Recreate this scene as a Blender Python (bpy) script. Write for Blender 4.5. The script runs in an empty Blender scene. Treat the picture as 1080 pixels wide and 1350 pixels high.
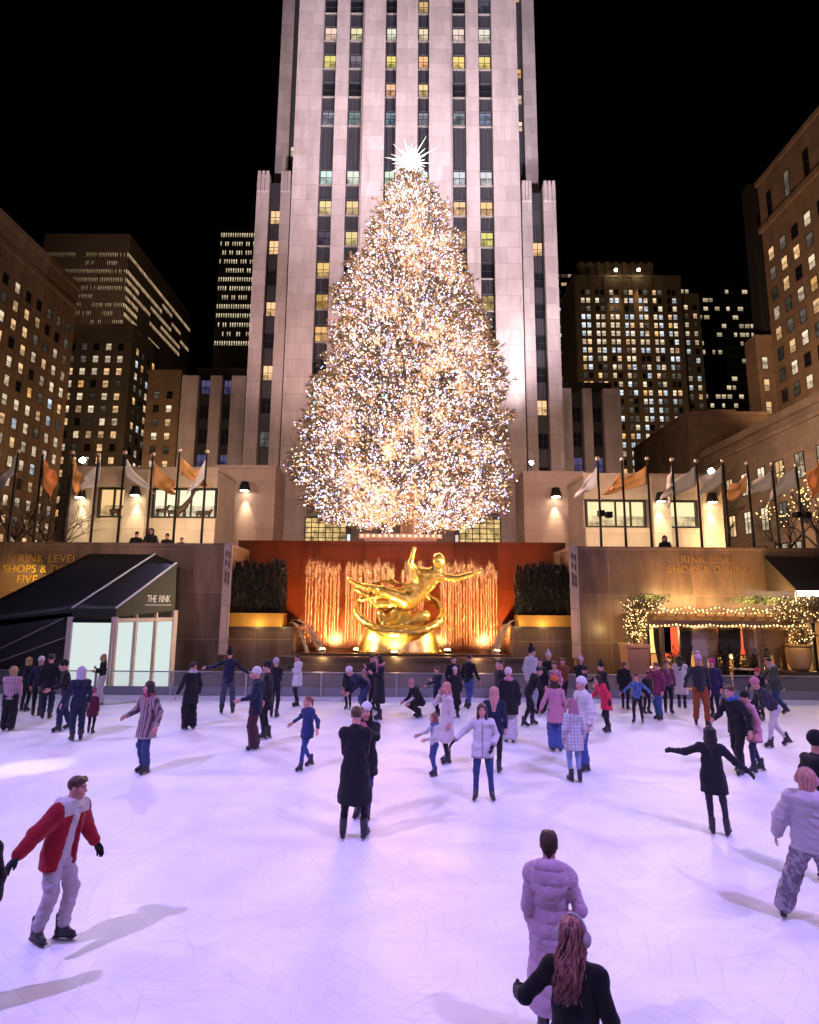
import bpy, math, random
import numpy as np
from mathutils import Vector, Matrix, Euler
random.seed(7)
RNG = np.random.default_rng(11)
S = bpy.context.scene
COL = S.collection
PI = math.pi
rad = math.radians

# ------------------------------------------------------------------ camera
F, CX, CY = 770.0, 540.0, 675.0
CAM = Vector((0, 0, 3.15))
PITCH, ROLL = math.atan(120 / F), rad(0.45)
CR = Euler((PI / 2 + PITCH, 0, 0)).to_matrix() @ Matrix.Rotation(ROLL, 3, 'Z')
cd = bpy.data.cameras.new('camera')
cam = bpy.data.objects.new('camera', cd)
COL.objects.link(cam)
cam.location = CAM
cam.rotation_euler = CR.to_euler()
cd.sensor_fit = 'HORIZONTAL'
cd.sensor_width = 36
cd.lens = 36 * F / 1080
cd.clip_end = 2000
S.camera = cam


def ray(px, py):
    return CR @ Vector(((px - CX) / F, (CY - py) / F, -1))


def at(px, py, Y):
    d = ray(px, py)
    return CAM + d * (Y / d.y)


def gnd(px, py, z=0.0):
    d = ray(px, py)
    return CAM + d * ((z - CAM.z) / d.z)


def px_of(p):
    v = CR.transposed() @ (Vector(p) - CAM)
    return CX + F * v.x / -v.z, CY - F * v.y / -v.z


# ------------------------------------------------------------------ object helpers
def tag(o, label=None, cat=None, group=None, kind=None):
    for k, v in (('label', label), ('category', cat), ('group', group), ('kind', kind)):
        if v:
            o[k] = v
    return o


def empty(name, loc, label=None, cat=None, group=None, rz=0.0):
    o = bpy.data.objects.new(name, None)
    COL.objects.link(o)
    o.location = loc
    o.rotation_euler = (0, 0, rz)
    o.empty_display_size = 0.1
    return tag(o, label, cat, group)


def link(name, me, parent=None, loc=None):
    o = bpy.data.objects.new(name, me)
    COL.objects.link(o)
    if parent is not None:
        o.parent = parent
    if loc is not None:
        o.location = loc
    return o


def np_mesh(name, V, Q, mats=(), smooth=True, mi=None):
    """V (n,3), Q (m,k) all faces k-gons"""
    me = bpy.data.meshes.new(name)
    V = np.asarray(V, dtype=np.float32)
    Q = np.asarray(Q, dtype=np.int32)
    m, k = Q.shape
    me.vertices.add(len(V))
    me.vertices.foreach_set('co', V.ravel())
    me.loops.add(m * k)
    me.loops.foreach_set('vertex_index', Q.ravel())
    me.polygons.add(m)
    me.polygons.foreach_set('loop_start', np.arange(0, m * k, k, dtype=np.int32))
    me.polygons.foreach_set('loop_total', np.full(m, k, dtype=np.int32))
    if smooth:
        me.polygons.foreach_set('use_smooth', np.ones(m, dtype=bool))
    for mt in mats:
        me.materials.append(mt)
    if mi is not None:
        me.polygons.foreach_set('material_index', np.asarray(mi, dtype=np.int32))
    me.update(calc_edges=True)
    return me


class MB:
    def __init__(self, org=(0, 0, 0)):
        self.v, self.f, self.m, self.uv, self.glow = [], [], [], [], []
        self.org = Vector(org)

    def face(self, pts, m=0, uv=None, glow=None):
        n = len(self.v)
        self.v += [tuple(Vector(p) - self.org) for p in pts]
        self.f.append(tuple(range(n, n + len(pts))))
        self.m.append(m)
        self.uv.append(uv)
        self.glow.append(glow)

    def hexa(self, c, m=0):
        """8 corners: bottom 0-3 ccw seen from above, top 4-7"""
        n = len(self.v)
        self.v += [tuple(Vector(p) - self.org) for p in c]
        for q in ((3, 2, 1, 0), (4, 5, 6, 7), (0, 1, 5, 4), (1, 2, 6, 5), (2, 3, 7, 6), (3, 0, 4, 7)):
            self.f.append(tuple(n + i for i in q))
            self.m.append(m)
            self.uv.append(None)
            self.glow.append(None)

    def box(self, x0, x1, y0, y1, z0, z1, m=0):
        self.hexa([(x0, y0, z0), (x1, y0, z0), (x1, y1, z0), (x0, y1, z0),
                   (x0, y0, z1), (x1, y0, z1), (x1, y1, z1), (x0, y1, z1)], m)

    def obox(self, o, u, n, u0, u1, n0, n1, z0, z1, m=0):
        """box in a wall frame: o origin, u along wall, n outward"""
        o, u, n = Vector(o), Vector(u), Vector(n)
        c = []
        pts = [(u0, n1), (u1, n1), (u1, n0), (u0, n0)]
        if u.cross(-n).z < 0:
            pts = pts[::-1]
        for z in (z0, z1):
            for a, b in pts:
                p = o + u * a + n * b
                c.append((p.x, p.y, z))
        self.hexa(c, m)

    def tube(self, pts, r, seg=8, m=0, cap=True):
        pts = [Vector(p) for p in pts]
        rs = r if isinstance(r, (list, tuple)) else [r] * len(pts)
        n0 = len(self.v)
        up = Vector((0.31, 0.17, 0.93))
        for i, p in enumerate(pts):
            t = (pts[min(i + 1, len(pts) - 1)] - pts[max(i - 1, 0)]).normalized()
            a = t.cross(up)
            if a.length < 1e-3:
                a = t.cross(Vector((1, 0, 0)))
            a.normalize()
            b = t.cross(a)
            for k in range(seg):
                an = 2 * PI * k / seg
                q = p + (a * math.cos(an) + b * math.sin(an)) * rs[i] - self.org
                self.v.append(tuple(q))
        for i in range(len(pts) - 1):
            for k in range(seg):
                k2 = (k + 1) % seg
                a0 = n0 + i * seg
                self.f.append((a0 + k, a0 + k2, a0 + seg + k2, a0 + seg + k))
                self.m.append(m); self.uv.append(None); self.glow.append(None)
        if cap:
            self.f.append(tuple(n0 + k for k in range(seg))[::-1])
            self.f.append(tuple(n0 + (len(pts) - 1) * seg + k for k in range(seg)))
            self.m += [m, m]; self.uv += [None, None]; self.glow += [None, None]

    def lathe(self, c, prof, seg=24, m=0):
        """prof list of (r,z) relative to c"""
        c = Vector(c) - self.org
        n0 = len(self.v)
        for r, z in prof:
            for k in range(seg):
                a = 2 * PI * k / seg
                self.v.append((c.x + r * math.cos(a), c.y + r * math.sin(a), c.z + z))
        for i in range(len(prof) - 1):
            for k in range(seg):
                k2 = (k + 1) % seg
                a0 = n0 + i * seg
                self.f.append((a0 + k, a0 + k2, a0 + seg + k2, a0 + seg + k))
                self.m.append(m); self.uv.append(None); self.glow.append(None)
        self.f.append(tuple(n0 + k for k in range(seg))[::-1])
        self.f.append(tuple(n0 + (len(prof) - 1) * seg + k for k in range(seg)))
        self.m += [m, m]; self.uv += [None, None]; self.glow += [None, None]

    def ball(self, c, r, m=0, seg=10, rings=7, sc=(1, 1, 1)):
        c = Vector(c)
        prof = []
        n0 = len(self.v)
        self.lathe((0, 0, 0), [(r * math.sin(PI * max(.02, min(.98, i / rings))), -r * math.cos(PI * i / rings)) for i in range(rings + 1)], seg, m)
        for i in range(n0, len(self.v)):
            p = Vector(self.v[i]) + self.org
            self.v[i] = tuple(Vector((p.x * sc[0], p.y * sc[1], p.z * sc[2])) + c - self.org)

    def build(self, name, mats, parent=None, smooth=False, loc=None):
        me = bpy.data.meshes.new(name)
        me.from_pydata(self.v, [], self.f)
        if not isinstance(mats, (list, tuple)):
            mats = [mats]
        for mt in mats:
            me.materials.append(mt)
        me.polygons.foreach_set('material_index', self.m)
        if smooth:
            me.polygons.foreach_set('use_smooth', [True] * len(self.f))
        if any(u is not None for u in self.uv):
            ul = me.uv_layers.new(name='UVMap')
            i = 0
            for f, u in zip(self.f, self.uv):
                for k in range(len(f)):
                    if u is not None:
                        ul.data[i].uv = u[k]
                    i += 1
        if any(g is not None for g in self.glow):
            ca = me.color_attributes.new('glow', 'FLOAT_COLOR', 'CORNER')
            i = 0
            for f, g in zip(self.f, self.glow):
                for k in range(len(f)):
                    ca.data[i].color = g if g is not None else (0, 0, 0, 1)
                    i += 1
        me.update()
        org = self.org
        o = link(name, me, parent)
        o.location = org if loc is None else loc
        return o


# ------------------------------------------------------------------ materials
MATS = {}


def nodes(name):
    m = bpy.data.materials.new(name)
    m.use_nodes = True
    nt = m.node_tree
    return m, nt, nt.nodes['Principled BSDF'], nt.links


def N(nt, t, **kw):
    n = nt.nodes.new(t)
    for k, v in kw.items():
        if k in n.inputs:
            n.inputs[k].default_value = v
        else:
            setattr(n, k, v)
    return n


def c4(c, k=1.0):
    return (c[0] * k, c[1] * k, c[2] * k, 1)


def plain(name, col, rough=.6, metal=0.0, var=.12, scale=6.0, bump=.0, bscale=60.0, spec=.5, coat=0.0, sheen=0.0):
    """noise-varied principled surface"""
    if name in MATS:
        return MATS[name]
    m, nt, b, L = nodes(name)
    tc = N(nt, 'ShaderNodeTexCoord')
    no = N(nt, 'ShaderNodeTexNoise', Scale=scale, Detail=5.0, Roughness=.6)
    L.new(tc.outputs['Object'], no.inputs['Vector'])
    mx = N(nt, 'ShaderNodeMix', data_type='RGBA')
    mx.inputs[6].default_value = c4(col, 1 - var)
    mx.inputs[7].default_value = c4([min(1, c) for c in col], 1 + var)
    L.new(no.outputs['Fac'], mx.inputs[0])
    L.new(mx.outputs[2], b.inputs['Base Color'])
    b.inputs['Roughness'].default_value = rough
    b.inputs['Metallic'].default_value = metal
    b.inputs['Specular IOR Level'].default_value = spec
    if coat:
        b.inputs['Coat Weight'].default_value = coat
    if sheen:
        b.inputs['Sheen Weight'].default_value = sheen
    if bump:
        n2 = N(nt, 'ShaderNodeTexNoise', Scale=bscale, Detail=4.0)
        L.new(tc.outputs['Object'], n2.inputs['Vector'])
        bp = N(nt, 'ShaderNodeBump', Strength=bump, Distance=.02)
        L.new(n2.outputs['Fac'], bp.inputs['Height'])
        L.new(bp.outputs['Normal'], b.inputs['Normal'])
    MATS[name] = m
    return m


def stone(name, col, bw=2.0, bh=1.0, joint=.02, var=.25, rough=.75, stain=.35, vec='XZ', jointcol=.55, spec=.3, off=.5, ss=.35):
    """ashlar stone: brick texture joints, per-block tone, weather stains.  vec = which object axes run along the wall"""
    if name in MATS:
        return MATS[name]
    m, nt, b, L = nodes(name)
    tc = N(nt, 'ShaderNodeTexCoord')
    sx = N(nt, 'ShaderNodeSeparateXYZ')
    L.new(tc.outputs['Object'], sx.inputs[0])
    cb = N(nt, 'ShaderNodeCombineXYZ')
    if vec == 'SUM':
        ad = N(nt, 'ShaderNodeMath', operation='ADD')
        L.new(sx.outputs['X'], ad.inputs[0]); L.new(sx.outputs['Y'], ad.inputs[1])
        L.new(ad.outputs[0], cb.inputs['X'])
    else:
        L.new(sx.outputs[vec[0]], cb.inputs['X'])
    L.new(sx.outputs[vec[1] if vec != 'SUM' else 'Z'], cb.inputs['Y'])
    br = N(nt, 'ShaderNodeTexBrick', Scale=1.0)
    br.offset = off
    br.inputs['Mortar Size'].default_value = joint
    br.inputs['Mortar Smooth'].default_value = .3
    br.inputs['Brick Width'].default_value = bw
    br.inputs['Row Height'].default_value = bh
    br.inputs['Color1'].default_value = c4(col, 1 - var)
    br.inputs['Color2'].default_value = c4(col, 1 + var * .6)
    br.inputs['Mortar'].default_value = c4(col, jointcol)
    L.new(cb.outputs[0], br.inputs['Vector'])
    no = N(nt, 'ShaderNodeTexNoise', Scale=ss, Detail=9.0, Roughness=.72, Distortion=.5)
    mp = N(nt, 'ShaderNodeMapping')
    mp.inputs['Scale'].default_value = (1.6, 1.6, .45)
    L.new(tc.outputs['Object'], mp.inputs[0]); L.new(mp.outputs[0], no.inputs['Vector'])
    rp = N(nt, 'ShaderNodeMapRange')
    rp.inputs['From Min'].default_value = .3; rp.inputs['From Max'].default_value = .7
    rp.inputs['To Min'].default_value = 1 - stain; rp.inputs['To Max'].default_value = 1.1
    L.new(no.outputs['Fac'], rp.inputs['Value'])
    n2 = N(nt, 'ShaderNodeTexNoise', Scale=14.0, Detail=6.0, Roughness=.7)
    L.new(tc.outputs['Object'], n2.inputs['Vector'])
    r2 = N(nt, 'ShaderNodeMapRange')
    r2.inputs['To Min'].default_value = .8; r2.inputs['To Max'].default_value = 1.2
    L.new(n2.outputs['Fac'], r2.inputs['Value'])
    mu = N(nt, 'ShaderNodeMath', operation='MULTIPLY')
    L.new(rp.outputs[0], mu.inputs[0]); L.new(r2.outputs[0], mu.inputs[1])
    mx = N(nt, 'ShaderNodeVectorMath', operation='SCALE')
    L.new(br.outputs['Color'], mx.inputs[0]); L.new(mu.outputs[0], mx.inputs['Scale'])
    L.new(mx.outputs[0], b.inputs['Base Color'])
    b.inputs['Roughness'].default_value = rough
    b.inputs['Specular IOR Level'].default_value = spec
    bp = N(nt, 'ShaderNodeBump', Strength=.35, Distance=.03)
    iv = N(nt, 'ShaderNodeMath', operation='SUBTRACT')
    iv.inputs[0].default_value = 1.0
    L.new(br.outputs['Fac'], iv.inputs[1])
    a2 = N(nt, 'ShaderNodeMath', operation='MULTIPLY_ADD')
    L.new(n2.outputs['Fac'], a2.inputs[0]); a2.inputs[1].default_value = .3
    L.new(iv.outputs[0], a2.inputs[2])
    L.new(a2.outputs[0], bp.inputs['Height'])
    L.new(bp.outputs['Normal'], b.inputs['Normal'])
    MATS[name] = m
    return m


def glow(name, col, strength):
    if name in MATS:
        return MATS[name]
    m = bpy.data.materials.new(name)
    m.use_nodes = True
    nt = m.node_tree
    nt.nodes.remove(nt.nodes['Principled BSDF'])
    e = N(nt, 'ShaderNodeEmission')
    e.inputs['Color'].default_value = c4(col)
    e.inputs['Strength'].default_value = strength
    nt.links.new(e.outputs[0], nt.nodes['Material Output'].inputs[0])
    MATS[name] = m
    return m


def window_glow():
    """lit room behind a pane: corner colour 'glow' (alpha = blind height), uv inside the pane"""
    m = bpy.data.materials.new('lit_room_pane')
    m.use_nodes = True
    nt = m.node_tree
    L = nt.links
    nt.nodes.remove(nt.nodes['Principled BSDF'])
    at_ = N(nt, 'ShaderNodeAttribute', attribute_name='glow')
    uv = N(nt, 'ShaderNodeUVMap')
    sx = N(nt, 'ShaderNodeSeparateXYZ')
    L.new(uv.outputs[0], sx.inputs[0])
    fr = N(nt, 'ShaderNodeMath', operation='FRACT'); L.new(sx.outputs['Y'], fr.inputs[0])
    gt = N(nt, 'ShaderNodeMath', operation='GREATER_THAN')
    L.new(fr.outputs[0], gt.inputs[0]); L.new(at_.outputs['Alpha'], gt.inputs[1])
    geo = N(nt, 'ShaderNodeNewGeometry')
    no = N(nt, 'ShaderNodeTexNoise', Scale=1.3, Detail=3.0, Roughness=.6)
    L.new(geo.outputs['Position'], no.inputs['Vector'])
    rp = N(nt, 'ShaderNodeMapRange')
    rp.inputs['From Min'].default_value = .32; rp.inputs['From Max'].default_value = .68
    rp.inputs['To Min'].default_value = .18; rp.inputs['To Max'].default_value = .95
    L.new(no.outputs['Fac'], rp.inputs['Value'])
    mx = N(nt, 'ShaderNodeMix', data_type='FLOAT')
    L.new(gt.outputs[0], mx.inputs[0]); L.new(rp.outputs[0], mx.inputs[2]); mx.inputs[3].default_value = 1.0
    e = N(nt, 'ShaderNodeEmission')
    L.new(at_.outputs['Color'], e.inputs['Color']); L.new(mx.outputs[0], e.inputs['Strength'])
    L.new(e.outputs[0], nt.nodes['Material Output'].inputs[0])
    return m


M = {}
M['room'] = window_glow()
M['dark_glass'] = plain('dark_glass', (.012, .013, .018), .12, 0, .3, 1.5, spec=.6)
M['frame'] = plain('window_frame_metal', (.03, .028, .028), .5, .4)
M['frame_pale'] = plain('window_frame_pale', (.22, .19, .17), .6)
M['black_metal'] = plain('black_metal', (.015, .015, .016), .45, .6)
M['steel'] = plain('brushed_steel', (.55, .55, .58), .35, .9, .1)
M['limestone'] = stone('tower_limestone', (.40, .335, .325), 3.4, 2.3, .03, .13, .8, .28, 'XZ', .62)
M['limestone_side'] = stone('pavilion_limestone', (.42, .35, .29), 2.4, 1.15, .02, .1, .8, .18, 'SUM', .7)
M['pinkstone'] = stone('pink_limestone', (.43, .31, .27), 3.2, 1.35, .02, .12, .8, .2, 'SUM', .65)
M['brownbrick'] = stone('brown_masonry', (.22, .145, .095), 1.6, .8, .02, .15, .85, .3, 'SUM', .7)
M['greybrick'] = stone('grey_masonry', (.13, .105, .085), 1.6, .8, .02, .15, .85, .3, 'SUM', .7)
M['fin_tower'] = plain('finned_cladding', (.12, .095, .075), .6, 0, .2)
M['darktower'] = plain('dark_cladding', (.03, .027, .025), .5, .2)
M['redgranite'] = stone('red_granite', (.12, .030, .012), 1.9, 1.25, .008, .25, .2, .5, 'XZ', .6, .5, 0.0)
M['granite'] = stone('brown_granite', (.22, .135, .085), 3.2, 1.75, .02, .2, .34, .72, 'SUM', 1.5, .5, 0.0, .55)
M['granite_dark'] = stone('dark_granite', (.085, .06, .045), 1.6, .35, .01, .2, .3, .3, 'SUM', .6, .5)
M['paving'] = stone('plaza_paving', (.16, .14, .13), .9, .9, .02, .15, .6, .3, 'XY', .6)
M['spandrel'] = plain('spandrel_metal', (.075, .072, .085), .45, .35, .3, 3.0)
M['foliage'] = plain('needle_foliage', (.05, .075, .035), .7, 0, .5, 9.0)
M['spruce'] = plain('spruce_needles', (.12, .10, .058), .65, 0, .35, 9.0)
M['hedge'] = plain('hedge_foliage', (.014, .019, .009), .7, 0, .5, 9.0)
M['leaf_gold'] = plain('autumn_leaf', (.12, .085, .025), .6, 0, .5, 9.0)
M['bark'] = plain('bark', (.05, .035, .025), .9, 0, .4, 12, .5)
M['gold'] = plain('gilded_bronze', (.86, .52, .12), .25, .86, .2, 4.0, .25, 9.0)
M['fabric_black'] = plain('tent_fabric', (.012, .011, .011), .55, 0, .4, 1.2, .25, 3.0)
M['white_paint'] = plain('white_paint', (.72, .68, .66), .5)


def spot(name, loc, target, energy, col, size=60, blend=.5, radius=.15):
    l = bpy.data.lights.new(name, 'SPOT')
    l.energy = energy; l.color = col; l.spot_size = rad(size); l.spot_blend = blend
    l.shadow_soft_size = radius
    o = bpy.data.objects.new(name, l)
    COL.objects.link(o)
    o.location = loc
    o.rotation_euler = (Vector(target) - Vector(loc)).to_track_quat('-Z', 'Y').to_euler()
    return o


def point(name, loc, energy, col, radius=.2):
    l = bpy.data.lights.new(name, 'POINT')
    l.energy = energy; l.color = col; l.shadow_soft_size = radius
    o = bpy.data.objects.new(name, l)
    COL.objects.link(o)
    o.location = loc
    return o


# ------------------------------------------------------------------ world / view
w = bpy.data.worlds.new('World')
S.world = w
w.use_nodes = True
nt = w.node_tree
sky = N(nt, 'ShaderNodeTexSky', sky_type='NISHITA')
sky.sun_disc = False
sky.sun_elevation = rad(-6)
sky.sun_rotation = rad(200)
nt.links.new(sky.outputs[0], nt.nodes['Background'].inputs[0])
nt.nodes['Background'].inputs[1].default_value = .02
vs = S.view_settings
vs.view_transform = 'Standard'; vs.look = 'None'; vs.exposure = 0; vs.gamma = 1
vs.use_curve_mapping = False
cy = S.cycles
cy.use_denoising = True
cy.max_bounces = 6
cy.diffuse_bounces = 3
cy.glossy_bounces = 3
cy.transparent_max_bounces = 12
cy.sample_clamp_indirect = 3.0
cy.caustics_reflective = False
cy.caustics_refractive = False
try:
    cy.use_light_tree = True
except Exception:
    pass
# ================================================================== BUILDINGS
WARM, PALE, COOL, AMBER = (1.0, .61, .30), (1.0, .78, .53), (.82, .92, 1.0), (1.0, .55, .18)
PLAZA = 4.4


def lit_col(rng, k=1.0, mix=(.45, .35, .1, .1)):
    c = rng.choices((WARM, PALE, COOL, AMBER), mix)[0]
    s = k * rng.uniform(.55, 1.35)
    return (c[0] * s, c[1] * s, c[2] * s)


def one_window(w, org, parent, mb=None):
    """w: o,u,n,u0,u1,z0,z1,lit,blind,bars,fm"""
    own = mb is None
    if own:
        mb = MB(org)
    o, u, n = w['o'], w['u'], w['n']
    u0, u1, z0, z1 = w['u0'], w['u1'], w['z0'], w['z1']
    t = w.get('t', .09)
    d = w.get('d', .06)
    fm = 1
    # frame: four bars
    mb.obox(o, u, n, u0, u0 + t, .002, d, z0, z1, fm)
    mb.obox(o, u, n, u1 - t, u1, .002, d, z0, z1, fm)
    mb.obox(o, u, n, u0 + t, u1 - t, .002, d, z0, z0 + t, fm)
    mb.obox(o, u, n, u0 + t, u1 - t, .002, d, z1 - t, z1, fm)
    bu, bz = w.get('bars', (1, 1))
    tt = t * .7
    for i in range(bu):
        c = u0 + (u1 - u0) * (i + 1) / (bu + 1)
        mb.obox(o, u, n, c - tt / 2, c + tt / 2, .002, d * .8, z0 + t, z1 - t, fm)
    for i in range(bz):
        c = z0 + (z1 - z0) * (i + 1) / (bz + 1)
        mb.obox(o, u, n, u0 + t, u1 - t, .002, d * .7, c - tt / 2, c + tt / 2, fm)
    a, b, n2 = o + u * (u0 + t) + n * .015, o + u * (u1 - t) + n * .015, n
    pts = [(a.x, a.y, z0 + t), (b.x, b.y, z0 + t), (b.x, b.y, z1 - t), (a.x, a.y, z1 - t)]
    uv = [(0, .001), (1, .001), (1, .999), (0, .999)]
    if u.cross(Vector((0, 0, 1))).dot(n) < 0:
        pts, uv = pts[::-1], uv[::-1]
    if w['lit']:
        mb.face(pts, 0, uv, (*w['lit'], w.get('blind', .6)))
    else:
        mb.face(pts, 2)
    if own:
        return mb.build('window', [M['room'], w.get('fm', M['frame']), M['dark_glass']], parent, loc=(0, 0, 0))


def put_windows(parent, ws, maxn=100, hide=None):
    """the largest in the picture as parts of their own, the rest as one part"""
    org = parent.location.copy()

    def score(w):
        c = w['o'] + w['u'] * ((w['u0'] + w['u1']) / 2)
        c.z = (w['z0'] + w['z1']) / 2
        v = CR.transposed() @ (c - CAM)
        if v.z > -1:
            return -1
        x, y = CX + F * v.x / -v.z, CY - F * v.y / -v.z
        if not (-5 < x < 1085 and -5 < y < 1355) or (hide and hide(x, y)):
            return -1
        view = (CAM - c).normalized()
        return (w['u1'] - w['u0']) * (w['z1'] - w['z0']) * abs(view.dot(w['n'])) / (v.z * v.z)
    sc = sorted(((score(w), i) for i, w in enumerate(ws)), reverse=True)
    k = 0
    rest = MB(org)
    nrest = 0
    for s_, i in sc:
        if s_ > 0 and k < maxn:
            one_window(ws[i], org, parent)
            k += 1
        elif s_ > 0:
            one_window(ws[i], org, parent, rest)
            nrest += 1
    if nrest:
        o = rest.build('window_grid', [M['room'], M['frame'], M['dark_glass']], parent, loc=(0, 0, 0))
        o['kind'] = 'stuff'


def facade(o, u, n, length, z0, z1, du, dz, ww, wh, rng, plit, k=1.0, u_off=None, skip=None, pair=False, mix=(.45, .35, .1, .1), t=.09, bars=(0, 1), litrow=None, d=.06):
    """list of windows in a wall"""
    out = []
    o, u, n = Vector(o), Vector(u), Vector(n)
    nu = int((length - .4) / du)
    off = (length - nu * du) / 2 if u_off is None else u_off
    nz = int((z1 - z0) / dz)
    for r in range(nz):
        p = plit if litrow is None else litrow(r, nz)
        for c in range(nu):
            if skip and skip(c, r, nu, nz):
                continue
            uc = off + (c + .5) * du
            zz = z0 + r * dz
            spans = [(uc - ww / 2, uc + ww / 2)] if not pair else [(uc - ww - .25, uc - .25), (uc + .25, uc + ww + .25)]
            for a, b in spans:
                lit = lit_col(rng, k, mix) if rng.random() < p else None
                if lit is None and rng.random() < .55:      # unlit pane: outside light on its blind put in as faint glow
                    g = rng.uniform(.03, .16) * k
                    lit = (g, g * .84, g * .66)
                out.append(dict(o=o, u=u, n=n, u0=a, u1=b, z0=zz, z1=zz + wh, lit=lit, blind=rng.choice((.5, .55, .75, .99)), bars=bars, t=t, d=d))
    return out


UX, UY = Vector((1, 0, 0)), Vector((0, 1, 0))
NF, NR, NL = Vector((0, -1, 0)), Vector((1, 0, 0)), Vector((-1, 0, 0))


def block(mb, x0, x1, y0, y1, z0, z1, m=0, cornice=0.0):
    mb.box(x0, x1, y0, y1, z0, z1, m)
    if cornice:
        mb.box(x0 - cornice, x1 + cornice, y0 - cornice, y1 + cornice, z1, z1 + cornice * 2.2, m)


# ---- central limestone skyscraper ---------------------------------------------------------
TY = 72.0
tc_x = at(535.5, 240, TY).x
tower = empty('skyscraper', (tc_x, TY, PLAZA), 'floodlit pale limestone skyscraper with vertical piers behind the lit tree', 'skyscraper')
TO = Vector((tc_x, TY, PLAZA))
ZT = 178.0


def tw(x0, x1, y0, y1, z0, z1, name, mat, extra=None):
    mb = MB(TO)
    mb.box(tc_x + x0, tc_x + x1, TY + y0, TY + y1, z0, z1)
    if extra:
        extra(mb)
    return mb.build(name, mat, tower, loc=(0, 0, 0))


tw(-15.5, 15.5, 1.4, 24, PLAZA, ZT, 'wall', M['darktower'])
STR = [(10.1, 12.0), (6.4, 8.3), (1.5, 3.1)]
for s in (-1, 1):
    for a, b, y0 in ((12.0, 15.6, 0), (8.3, 10.1, 0)):
        x0, x1 = sorted((s * a, s * b))
        tw(x0, x1, y0, 1.4 if a < 11 else 24, PLAZA, ZT, 'pier', M['limestone'])
    x0, x1 = sorted((s * 3.1, s * 6.05))

    def ex(mb, s=s):
        a, b = sorted((s * 6.05, s * 6.4))
        mb.box(tc_x + a, tc_x + b, TY + .02, TY + 1.4, PLAZA, ZT)
    tw(x0, x1, -.75, 1.4, PLAZA, ZT, 'pier', M['limestone'], ex)
tw(-1.5, 1.5, -.75, 1.4, PLAZA, ZT, 'pier', M['limestone'])

floors = [56.6 + 4.6 * k for k in range(-11, 27)]


def state(k, col, rng):
    """lit colour or None for floor k (0 = the yellow row beside the tree top)"""
    if k == 0:
        return (1.15, .70, .36), .55
    if k == 1:
        return (.80, .97, .95), .5
    if k == 3:
        return ((.30, .33, .40), .8)
    if k == 4:
        return ((1.15, .70, .36), .5) if abs(col) == 3 and rng.random() < .8 else (None, 1)
    if k == 5:
        return ((1.0, .68, .26), .45) if rng.random() < .75 else ((.25, .2, .3), .7)
    if k == 6:
        return (1.0, .84, .62), .45
    if k == -1 and col in (-2, 1):
        return (1.0, .70, .30), .5
    r = rng.random()
    if r < .3:
        return lit_col(rng, .9), rng.choice((.4, .6, .99))
    if r < .5:
        return (.10, .09, .13), .7
    return None, 1


rng = random.Random(5)
ws = []
for ci, (a, b) in enumerate(STR):
    for s in (-1, 1):
        x0, x1 = sorted((s * a, s * b))
        mb = MB(TO)
        mb.box(tc_x + x0 + .002, tc_x + x1 - .002, TY + .75, TY + 1.39, PLAZA, ZT)
        # vertical ribs of the metal spandrels, window heights left free
        nr = 7
        for k, zc in enumerate(floors):
            kk = k - 11
            top = zc + 3.5 if kk != 1 else zc + 8.1
            if kk == 2:
                continue
            for i in range(nr):
                xx = x0 + (x1 - x0) * (i + .5) / nr
                w_ = .05 if i % 2 else .09
                mb.box(tc_x + xx - w_, tc_x + xx + w_, TY + .60, TY + .749, zc + 1.15, top, 0)
            mb.box(tc_x + x0 + .003, tc_x + x1 - .003, TY + .56, TY + .748, zc + 1.13, zc + 1.3, 0)
            if kk != 2:
                mb.box(tc_x + x0 + .003, tc_x + x1 - .003, TY + .5, TY + .747, zc - 1.3, zc - 1.12, 1)
        mb.build('spandrel_panel', [M['spandrel'], M['frame_pale']], tower, loc=(0, 0, 0))
        for k, zc in enumerate(floors):
            kk = k - 11
            if kk == 2:
                continue
            lit, bl = state(kk, s * (ci + 1), rng)
            if lit:
                lit = tuple(c * rng.uniform(.8, 1.15) for c in lit)
            ws.append(dict(o=Vector((tc_x, TY + .745, 0)), u=UX, n=NF, u0=x0 + .08, u1=x1 - .08, z0=zc - 1.1, z1=zc + 1.1, lit=lit, blind=bl + rng.uniform(-.1, .1), bars=(1, 1), t=.09, d=.1))
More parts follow.
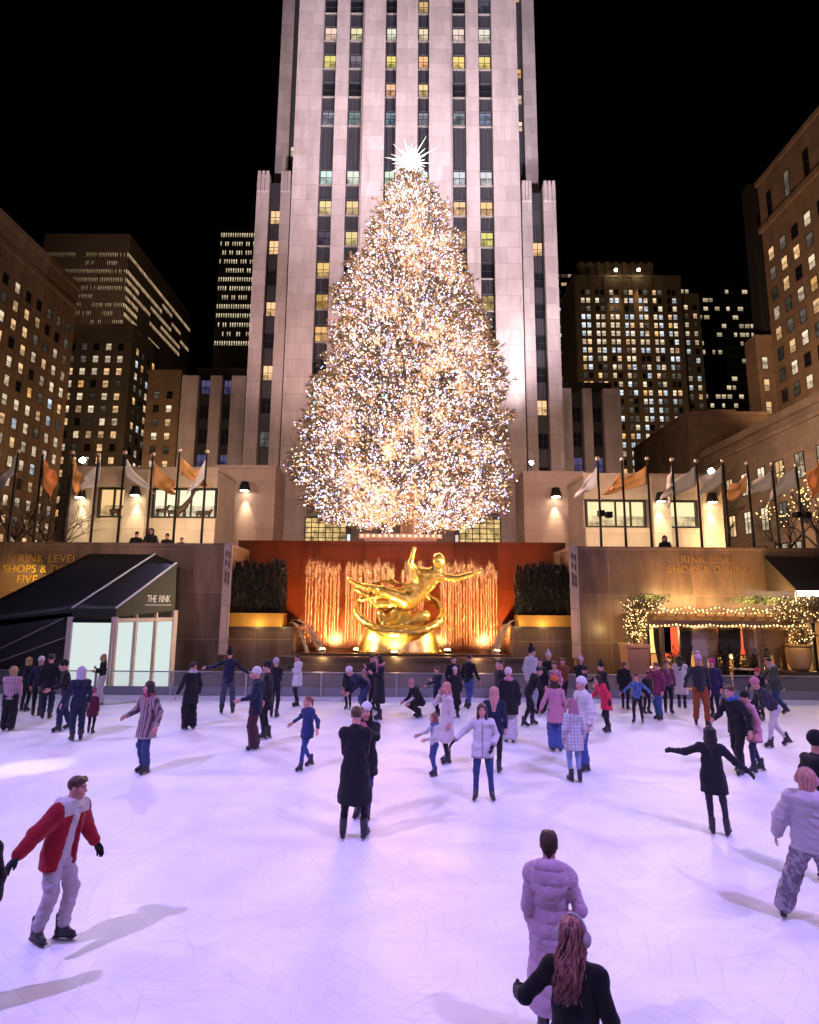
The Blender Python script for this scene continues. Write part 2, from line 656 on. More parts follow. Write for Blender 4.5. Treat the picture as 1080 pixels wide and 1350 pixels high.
# side wings up to the setback, then the recessed upper shafts
for s in (-1, 1):
    def bx(a, b):
        return sorted((s * a, s * b))
    zt = 62.6 if s < 0 else 61.4
    for a, b in ((16.2, 17.6), (19.2, 20.95)):
        x0, x1 = bx(a, b)
        tw(x0, x1, 2.0, 4.2, PLAZA, zt, 'pier', M['limestone'])
        mb = MB(TO)
        for i in range(3):
            xx = x0 + (x1 - x0) * (i + .5) / 3
            mb.box(tc_x + xx - .2, tc_x + xx + .2, TY + 1.8, TY + 3, zt - 2.6, zt + .5)
        mb.build('parapet_fluting', M['limestone'], tower, loc=(0, 0, 0))
    x0, x1 = bx(15.6, 20.9)
    tw(x0, x1, 4.2, 22, PLAZA, zt - .8, 'wing_wall', M['limestone'])
    x0, x1 = bx(17.6, 19.2)
    mb = MB(TO)
    mb.box(tc_x + x0 + .002, tc_x + x1 - .002, TY + 2.9, TY + 4.19, PLAZA, zt - .6)
    for k, zc in enumerate(floors):
        if zc > zt - 2:
            continue
        top = zc + 3.4 if zc < zt - 9 else zt - 1
        for i in range(5):
            xx = x0 + (x1 - x0) * (i + .5) / 5
            mb.box(tc_x + xx - .06, tc_x + xx + .06, TY + 2.75, TY + 2.899, zc + 1.15, top)
        if zc < zt - 5:
            lit, bl = (None, 1)
            kk = k - 11
            if kk in (0, -1) or (s < 0 and kk in (-3, -5, -8)) or (s > 0 and kk in (-6, -9)):
                lit, bl = (1.15, .70, .36), rng.uniform(.3, .6)
            elif rng.random() < .25:
                lit = (.14, .13, .14)
            ws.append(dict(o=Vector((tc_x, TY + 2.895, 0)), u=UX, n=NF, u0=x0 + .1, u1=x1 - .1, z0=zc - 1.1, z1=zc + 1.1, lit=lit, blind=bl, bars=(1, 1), t=.09, d=.1))
    mb.build('spandrel_panel', M['spandrel'], tower, loc=(0, 0, 0))
    x0, x1 = bx(17.7, 19.6)
    tw(x0, x1, 6.0, 22, 60, ZT, 'upper_pier', M['limestone'])
    x0, x1 = bx(15.6, 17.7)
    tw(x0, x1, 6.9, 20, 60, ZT, 'upper_recess', M['spandrel'])
    for k, zc in enumerate(floors):
        if zc > 62 and rng.random() < .4:
            a, b = bx(16.7, 17.6)
            ws.append(dict(o=Vector((tc_x, TY + 6.9, 0)), u=UX, n=NF, u0=a, u1=b, z0=zc - .9, z1=zc + .9, lit=lit_col(rng, .8), blind=.6, bars=(0, 1), t=.08, d=.1))


def tree_hides(x, y):
    return abs(x - 538) < (y - 215) * .36 and 215 < y < 690


put_windows(tower, ws, 100, tree_hides)
for s in (-1, 1):   # tall lit entrance windows at the foot
    x0, x1 = sorted((s * 6.9, s * 12.2))
    one_window(dict(o=Vector((tc_x, TY - .01, 0)), u=UX, n=NF, u0=x0, u1=x1, z0=7.2, z1=13.6, lit=(1.15, .78, .32), blind=.99, bars=(5, 9), t=.14, d=.2, fm=M['frame']), TO, tower)

# ---- granite blocks that flank the foot of the tower --------------------------------------
def flank_block(pxa, pxb, pyt, Y, label):
    a, b = at(pxa, pyt, Y), at(pxb, pyt, Y)
    zt = at((pxa + pxb) / 2, pyt, Y).z
    o = empty('annex_block', ((a.x + b.x) / 2, Y, PLAZA), label, 'annex')
    mb = MB(o.location)
    mb.box(a.x, b.x, Y, Y + 4.9, PLAZA, zt - .35)
    mb.build('wall', M['pinkstone'], o, loc=(0, 0, 0))
    mb = MB(o.location)
    mb.box(a.x - .06, b.x + .06, Y - .06, Y + 4.9, zt - .35, zt)
    mb.build('coping', M['pinkstone'], o, loc=(0, 0, 0))
    return o


flank_block(282, 364, 613, 64, 'plain pink stone annex block at the left foot of the skyscraper')
flank_block(690, 770, 621, 64, 'plain pink stone annex block at the right foot of the skyscraper')

# ---- low lit pavilions with shop windows on the plaza -------------------------------------
def pavilion(name_l, side, Y, zt, xs, cols, wins, dark):
    """cols / wins: px spans; all lie on the front plane"""
    o = empty('shop_pavilion', ((at(xs[0], 700, Y).x + at(xs[1], 700, Y).x) / 2, Y, PLAZA), name_l, 'shop building')
    org = o.location
    X = lambda p, y=665: at(p, y, Y).x
    mb = MB(org)
    x0, x1 = X(xs[0]), X(xs[1])
    zw0, zw1 = wins[0][2], wins[0][3]
    z0, z1 = at(650, zw1, Y).z, at(650, zw0, Y).z
    mb.box(x0, x1, Y + .5, Y + 5, PLAZA, zt)          # body
    mb.box(x0, x1, Y, Y + .498, z1 + .02, zt)          # fascia
    mb.box(x0, x1, Y, Y + .498, PLAZA + 2.5, z0 - .02)   # band under the windows
    mb.build('wall', M['limestone_side'], o, loc=(0, 0, 0))
    mb = MB(org)
    mb.box(x0 - .1, x1 + .1, Y - .1, Y + 5, zt, zt + .3)
    mb.build('roof_coping', M['limestone_side'], o, loc=(0, 0, 0))
    for a, b in cols:
        mb = MB(org)
        mb.box(X(a), X(b), Y - .55, Y - .002, PLAZA, zt - .02)
        mb.build('pilaster', M['limestone_side'], o, loc=(0, 0, 0))
    for a, b, q0, q1, nb, colr in wins:
        one_window(dict(o=Vector((0, Y + .485, 0)), u=UX, n=NF, u0=X(a), u1=X(b), z0=z0, z1=z1, lit=colr, blind=.42, bars=(nb, 0), t=.16, d=.3), org, o)
    for a, b in dark:
        one_window(dict(o=Vector((0, Y + .485, 0)), u=UX, n=NF, u0=X(a), u1=X(b), z0=PLAZA + .1, z1=PLAZA + 2.4, lit=None, bars=(4, 0), t=.1, d=.2), org, o)
    return o, X, z0, z1


PY = 48.0
lp, LX, lz0, lz1 = pavilion('lit shop pavilion with pilasters on the plaza left of the tower', -1, PY, at(190, 620, PY).z, (90, 285), [(97, 124), (167, 196)],
                            [(127, 168, 646, 686, 1, (1.0, .62, .28)), (199, 284, 643, 686, 4, (1.25, 1.08, .72))], [(127, 168), (199, 284)])
rp, RX, rz0, rz1 = pavilion('lit shop pavilion with pilasters on the plaza right of the tower', 1, PY, at(860, 629, PY).z, (771, 948), [(857, 880), (922, 948)],
                            [(773, 853, 657, 694, 3, (1.2, .92, .50)), (881, 921, 657, 694, 0, (1.2, .94, .52))], [(773, 853), (881, 921)])
# display animals and shelves inside the left shop front
for k, (pxx, w_, h_) in enumerate(((212, .9, .8), (226, .7, .6), (262, .5, .5), (150, .8, .7), (272, .6, .5))):
    mb = MB((LX(pxx), PY + .3, lz0 + .15))
    x, z = LX(pxx), lz0 + .17
    mb.tube([(x - w_ * .5, PY + .3, z + h_ * .6), (x + w_ * .4, PY + .3, z + h_ * .6)], [.17, .2], 8)
    mb.tube([(x + w_ * .4, PY + .3, z + h_ * .65), (x + w_ * .65, PY + .3, z + h_ * 1.15), (x + w_ * .85, PY + .3, z + h_ * 1.1)], [.13, .1, .06], 8)
    for dx in (-.45, -.3, .25, .38):
        mb.tube([(x + dx * w_, PY + .3, z), (x + dx * w_, PY + .3, z + h_ * .6)], [.05, .07], 6)
    oo = mb.build('display_figure', plain('display_dark', (.05, .03, .02), .6), smooth=True)
    tag(oo, 'small dark four legged display figure in a shop window, %s' % ('leftmost in the wide window', 'second in the wide window', 'beside the tilted neck', 'in the orange lit one', 'rightmost in the wide window')[k], 'display figure', 'display figures in the shop window')
mb = MB((LX(240), PY + .3, lz0))
x, z = LX(240), lz0 + .17
mb.tube([(x - .7, PY + .3, z + .2), (x + .1, PY + .3, z + .8), (x + .55, PY + .3, z + 1.5), (x + .95, PY + .3, z + 2.3)], [.3, .26, .16, .1], 8)
mb.tube([(x + .9, PY + .3, z + 2.25), (x + 1.2, PY + .3, z + 2.2)], [.13, .07], 8)
for dx in (-.6, -.35, .05, .2):
    mb.tube([(x + dx, PY + .3, z), (x + dx, PY + .3, z + .5)], .08, 6)
tag(mb.build('display_figure', MATS['display_dark'], smooth=True), 'long necked dark display figure leaning up in the left shop window', 'display figure', 'display figures in the shop window')


def letters(name, text, size, loc, mat, parent=None, depth=.02, rx=PI / 2, rz=0.0, align='CENTER', spacing=1.0):
    cu = bpy.data.curves.new(name, 'FONT')
    cu.body = text
    cu.size = size
    cu.extrude = depth
    cu.align_x = align
    cu.space_line = .95
    cu.space_character = spacing
    tmp = bpy.data.objects.new(name, cu)
    COL.objects.link(tmp)
    dg = bpy.context.evaluated_depsgraph_get()
    me = bpy.data.meshes.new_from_object(tmp.evaluated_get(dg))
    bpy.data.objects.remove(tmp)
    me.materials.clear()
    me.materials.append(mat)
    o = link(name, me, parent, loc)
    o.rotation_euler = (rx, 0, rz)
    return o


# ---- sconces -------------------------------------------------------------------------------
M['lens'] = glow('lamp_lens', (1, .86, .6), 25)


def sconce(px, py, Y, place):
    p = at(px, py, Y)
    o = empty('wall_sconce', (p.x, Y, p.z), 'black downward wall sconce on %s' % place, 'wall lamp', 'sconces on the plaza buildings')
    k = Y / 48.0
    mb = MB(o.location)
    mb.lathe((p.x, Y - .5 * k, p.z - .35 * k), [(.46 * k, 0), (.43 * k, .25 * k), (.3 * k, .75 * k), (.1 * k, .8 * k)], 16)
    mb.box(p.x - .1, p.x + .1, Y - .3 * k, Y - .003, p.z, p.z + .25)
    mb.build('shade', M['black_metal'], o, smooth=False, loc=(0, 0, 0))
    mb = MB(o.location)
    mb.lathe((p.x, Y - .5 * k, p.z - .37 * k), [(.34 * k, 0), (.34 * k, .02)], 16)
    mb.build('lens', M['lens'], o, loc=(0, 0, 0))
    spot('sconce_lamp', (p.x, Y - .34 * k, p.z - .45 * k), (p.x, Y - .22 * k, p.z - 4), 1500 * k * k, (1, .80, .50), 52, 1.0, .1)


sconce(325, 643, 64, 'the pink block left of the tree')
sconce(731, 651, 64, 'the pink block right of the tree')
sconce(110, 652, PY - .55, 'the outer pilaster of the left pavilion')
sconce(182, 649, PY - .55, 'the inner pilaster of the left pavilion')
sconce(868, 657, PY - .55, 'the inner pilaster of the right pavilion')
sconce(935, 658, PY - .55, 'the outer pilaster of the right pavilion')

# ---- left masonry slab, receding -----------------------------------------------------------
rng = random.Random(21)
def simple_building(name, label, cat, x0, x1, y0, y1, z1, mat, z0=PLAZA):
    o = empty(name, ((x0 + x1) / 2, y0, z0), label, cat)
    return o


b1 = simple_building('office_building', 'brown masonry office block running along the left edge', 'office building', -90, -62, 20, 110, 66, 0)
xl = at(103, 383, 110).x
zl = at(103, 383, 110).z
mb = MB(b1.location)
mb.box(xl - 30, xl, 20, 110, PLAZA, zl)
mb.box(xl - 30, xl + .35, 20, 110.3, zl, zl + 1.2)
mb.box(xl + .003, xl + .3, 20, 110.2, zl - 4.2, zl - 3.4)
for i in range(30):
    yy = 20.3 + i * 2.95
    mb.box(xl, xl + .15, yy, yy + .4, PLAZA + 9, zl - 4.3)
mb.build('wall', M['brownbrick'], b1, loc=(0, 0, 0))
ws = facade((xl + .01, 20.3, 0), UY, NR, 89.7, PLAZA + 1.0, zl - 4, 2.95, 3.3, 1.3, 1.95, rng, .5, .8, 0.4, mix=(.4, .5, .08, .02), bars=(0, 1), litrow=lambda r, n: .78 if r < 10 else (.6 if r < 13 else .3))
put_windows(b1, ws, 100)

# ---- left: dark banded glass slab with brick base ------------------------------------------
def P2(px, py, Y):
    return at(px, py, Y)


Yg = 150
p_ = at(172, 309, Yg)
xr, zt = p_.x, p_.z
xl2 = at(60, 315, Yg).x
yb = 196
b2 = empty('office_tower', ((xl2 + xr) / 2, Yg, PLAZA), 'dark flat topped office tower with rows of narrow lit windows at left', 'office tower')
mb = MB(b2.location)
mb.box(xl2, xr, Yg, yb, PLAZA, zt)
for i in range(48):
    xx = xl2 + (xr - xl2) * i / 48
    mb.box(xx, xx + .16, Yg - .35, Yg - .001, PLAZA, zt)
for i in range(60):
    yy = Yg + (yb - Yg) * i / 60
    mb.box(xr + .001, xr + .07, yy, yy + .16, PLAZA, zt)
mb.build('wall', M['fin_tower'], b2, loc=(0, 0, 0))
rng = random.Random(4)
ws = []
dx = (xr - xl2) / 48
dzr = 3.9
lit_rows = {3: .75, 4: .3, 5: .97, 6: .97, 7: .9, 8: .75, 9: .6, 10: .75, 11: .4, 12: .7, 13: .75, 14: .5, 15: .6, 16: .5}
for r in range(3, 17):
    zc = zt - 6.2 - (r - 3) * 2.5
    p = lit_rows.get(r, .3)
    on = False
    for c in range(48):
        if c % 6 == 0:
            on = rng.random() < p
        if on and rng.random() < .93:
            s = rng.uniform(.9, 1.5)
            ws.append(dict(o=Vector((xl2, Yg, 0)), u=UX, n=NF, u0=c * dx + .2, u1=(c + 1) * dx - .04, z0=zc - .75, z1=zc + .65, lit=(s * .9, .66 * s, .38 * s), blind=.4, bars=(0, 0), t=.06, d=.05))
    on = False
    dy = (yb - Yg) / 60
    for c in range(60):
        if c % 10 == 0:
            on = rng.random() < (.85 if r in (3, 5, 6, 7) else p * .7)
        if on:
            s = rng.uniform(.6, 1.2)
            ws.append(dict(o=Vector((xr, Yg, 0)), u=UY, n=NR, u0=c * dy + .2, u1=(c + 1) * dy - .04, z0=zc - .75, z1=zc + .65, lit=(s * .9, .62 * s, .34 * s), blind=.4, bars=(0, 0), t=.06, d=.05))
put_windows(b2, ws, 100)


def masonry(name, label, pxl, pxr, pyt, Y, px_far, mat, du, dz, ww, wh, seed, plit, k, right=True, cat='office building', pier=0.0, rows=None, sides=True, pair=False, mixx=(.45, .4, .1, .05), litrow=None):
    rng = random.Random(seed)
    pt = at((pxl + pxr) / 2, pyt, Y)
    xa, xb, zt = at(pxl, pyt, Y).x, at(pxr, pyt, Y).x, pt.z
    xs = xb if right else xa
    # far edge of the side wall: same X plane, seen at px_far
    if px_far is not None:
        u = (px_far - CX) / F
        yf = max(Y + 4, abs(xs / u) * .97)
    else:
        yf = Y + 20
    o = empty(name, ((xa + xb) / 2, Y, PLAZA), label, cat)
    mb = MB(o.location)
    mb.box(xa, xb, Y, yf, PLAZA, zt)
    mb.box(xa - .25, xb + .25, Y - .25, yf, zt, zt + .9)
    nu = int((xb - xa - .4) / du)
    off = (xb - xa - nu * du) / 2
    if pier:
        for i in range(nu + 1):
            xx = xa + off + i * du
            mb.box(xx - du * pier / 2, xx + du * pier / 2, Y - .45, Y - .001, PLAZA, zt - .05)
    mb.build('wall', mat, o, loc=(0, 0, 0))
    ws = facade((xa, Y, 0), UX, NF, xb - xa, PLAZA + 2, zt - 2.2, du, dz, ww, wh, rng, plit, k, mix=mixx, pair=pair, litrow=litrow)
    if sides:
        ws += facade((xs, Y, 0), UY, NR if right else NL, yf - Y, PLAZA + 2, zt - 2.2, du, dz, ww, wh, rng, plit, k, mix=mixx, litrow=litrow)
    put_windows(o, ws, 100)
    return o, xa, xb, zt, yf


masonry('office_building', 'brown masonry block below the dark banded tower at left', 84, 176, 432, 132, 200, M['greybrick'], 2.9, 3.1, 1.4, 1.8, 33, .5, 1.0)
masonry('office_building', 'short brown masonry block right of the stepped brick block at left', 196, 239, 493, 122, 250, M['brownbrick'], 2.8, 3.1, 1.3, 1.7, 37, .5, .9)
# ---- slim dark tower with stacked bands of light ------------------------------------------
Ys = 165
xa, xb = at(291, 303, Ys).x, at(352, 303, Ys).x
zt = at(310, 303, Ys).z
b3 = empty('office_tower', ((xa + xb) / 2, Ys, PLAZA), 'slim dark tower with stacked bands of lit windows left of the skyscraper', 'office tower')
mb = MB(b3.location)
mb.box(xa, xb, Ys, Ys + 30, PLAZA, zt)
for i in range(20):
    xx = xa + (xb - xa) * i / 20
    mb.box(xx, xx + .18, Ys - .3, Ys - .001, PLAZA, zt)
mb.build('wall', M['darktower'], b3, loc=(0, 0, 0))
rng = random.Random(9)
ws = []
for r in range(22):
    zc = zt - 1.6 - r * 2.95
    p = .95 if r in (0, 3, 5, 6, 8, 9, 10, 12) else (.0 if r in (13, 14) else .6)
    dx = (xb - xa) / 20
    for c in range(20):
        if rng.random() < p:
            s = rng.uniform(.6, 1.1)
            ws.append(dict(o=Vector((xa, Ys, 0)), u=UX, n=NF, u0=c * dx + .24, u1=(c + 1) * dx - .06, z0=zc - .9, z1=zc + .6, lit=(s, .82 * s, .52 * s), blind=.5, bars=(0, 0), t=.06, d=.05))
put_windows(b3, ws, 100)

# ---- limestone low wings beside the tower -------------------------------------------------
def low_wing(label, pxs, pyt, pyd, Y, strips, lits):
    xa, xb = at(pxs[0], pyt, Y).x, at(pxs[1], pyt, Y).x
    zt, zd = at(sum(pxs) / 2, pyt, Y).z, at(sum(pxs) / 2, pyd, Y).z
    o = empty('limestone_wing', ((xa + xb) / 2, Y, PLAZA), label, 'wing')
    mb = MB(o.location)
    mb.box(xa, xb, Y + .8, Y + 12, PLAZA, zt - .3)
    mb.build('wall', M['darktower'], o, loc=(0, 0, 0))
    edges = [pxs[0]] + [e for s in strips for e in s] + [pxs[1]]
    for i in range(0, len(edges), 2):
        mb = MB(o.location)
        mb.box(at(edges[i], 560, Y).x, at(edges[i + 1], 560, Y).x, Y, Y + .798, PLAZA, zt)
        mb.build('pier', M['limestone'], o, loc=(0, 0, 0))
    mb = MB(o.location)
    mb.box(xa + 1, xb, Y + 4, Y + 13, zt - .2, zd)
    mb.build('roof_block', M['darktower'], o, loc=(0, 0, 0))
    ws = []
    for a, b in strips:
        xs0, xs1 = at(a, 560, Y).x, at(b, 560, Y).x
        for r in range(8):
            z = PLAZA + 9.5 + r * 3.6
            if z + 2 < zt:
                lit = (1, .8, .45) if (r == 0 and lits) else ((.08, .07, .16) if r % 3 == 2 else None)
                ws.append(dict(o=Vector((0, Y + .79, 0)), u=UX, n=NF, u0=xs0 + .1, u1=xs1 - .1, z0=z, z1=z + 2.2, lit=lit, blind=.5, bars=(1, 1), t=.1, d=.08))
    put_windows(o, ws, 60)
    return o


low_wing('dim limestone wing with three piers left of the skyscraper', (236, 321), 495, 470, 78, [(258, 274), (289, 302)], True)
low_wing('dim limestone wing with three piers right of the skyscraper', (741, 820), 512, 490, 78, [(755, 770), (782, 797)], True)

# ---- right hand buildings -----------------------------------------------------------------
rng = random.Random(3)
Yr = 205
b5, xa5, xb5, zt5, _ = masonry('office_building', 'wide stepped masonry office block full of lit windows right of the skyscraper', 757, 897, 366, Yr, None, M['greybrick'], 5.4, 3.3, 1.55, 2.1, 51, .5, 1.15, sides=False, pier=.36, pair=True, mixx=(.15, .45, .35, .05),
    litrow=lambda r, n: (.3, .9, .6, .92, .96, .96, .92, .95, .6, .85, .5, .4, .85, .5, .4, .7, .4, .6, .4, .6)[min(19, max(0, n - 1 - r))])
mb = MB(b5.location)
xx0, xx1 = at(764, 341, Yr).x, at(866, 341, Yr).x
mb.box(xx0, xx1, Yr + 3, Yr + 20, zt5, at(815, 341, Yr).z)
for i in range(9):
    x_ = xx0 + (xx1 - xx0) * (i + .5) / 9
    mb.box(x_ - .7, x_ + .7, Yr + 2.5, Yr + 2.999, zt5 + 1, at(815, 341, Yr).z + .3)
mb.build('roof_storey', M['greybrick'], b5, loc=(0, 0, 0))
mb = MB(b5.location)
xs1 = at(925, 385, Yr).x
mb.box(xb5 + .3, xs1, Yr + 2, Yr + 20, PLAZA, at(900, 383, Yr).z)
mb.build('shoulder_wall', M['greybrick'], b5, loc=(0, 0, 0))
for w_ in facade((xb5 + .3, Yr + 2, 0), UX, NF, xs1 - xb5 - .3, 50, at(900, 383, Yr).z - 2, 3.3, 3.55, 1.5, 2.0, rng, .6, .8, mix=(.2, .5, .3, 0)):
    one_window(w_, b5.location, b5)
# roof lamps that wash two piers
M['lamp_amber'] = glow('lamp_amber', (1, .72, .36), 60)
for k, px in enumerate((812, 842)):
    p = at(px, 355, Yr - 2.2)
    o = empty('facade_lamp', p, 'small amber lamp near the roof of the stepped block, %s of two' % ('left', 'right')[k], 'lamp', 'lamps on the stepped block')
    mb = MB(p)
    mb.box(p.x - .12, p.x + .12, p.y, Yr - .46, p.z - .1, p.z + .1)
    mb.lathe((p.x, p.y, p.z + .1), [(.5, 0), (.4, .35), (.1, .4)], 10)
    mb.build('bracket', M['black_metal'], o, loc=(0, 0, 0))
    mb = MB(p)
    mb.ball(p - Vector((0, 0, .25)), .55)
    mb.build('bulb', M['lamp_amber'], o, True, loc=(0, 0, 0))
    spot('facade_lamp_beam', p - Vector((0, .4, 1.0)), p + Vector((0, 1.2, -30)), 26000, (1, .5, .16), 34, .8, .3)
masonry('office_tower', 'small dark glass tower peeking out beside the skyscraper, right', 728, 757, 339, 240, None, M['darktower'], 3.0, 4.0, 2.6, 1.6, 12, .35, .8, sides=False, cat='office tower')
Yd = 232
xa, xb = at(893, 347, Yd).x, at(1012, 347, Yd).x
zt = at(950, 347, Yd).z
b6 = empty('office_tower', ((xa + xb) / 2, Yd, PLAZA), 'nearly black banded tower between the two masonry blocks at right', 'office tower')
mb = MB(b6.location)
mb.box(xa, xb, Yd, Yd + 30, PLAZA, zt)
for i in range(34):
    z = PLAZA + i * 3.9
    if z < zt - 1:
        mb.box(xa, xb, Yd - .4, Yd - .001, z, z + 1.5, 1)
mb.build('wall', [M['dark_glass'], M['darktower']], b6, loc=(0, 0, 0))
ws = []
rng = random.Random(8)
for r in range(34):
    z = PLAZA + r * 3.9 + 1.6
    if z > zt - 4 or z < 30:
        continue
    on = 0
    for c in range(16):
        on = rng.random() < .42
        if on:
            s = rng.uniform(.3, .9)
            u0 = c * (xb - xa) / 16
            ws.append(dict(o=Vector((xa, Yd, 0)), u=UX, n=NF, u0=u0 + .1, u1=u0 + (xb - xa) / 16 * rng.uniform(.5, 1), z0=z, z1=z + 1.9, lit=(s, .8 * s, .5 * s), blind=.5, bars=(0, 0), t=.06, d=.05))
put_windows(b6, ws, 100)

# big brown slab on the right edge, receding
Yc = 88.0
xR = at(1003, 290, Yc).x
zR = at(1003, 246, Yc).z
b7 = empty('office_building', (xR + 12, 60, PLAZA), 'tall brown masonry block with lit sash windows along the right edge', 'office building')
mb = MB(b7.location)
mb.box(xR, xR + 26, 30, Yc, PLAZA, zR)
mb.box(xR - .4, xR + 26, 30, Yc + .3, zR - 8.5, zR - 7.6)
mb.box(xR - .3, xR + 26, 30, Yc + .3, zR, zR + .8)
for i in range(9):
    z = PLAZA
mb.build('wall', M['brownbrick'], b7, loc=(0, 0, 0))
mb = MB(b7.location)
xs_ = at(990, 440, Yc + 1).x
mb.box(xR - 2.4, xR + 20, Yc + .31, Yc + 3.4, PLAZA, at(996, 440, Yc).z)
mb.build('shoulder_wall', M['brownbrick'], b7, loc=(0, 0, 0))
mb = MB(b7.location)
mb.box(at(986, 243, Yc + 3.5).x, xR + 20, Yc + 3.41, Yc + 5.5, PLAZA, at(987, 243, Yc + 3.5).z)
for i in range(6):
    x_ = at(986, 243, Yc + 3.5).x + i * .8
    mb.box(x_, x_ + .3, Yc + 3.1, Yc + 3.409, at(996, 440, Yc).z + .1, at(987, 243, Yc + 3.5).z)
mb.build('rear_tower', M['darktower'], b7, loc=(0, 0, 0))
rng = random.Random(77)
ws = facade((xR - .01, 30, 0), UY, NL, Yc - 30, PLAZA + 2.5, zR - 9, 2.85, 3.4, 1.45, 2.15, rng, .5, 1.1, mix=(.35, .62, .02, .01), litrow=lambda r, n: .62)
ws += facade((xR - .01, 30, 0), UY, NL, Yc - 30, zR - 7, zR - 1, 4.4, 6, 1.2, 4.2, rng, .0)
ws += facade((xR - 2.41, Yc + .4, 0), UY, NL, 2.9, PLAZA + 2.5, at(996, 440, Yc).z - 2, 3.4, 3.72, 1.4, 2.1, rng, .4, .8)
ws += facade((xR - 2.4, Yc + .30, 0), UX, NF, 2.3, PLAZA + 2.5, at(996, 440, Yc).z - 2, 1.9, 3.72, 1.0, 2.1, rng, .4, .8)
put_windows(b7, ws, 100)

# amber lit plain block
Ya = 76
pa = at(906, 547, Ya)
xa, zt = pa.x, pa.z
xb = at(1012, 545, Ya).x
b8 = empty('blank_wall_block', ((xa + xb) / 2, Ya, PLAZA), 'windowless low block lit orange by street lamps at right', 'building')
mb = MB(b8.location)
mb.box(xa, xb, Ya, Ya + 19, PLAZA, zt)
mb.box(xa - .15, xb, Ya - .15, Ya + 19, zt, zt + .5)
mb.box(xa + 3.2, xa + 9, Ya + 4, Ya + 9, zt + .5, zt + 2.2)
mb.build('wall', M['brownbrick'], b8, loc=(0, 0, 0))
# low brown wing in front, receding
X9 = at(1080, 530, 50).x
Y9a, Y9b = 30, at(1080, 530, 50).y * 1.41
z9 = at(1080, 531, 50).z
b9 = empty('office_building', (X9 + 8, 50, PLAZA), 'low brown masonry wing with tall lit windows behind the right flags', 'office building')
mb = MB(b9.location)
mb.box(X9, X9 + 17, Y9a, Y9b, PLAZA, z9)
mb.box(X9 - .5, X9 + 17, Y9a, Y9b + .3, z9, z9 + .8)
mb.box(X9 - .25, X9 + 17, Y9a, Y9b + .2, z9 - 1.1, z9 - .6)
mb.build('wall', M['brownbrick'], b9, loc=(0, 0, 0))
rng = random.Random(14)
ws = facade((X9 - .01, Y9a, 0), UY, NL, Y9b - Y9a, PLAZA + 6.3, z9 - 1.8, 3.0, 4.2, 1.35, 2.5, rng, .8, 1.15, mix=(.3, .7, 0, 0), bars=(1, 1), t=.1)
ws += facade((X9 - .01, Y9a, 0), UY, NL, Y9b - Y9a, PLAZA + .4, PLAZA + 5.6, 5.6, 5, 4.2, 4.4, rng, .9, 1.1, mix=(.5, .5, 0, 0), bars=(3, 1), t=.12, d=.2)
put_windows(b9, ws, 100)
# ================================================================== GROUND, RINK, SUNKEN WALLS
def structure(o):
    o['kind'] = 'structure'
    return o


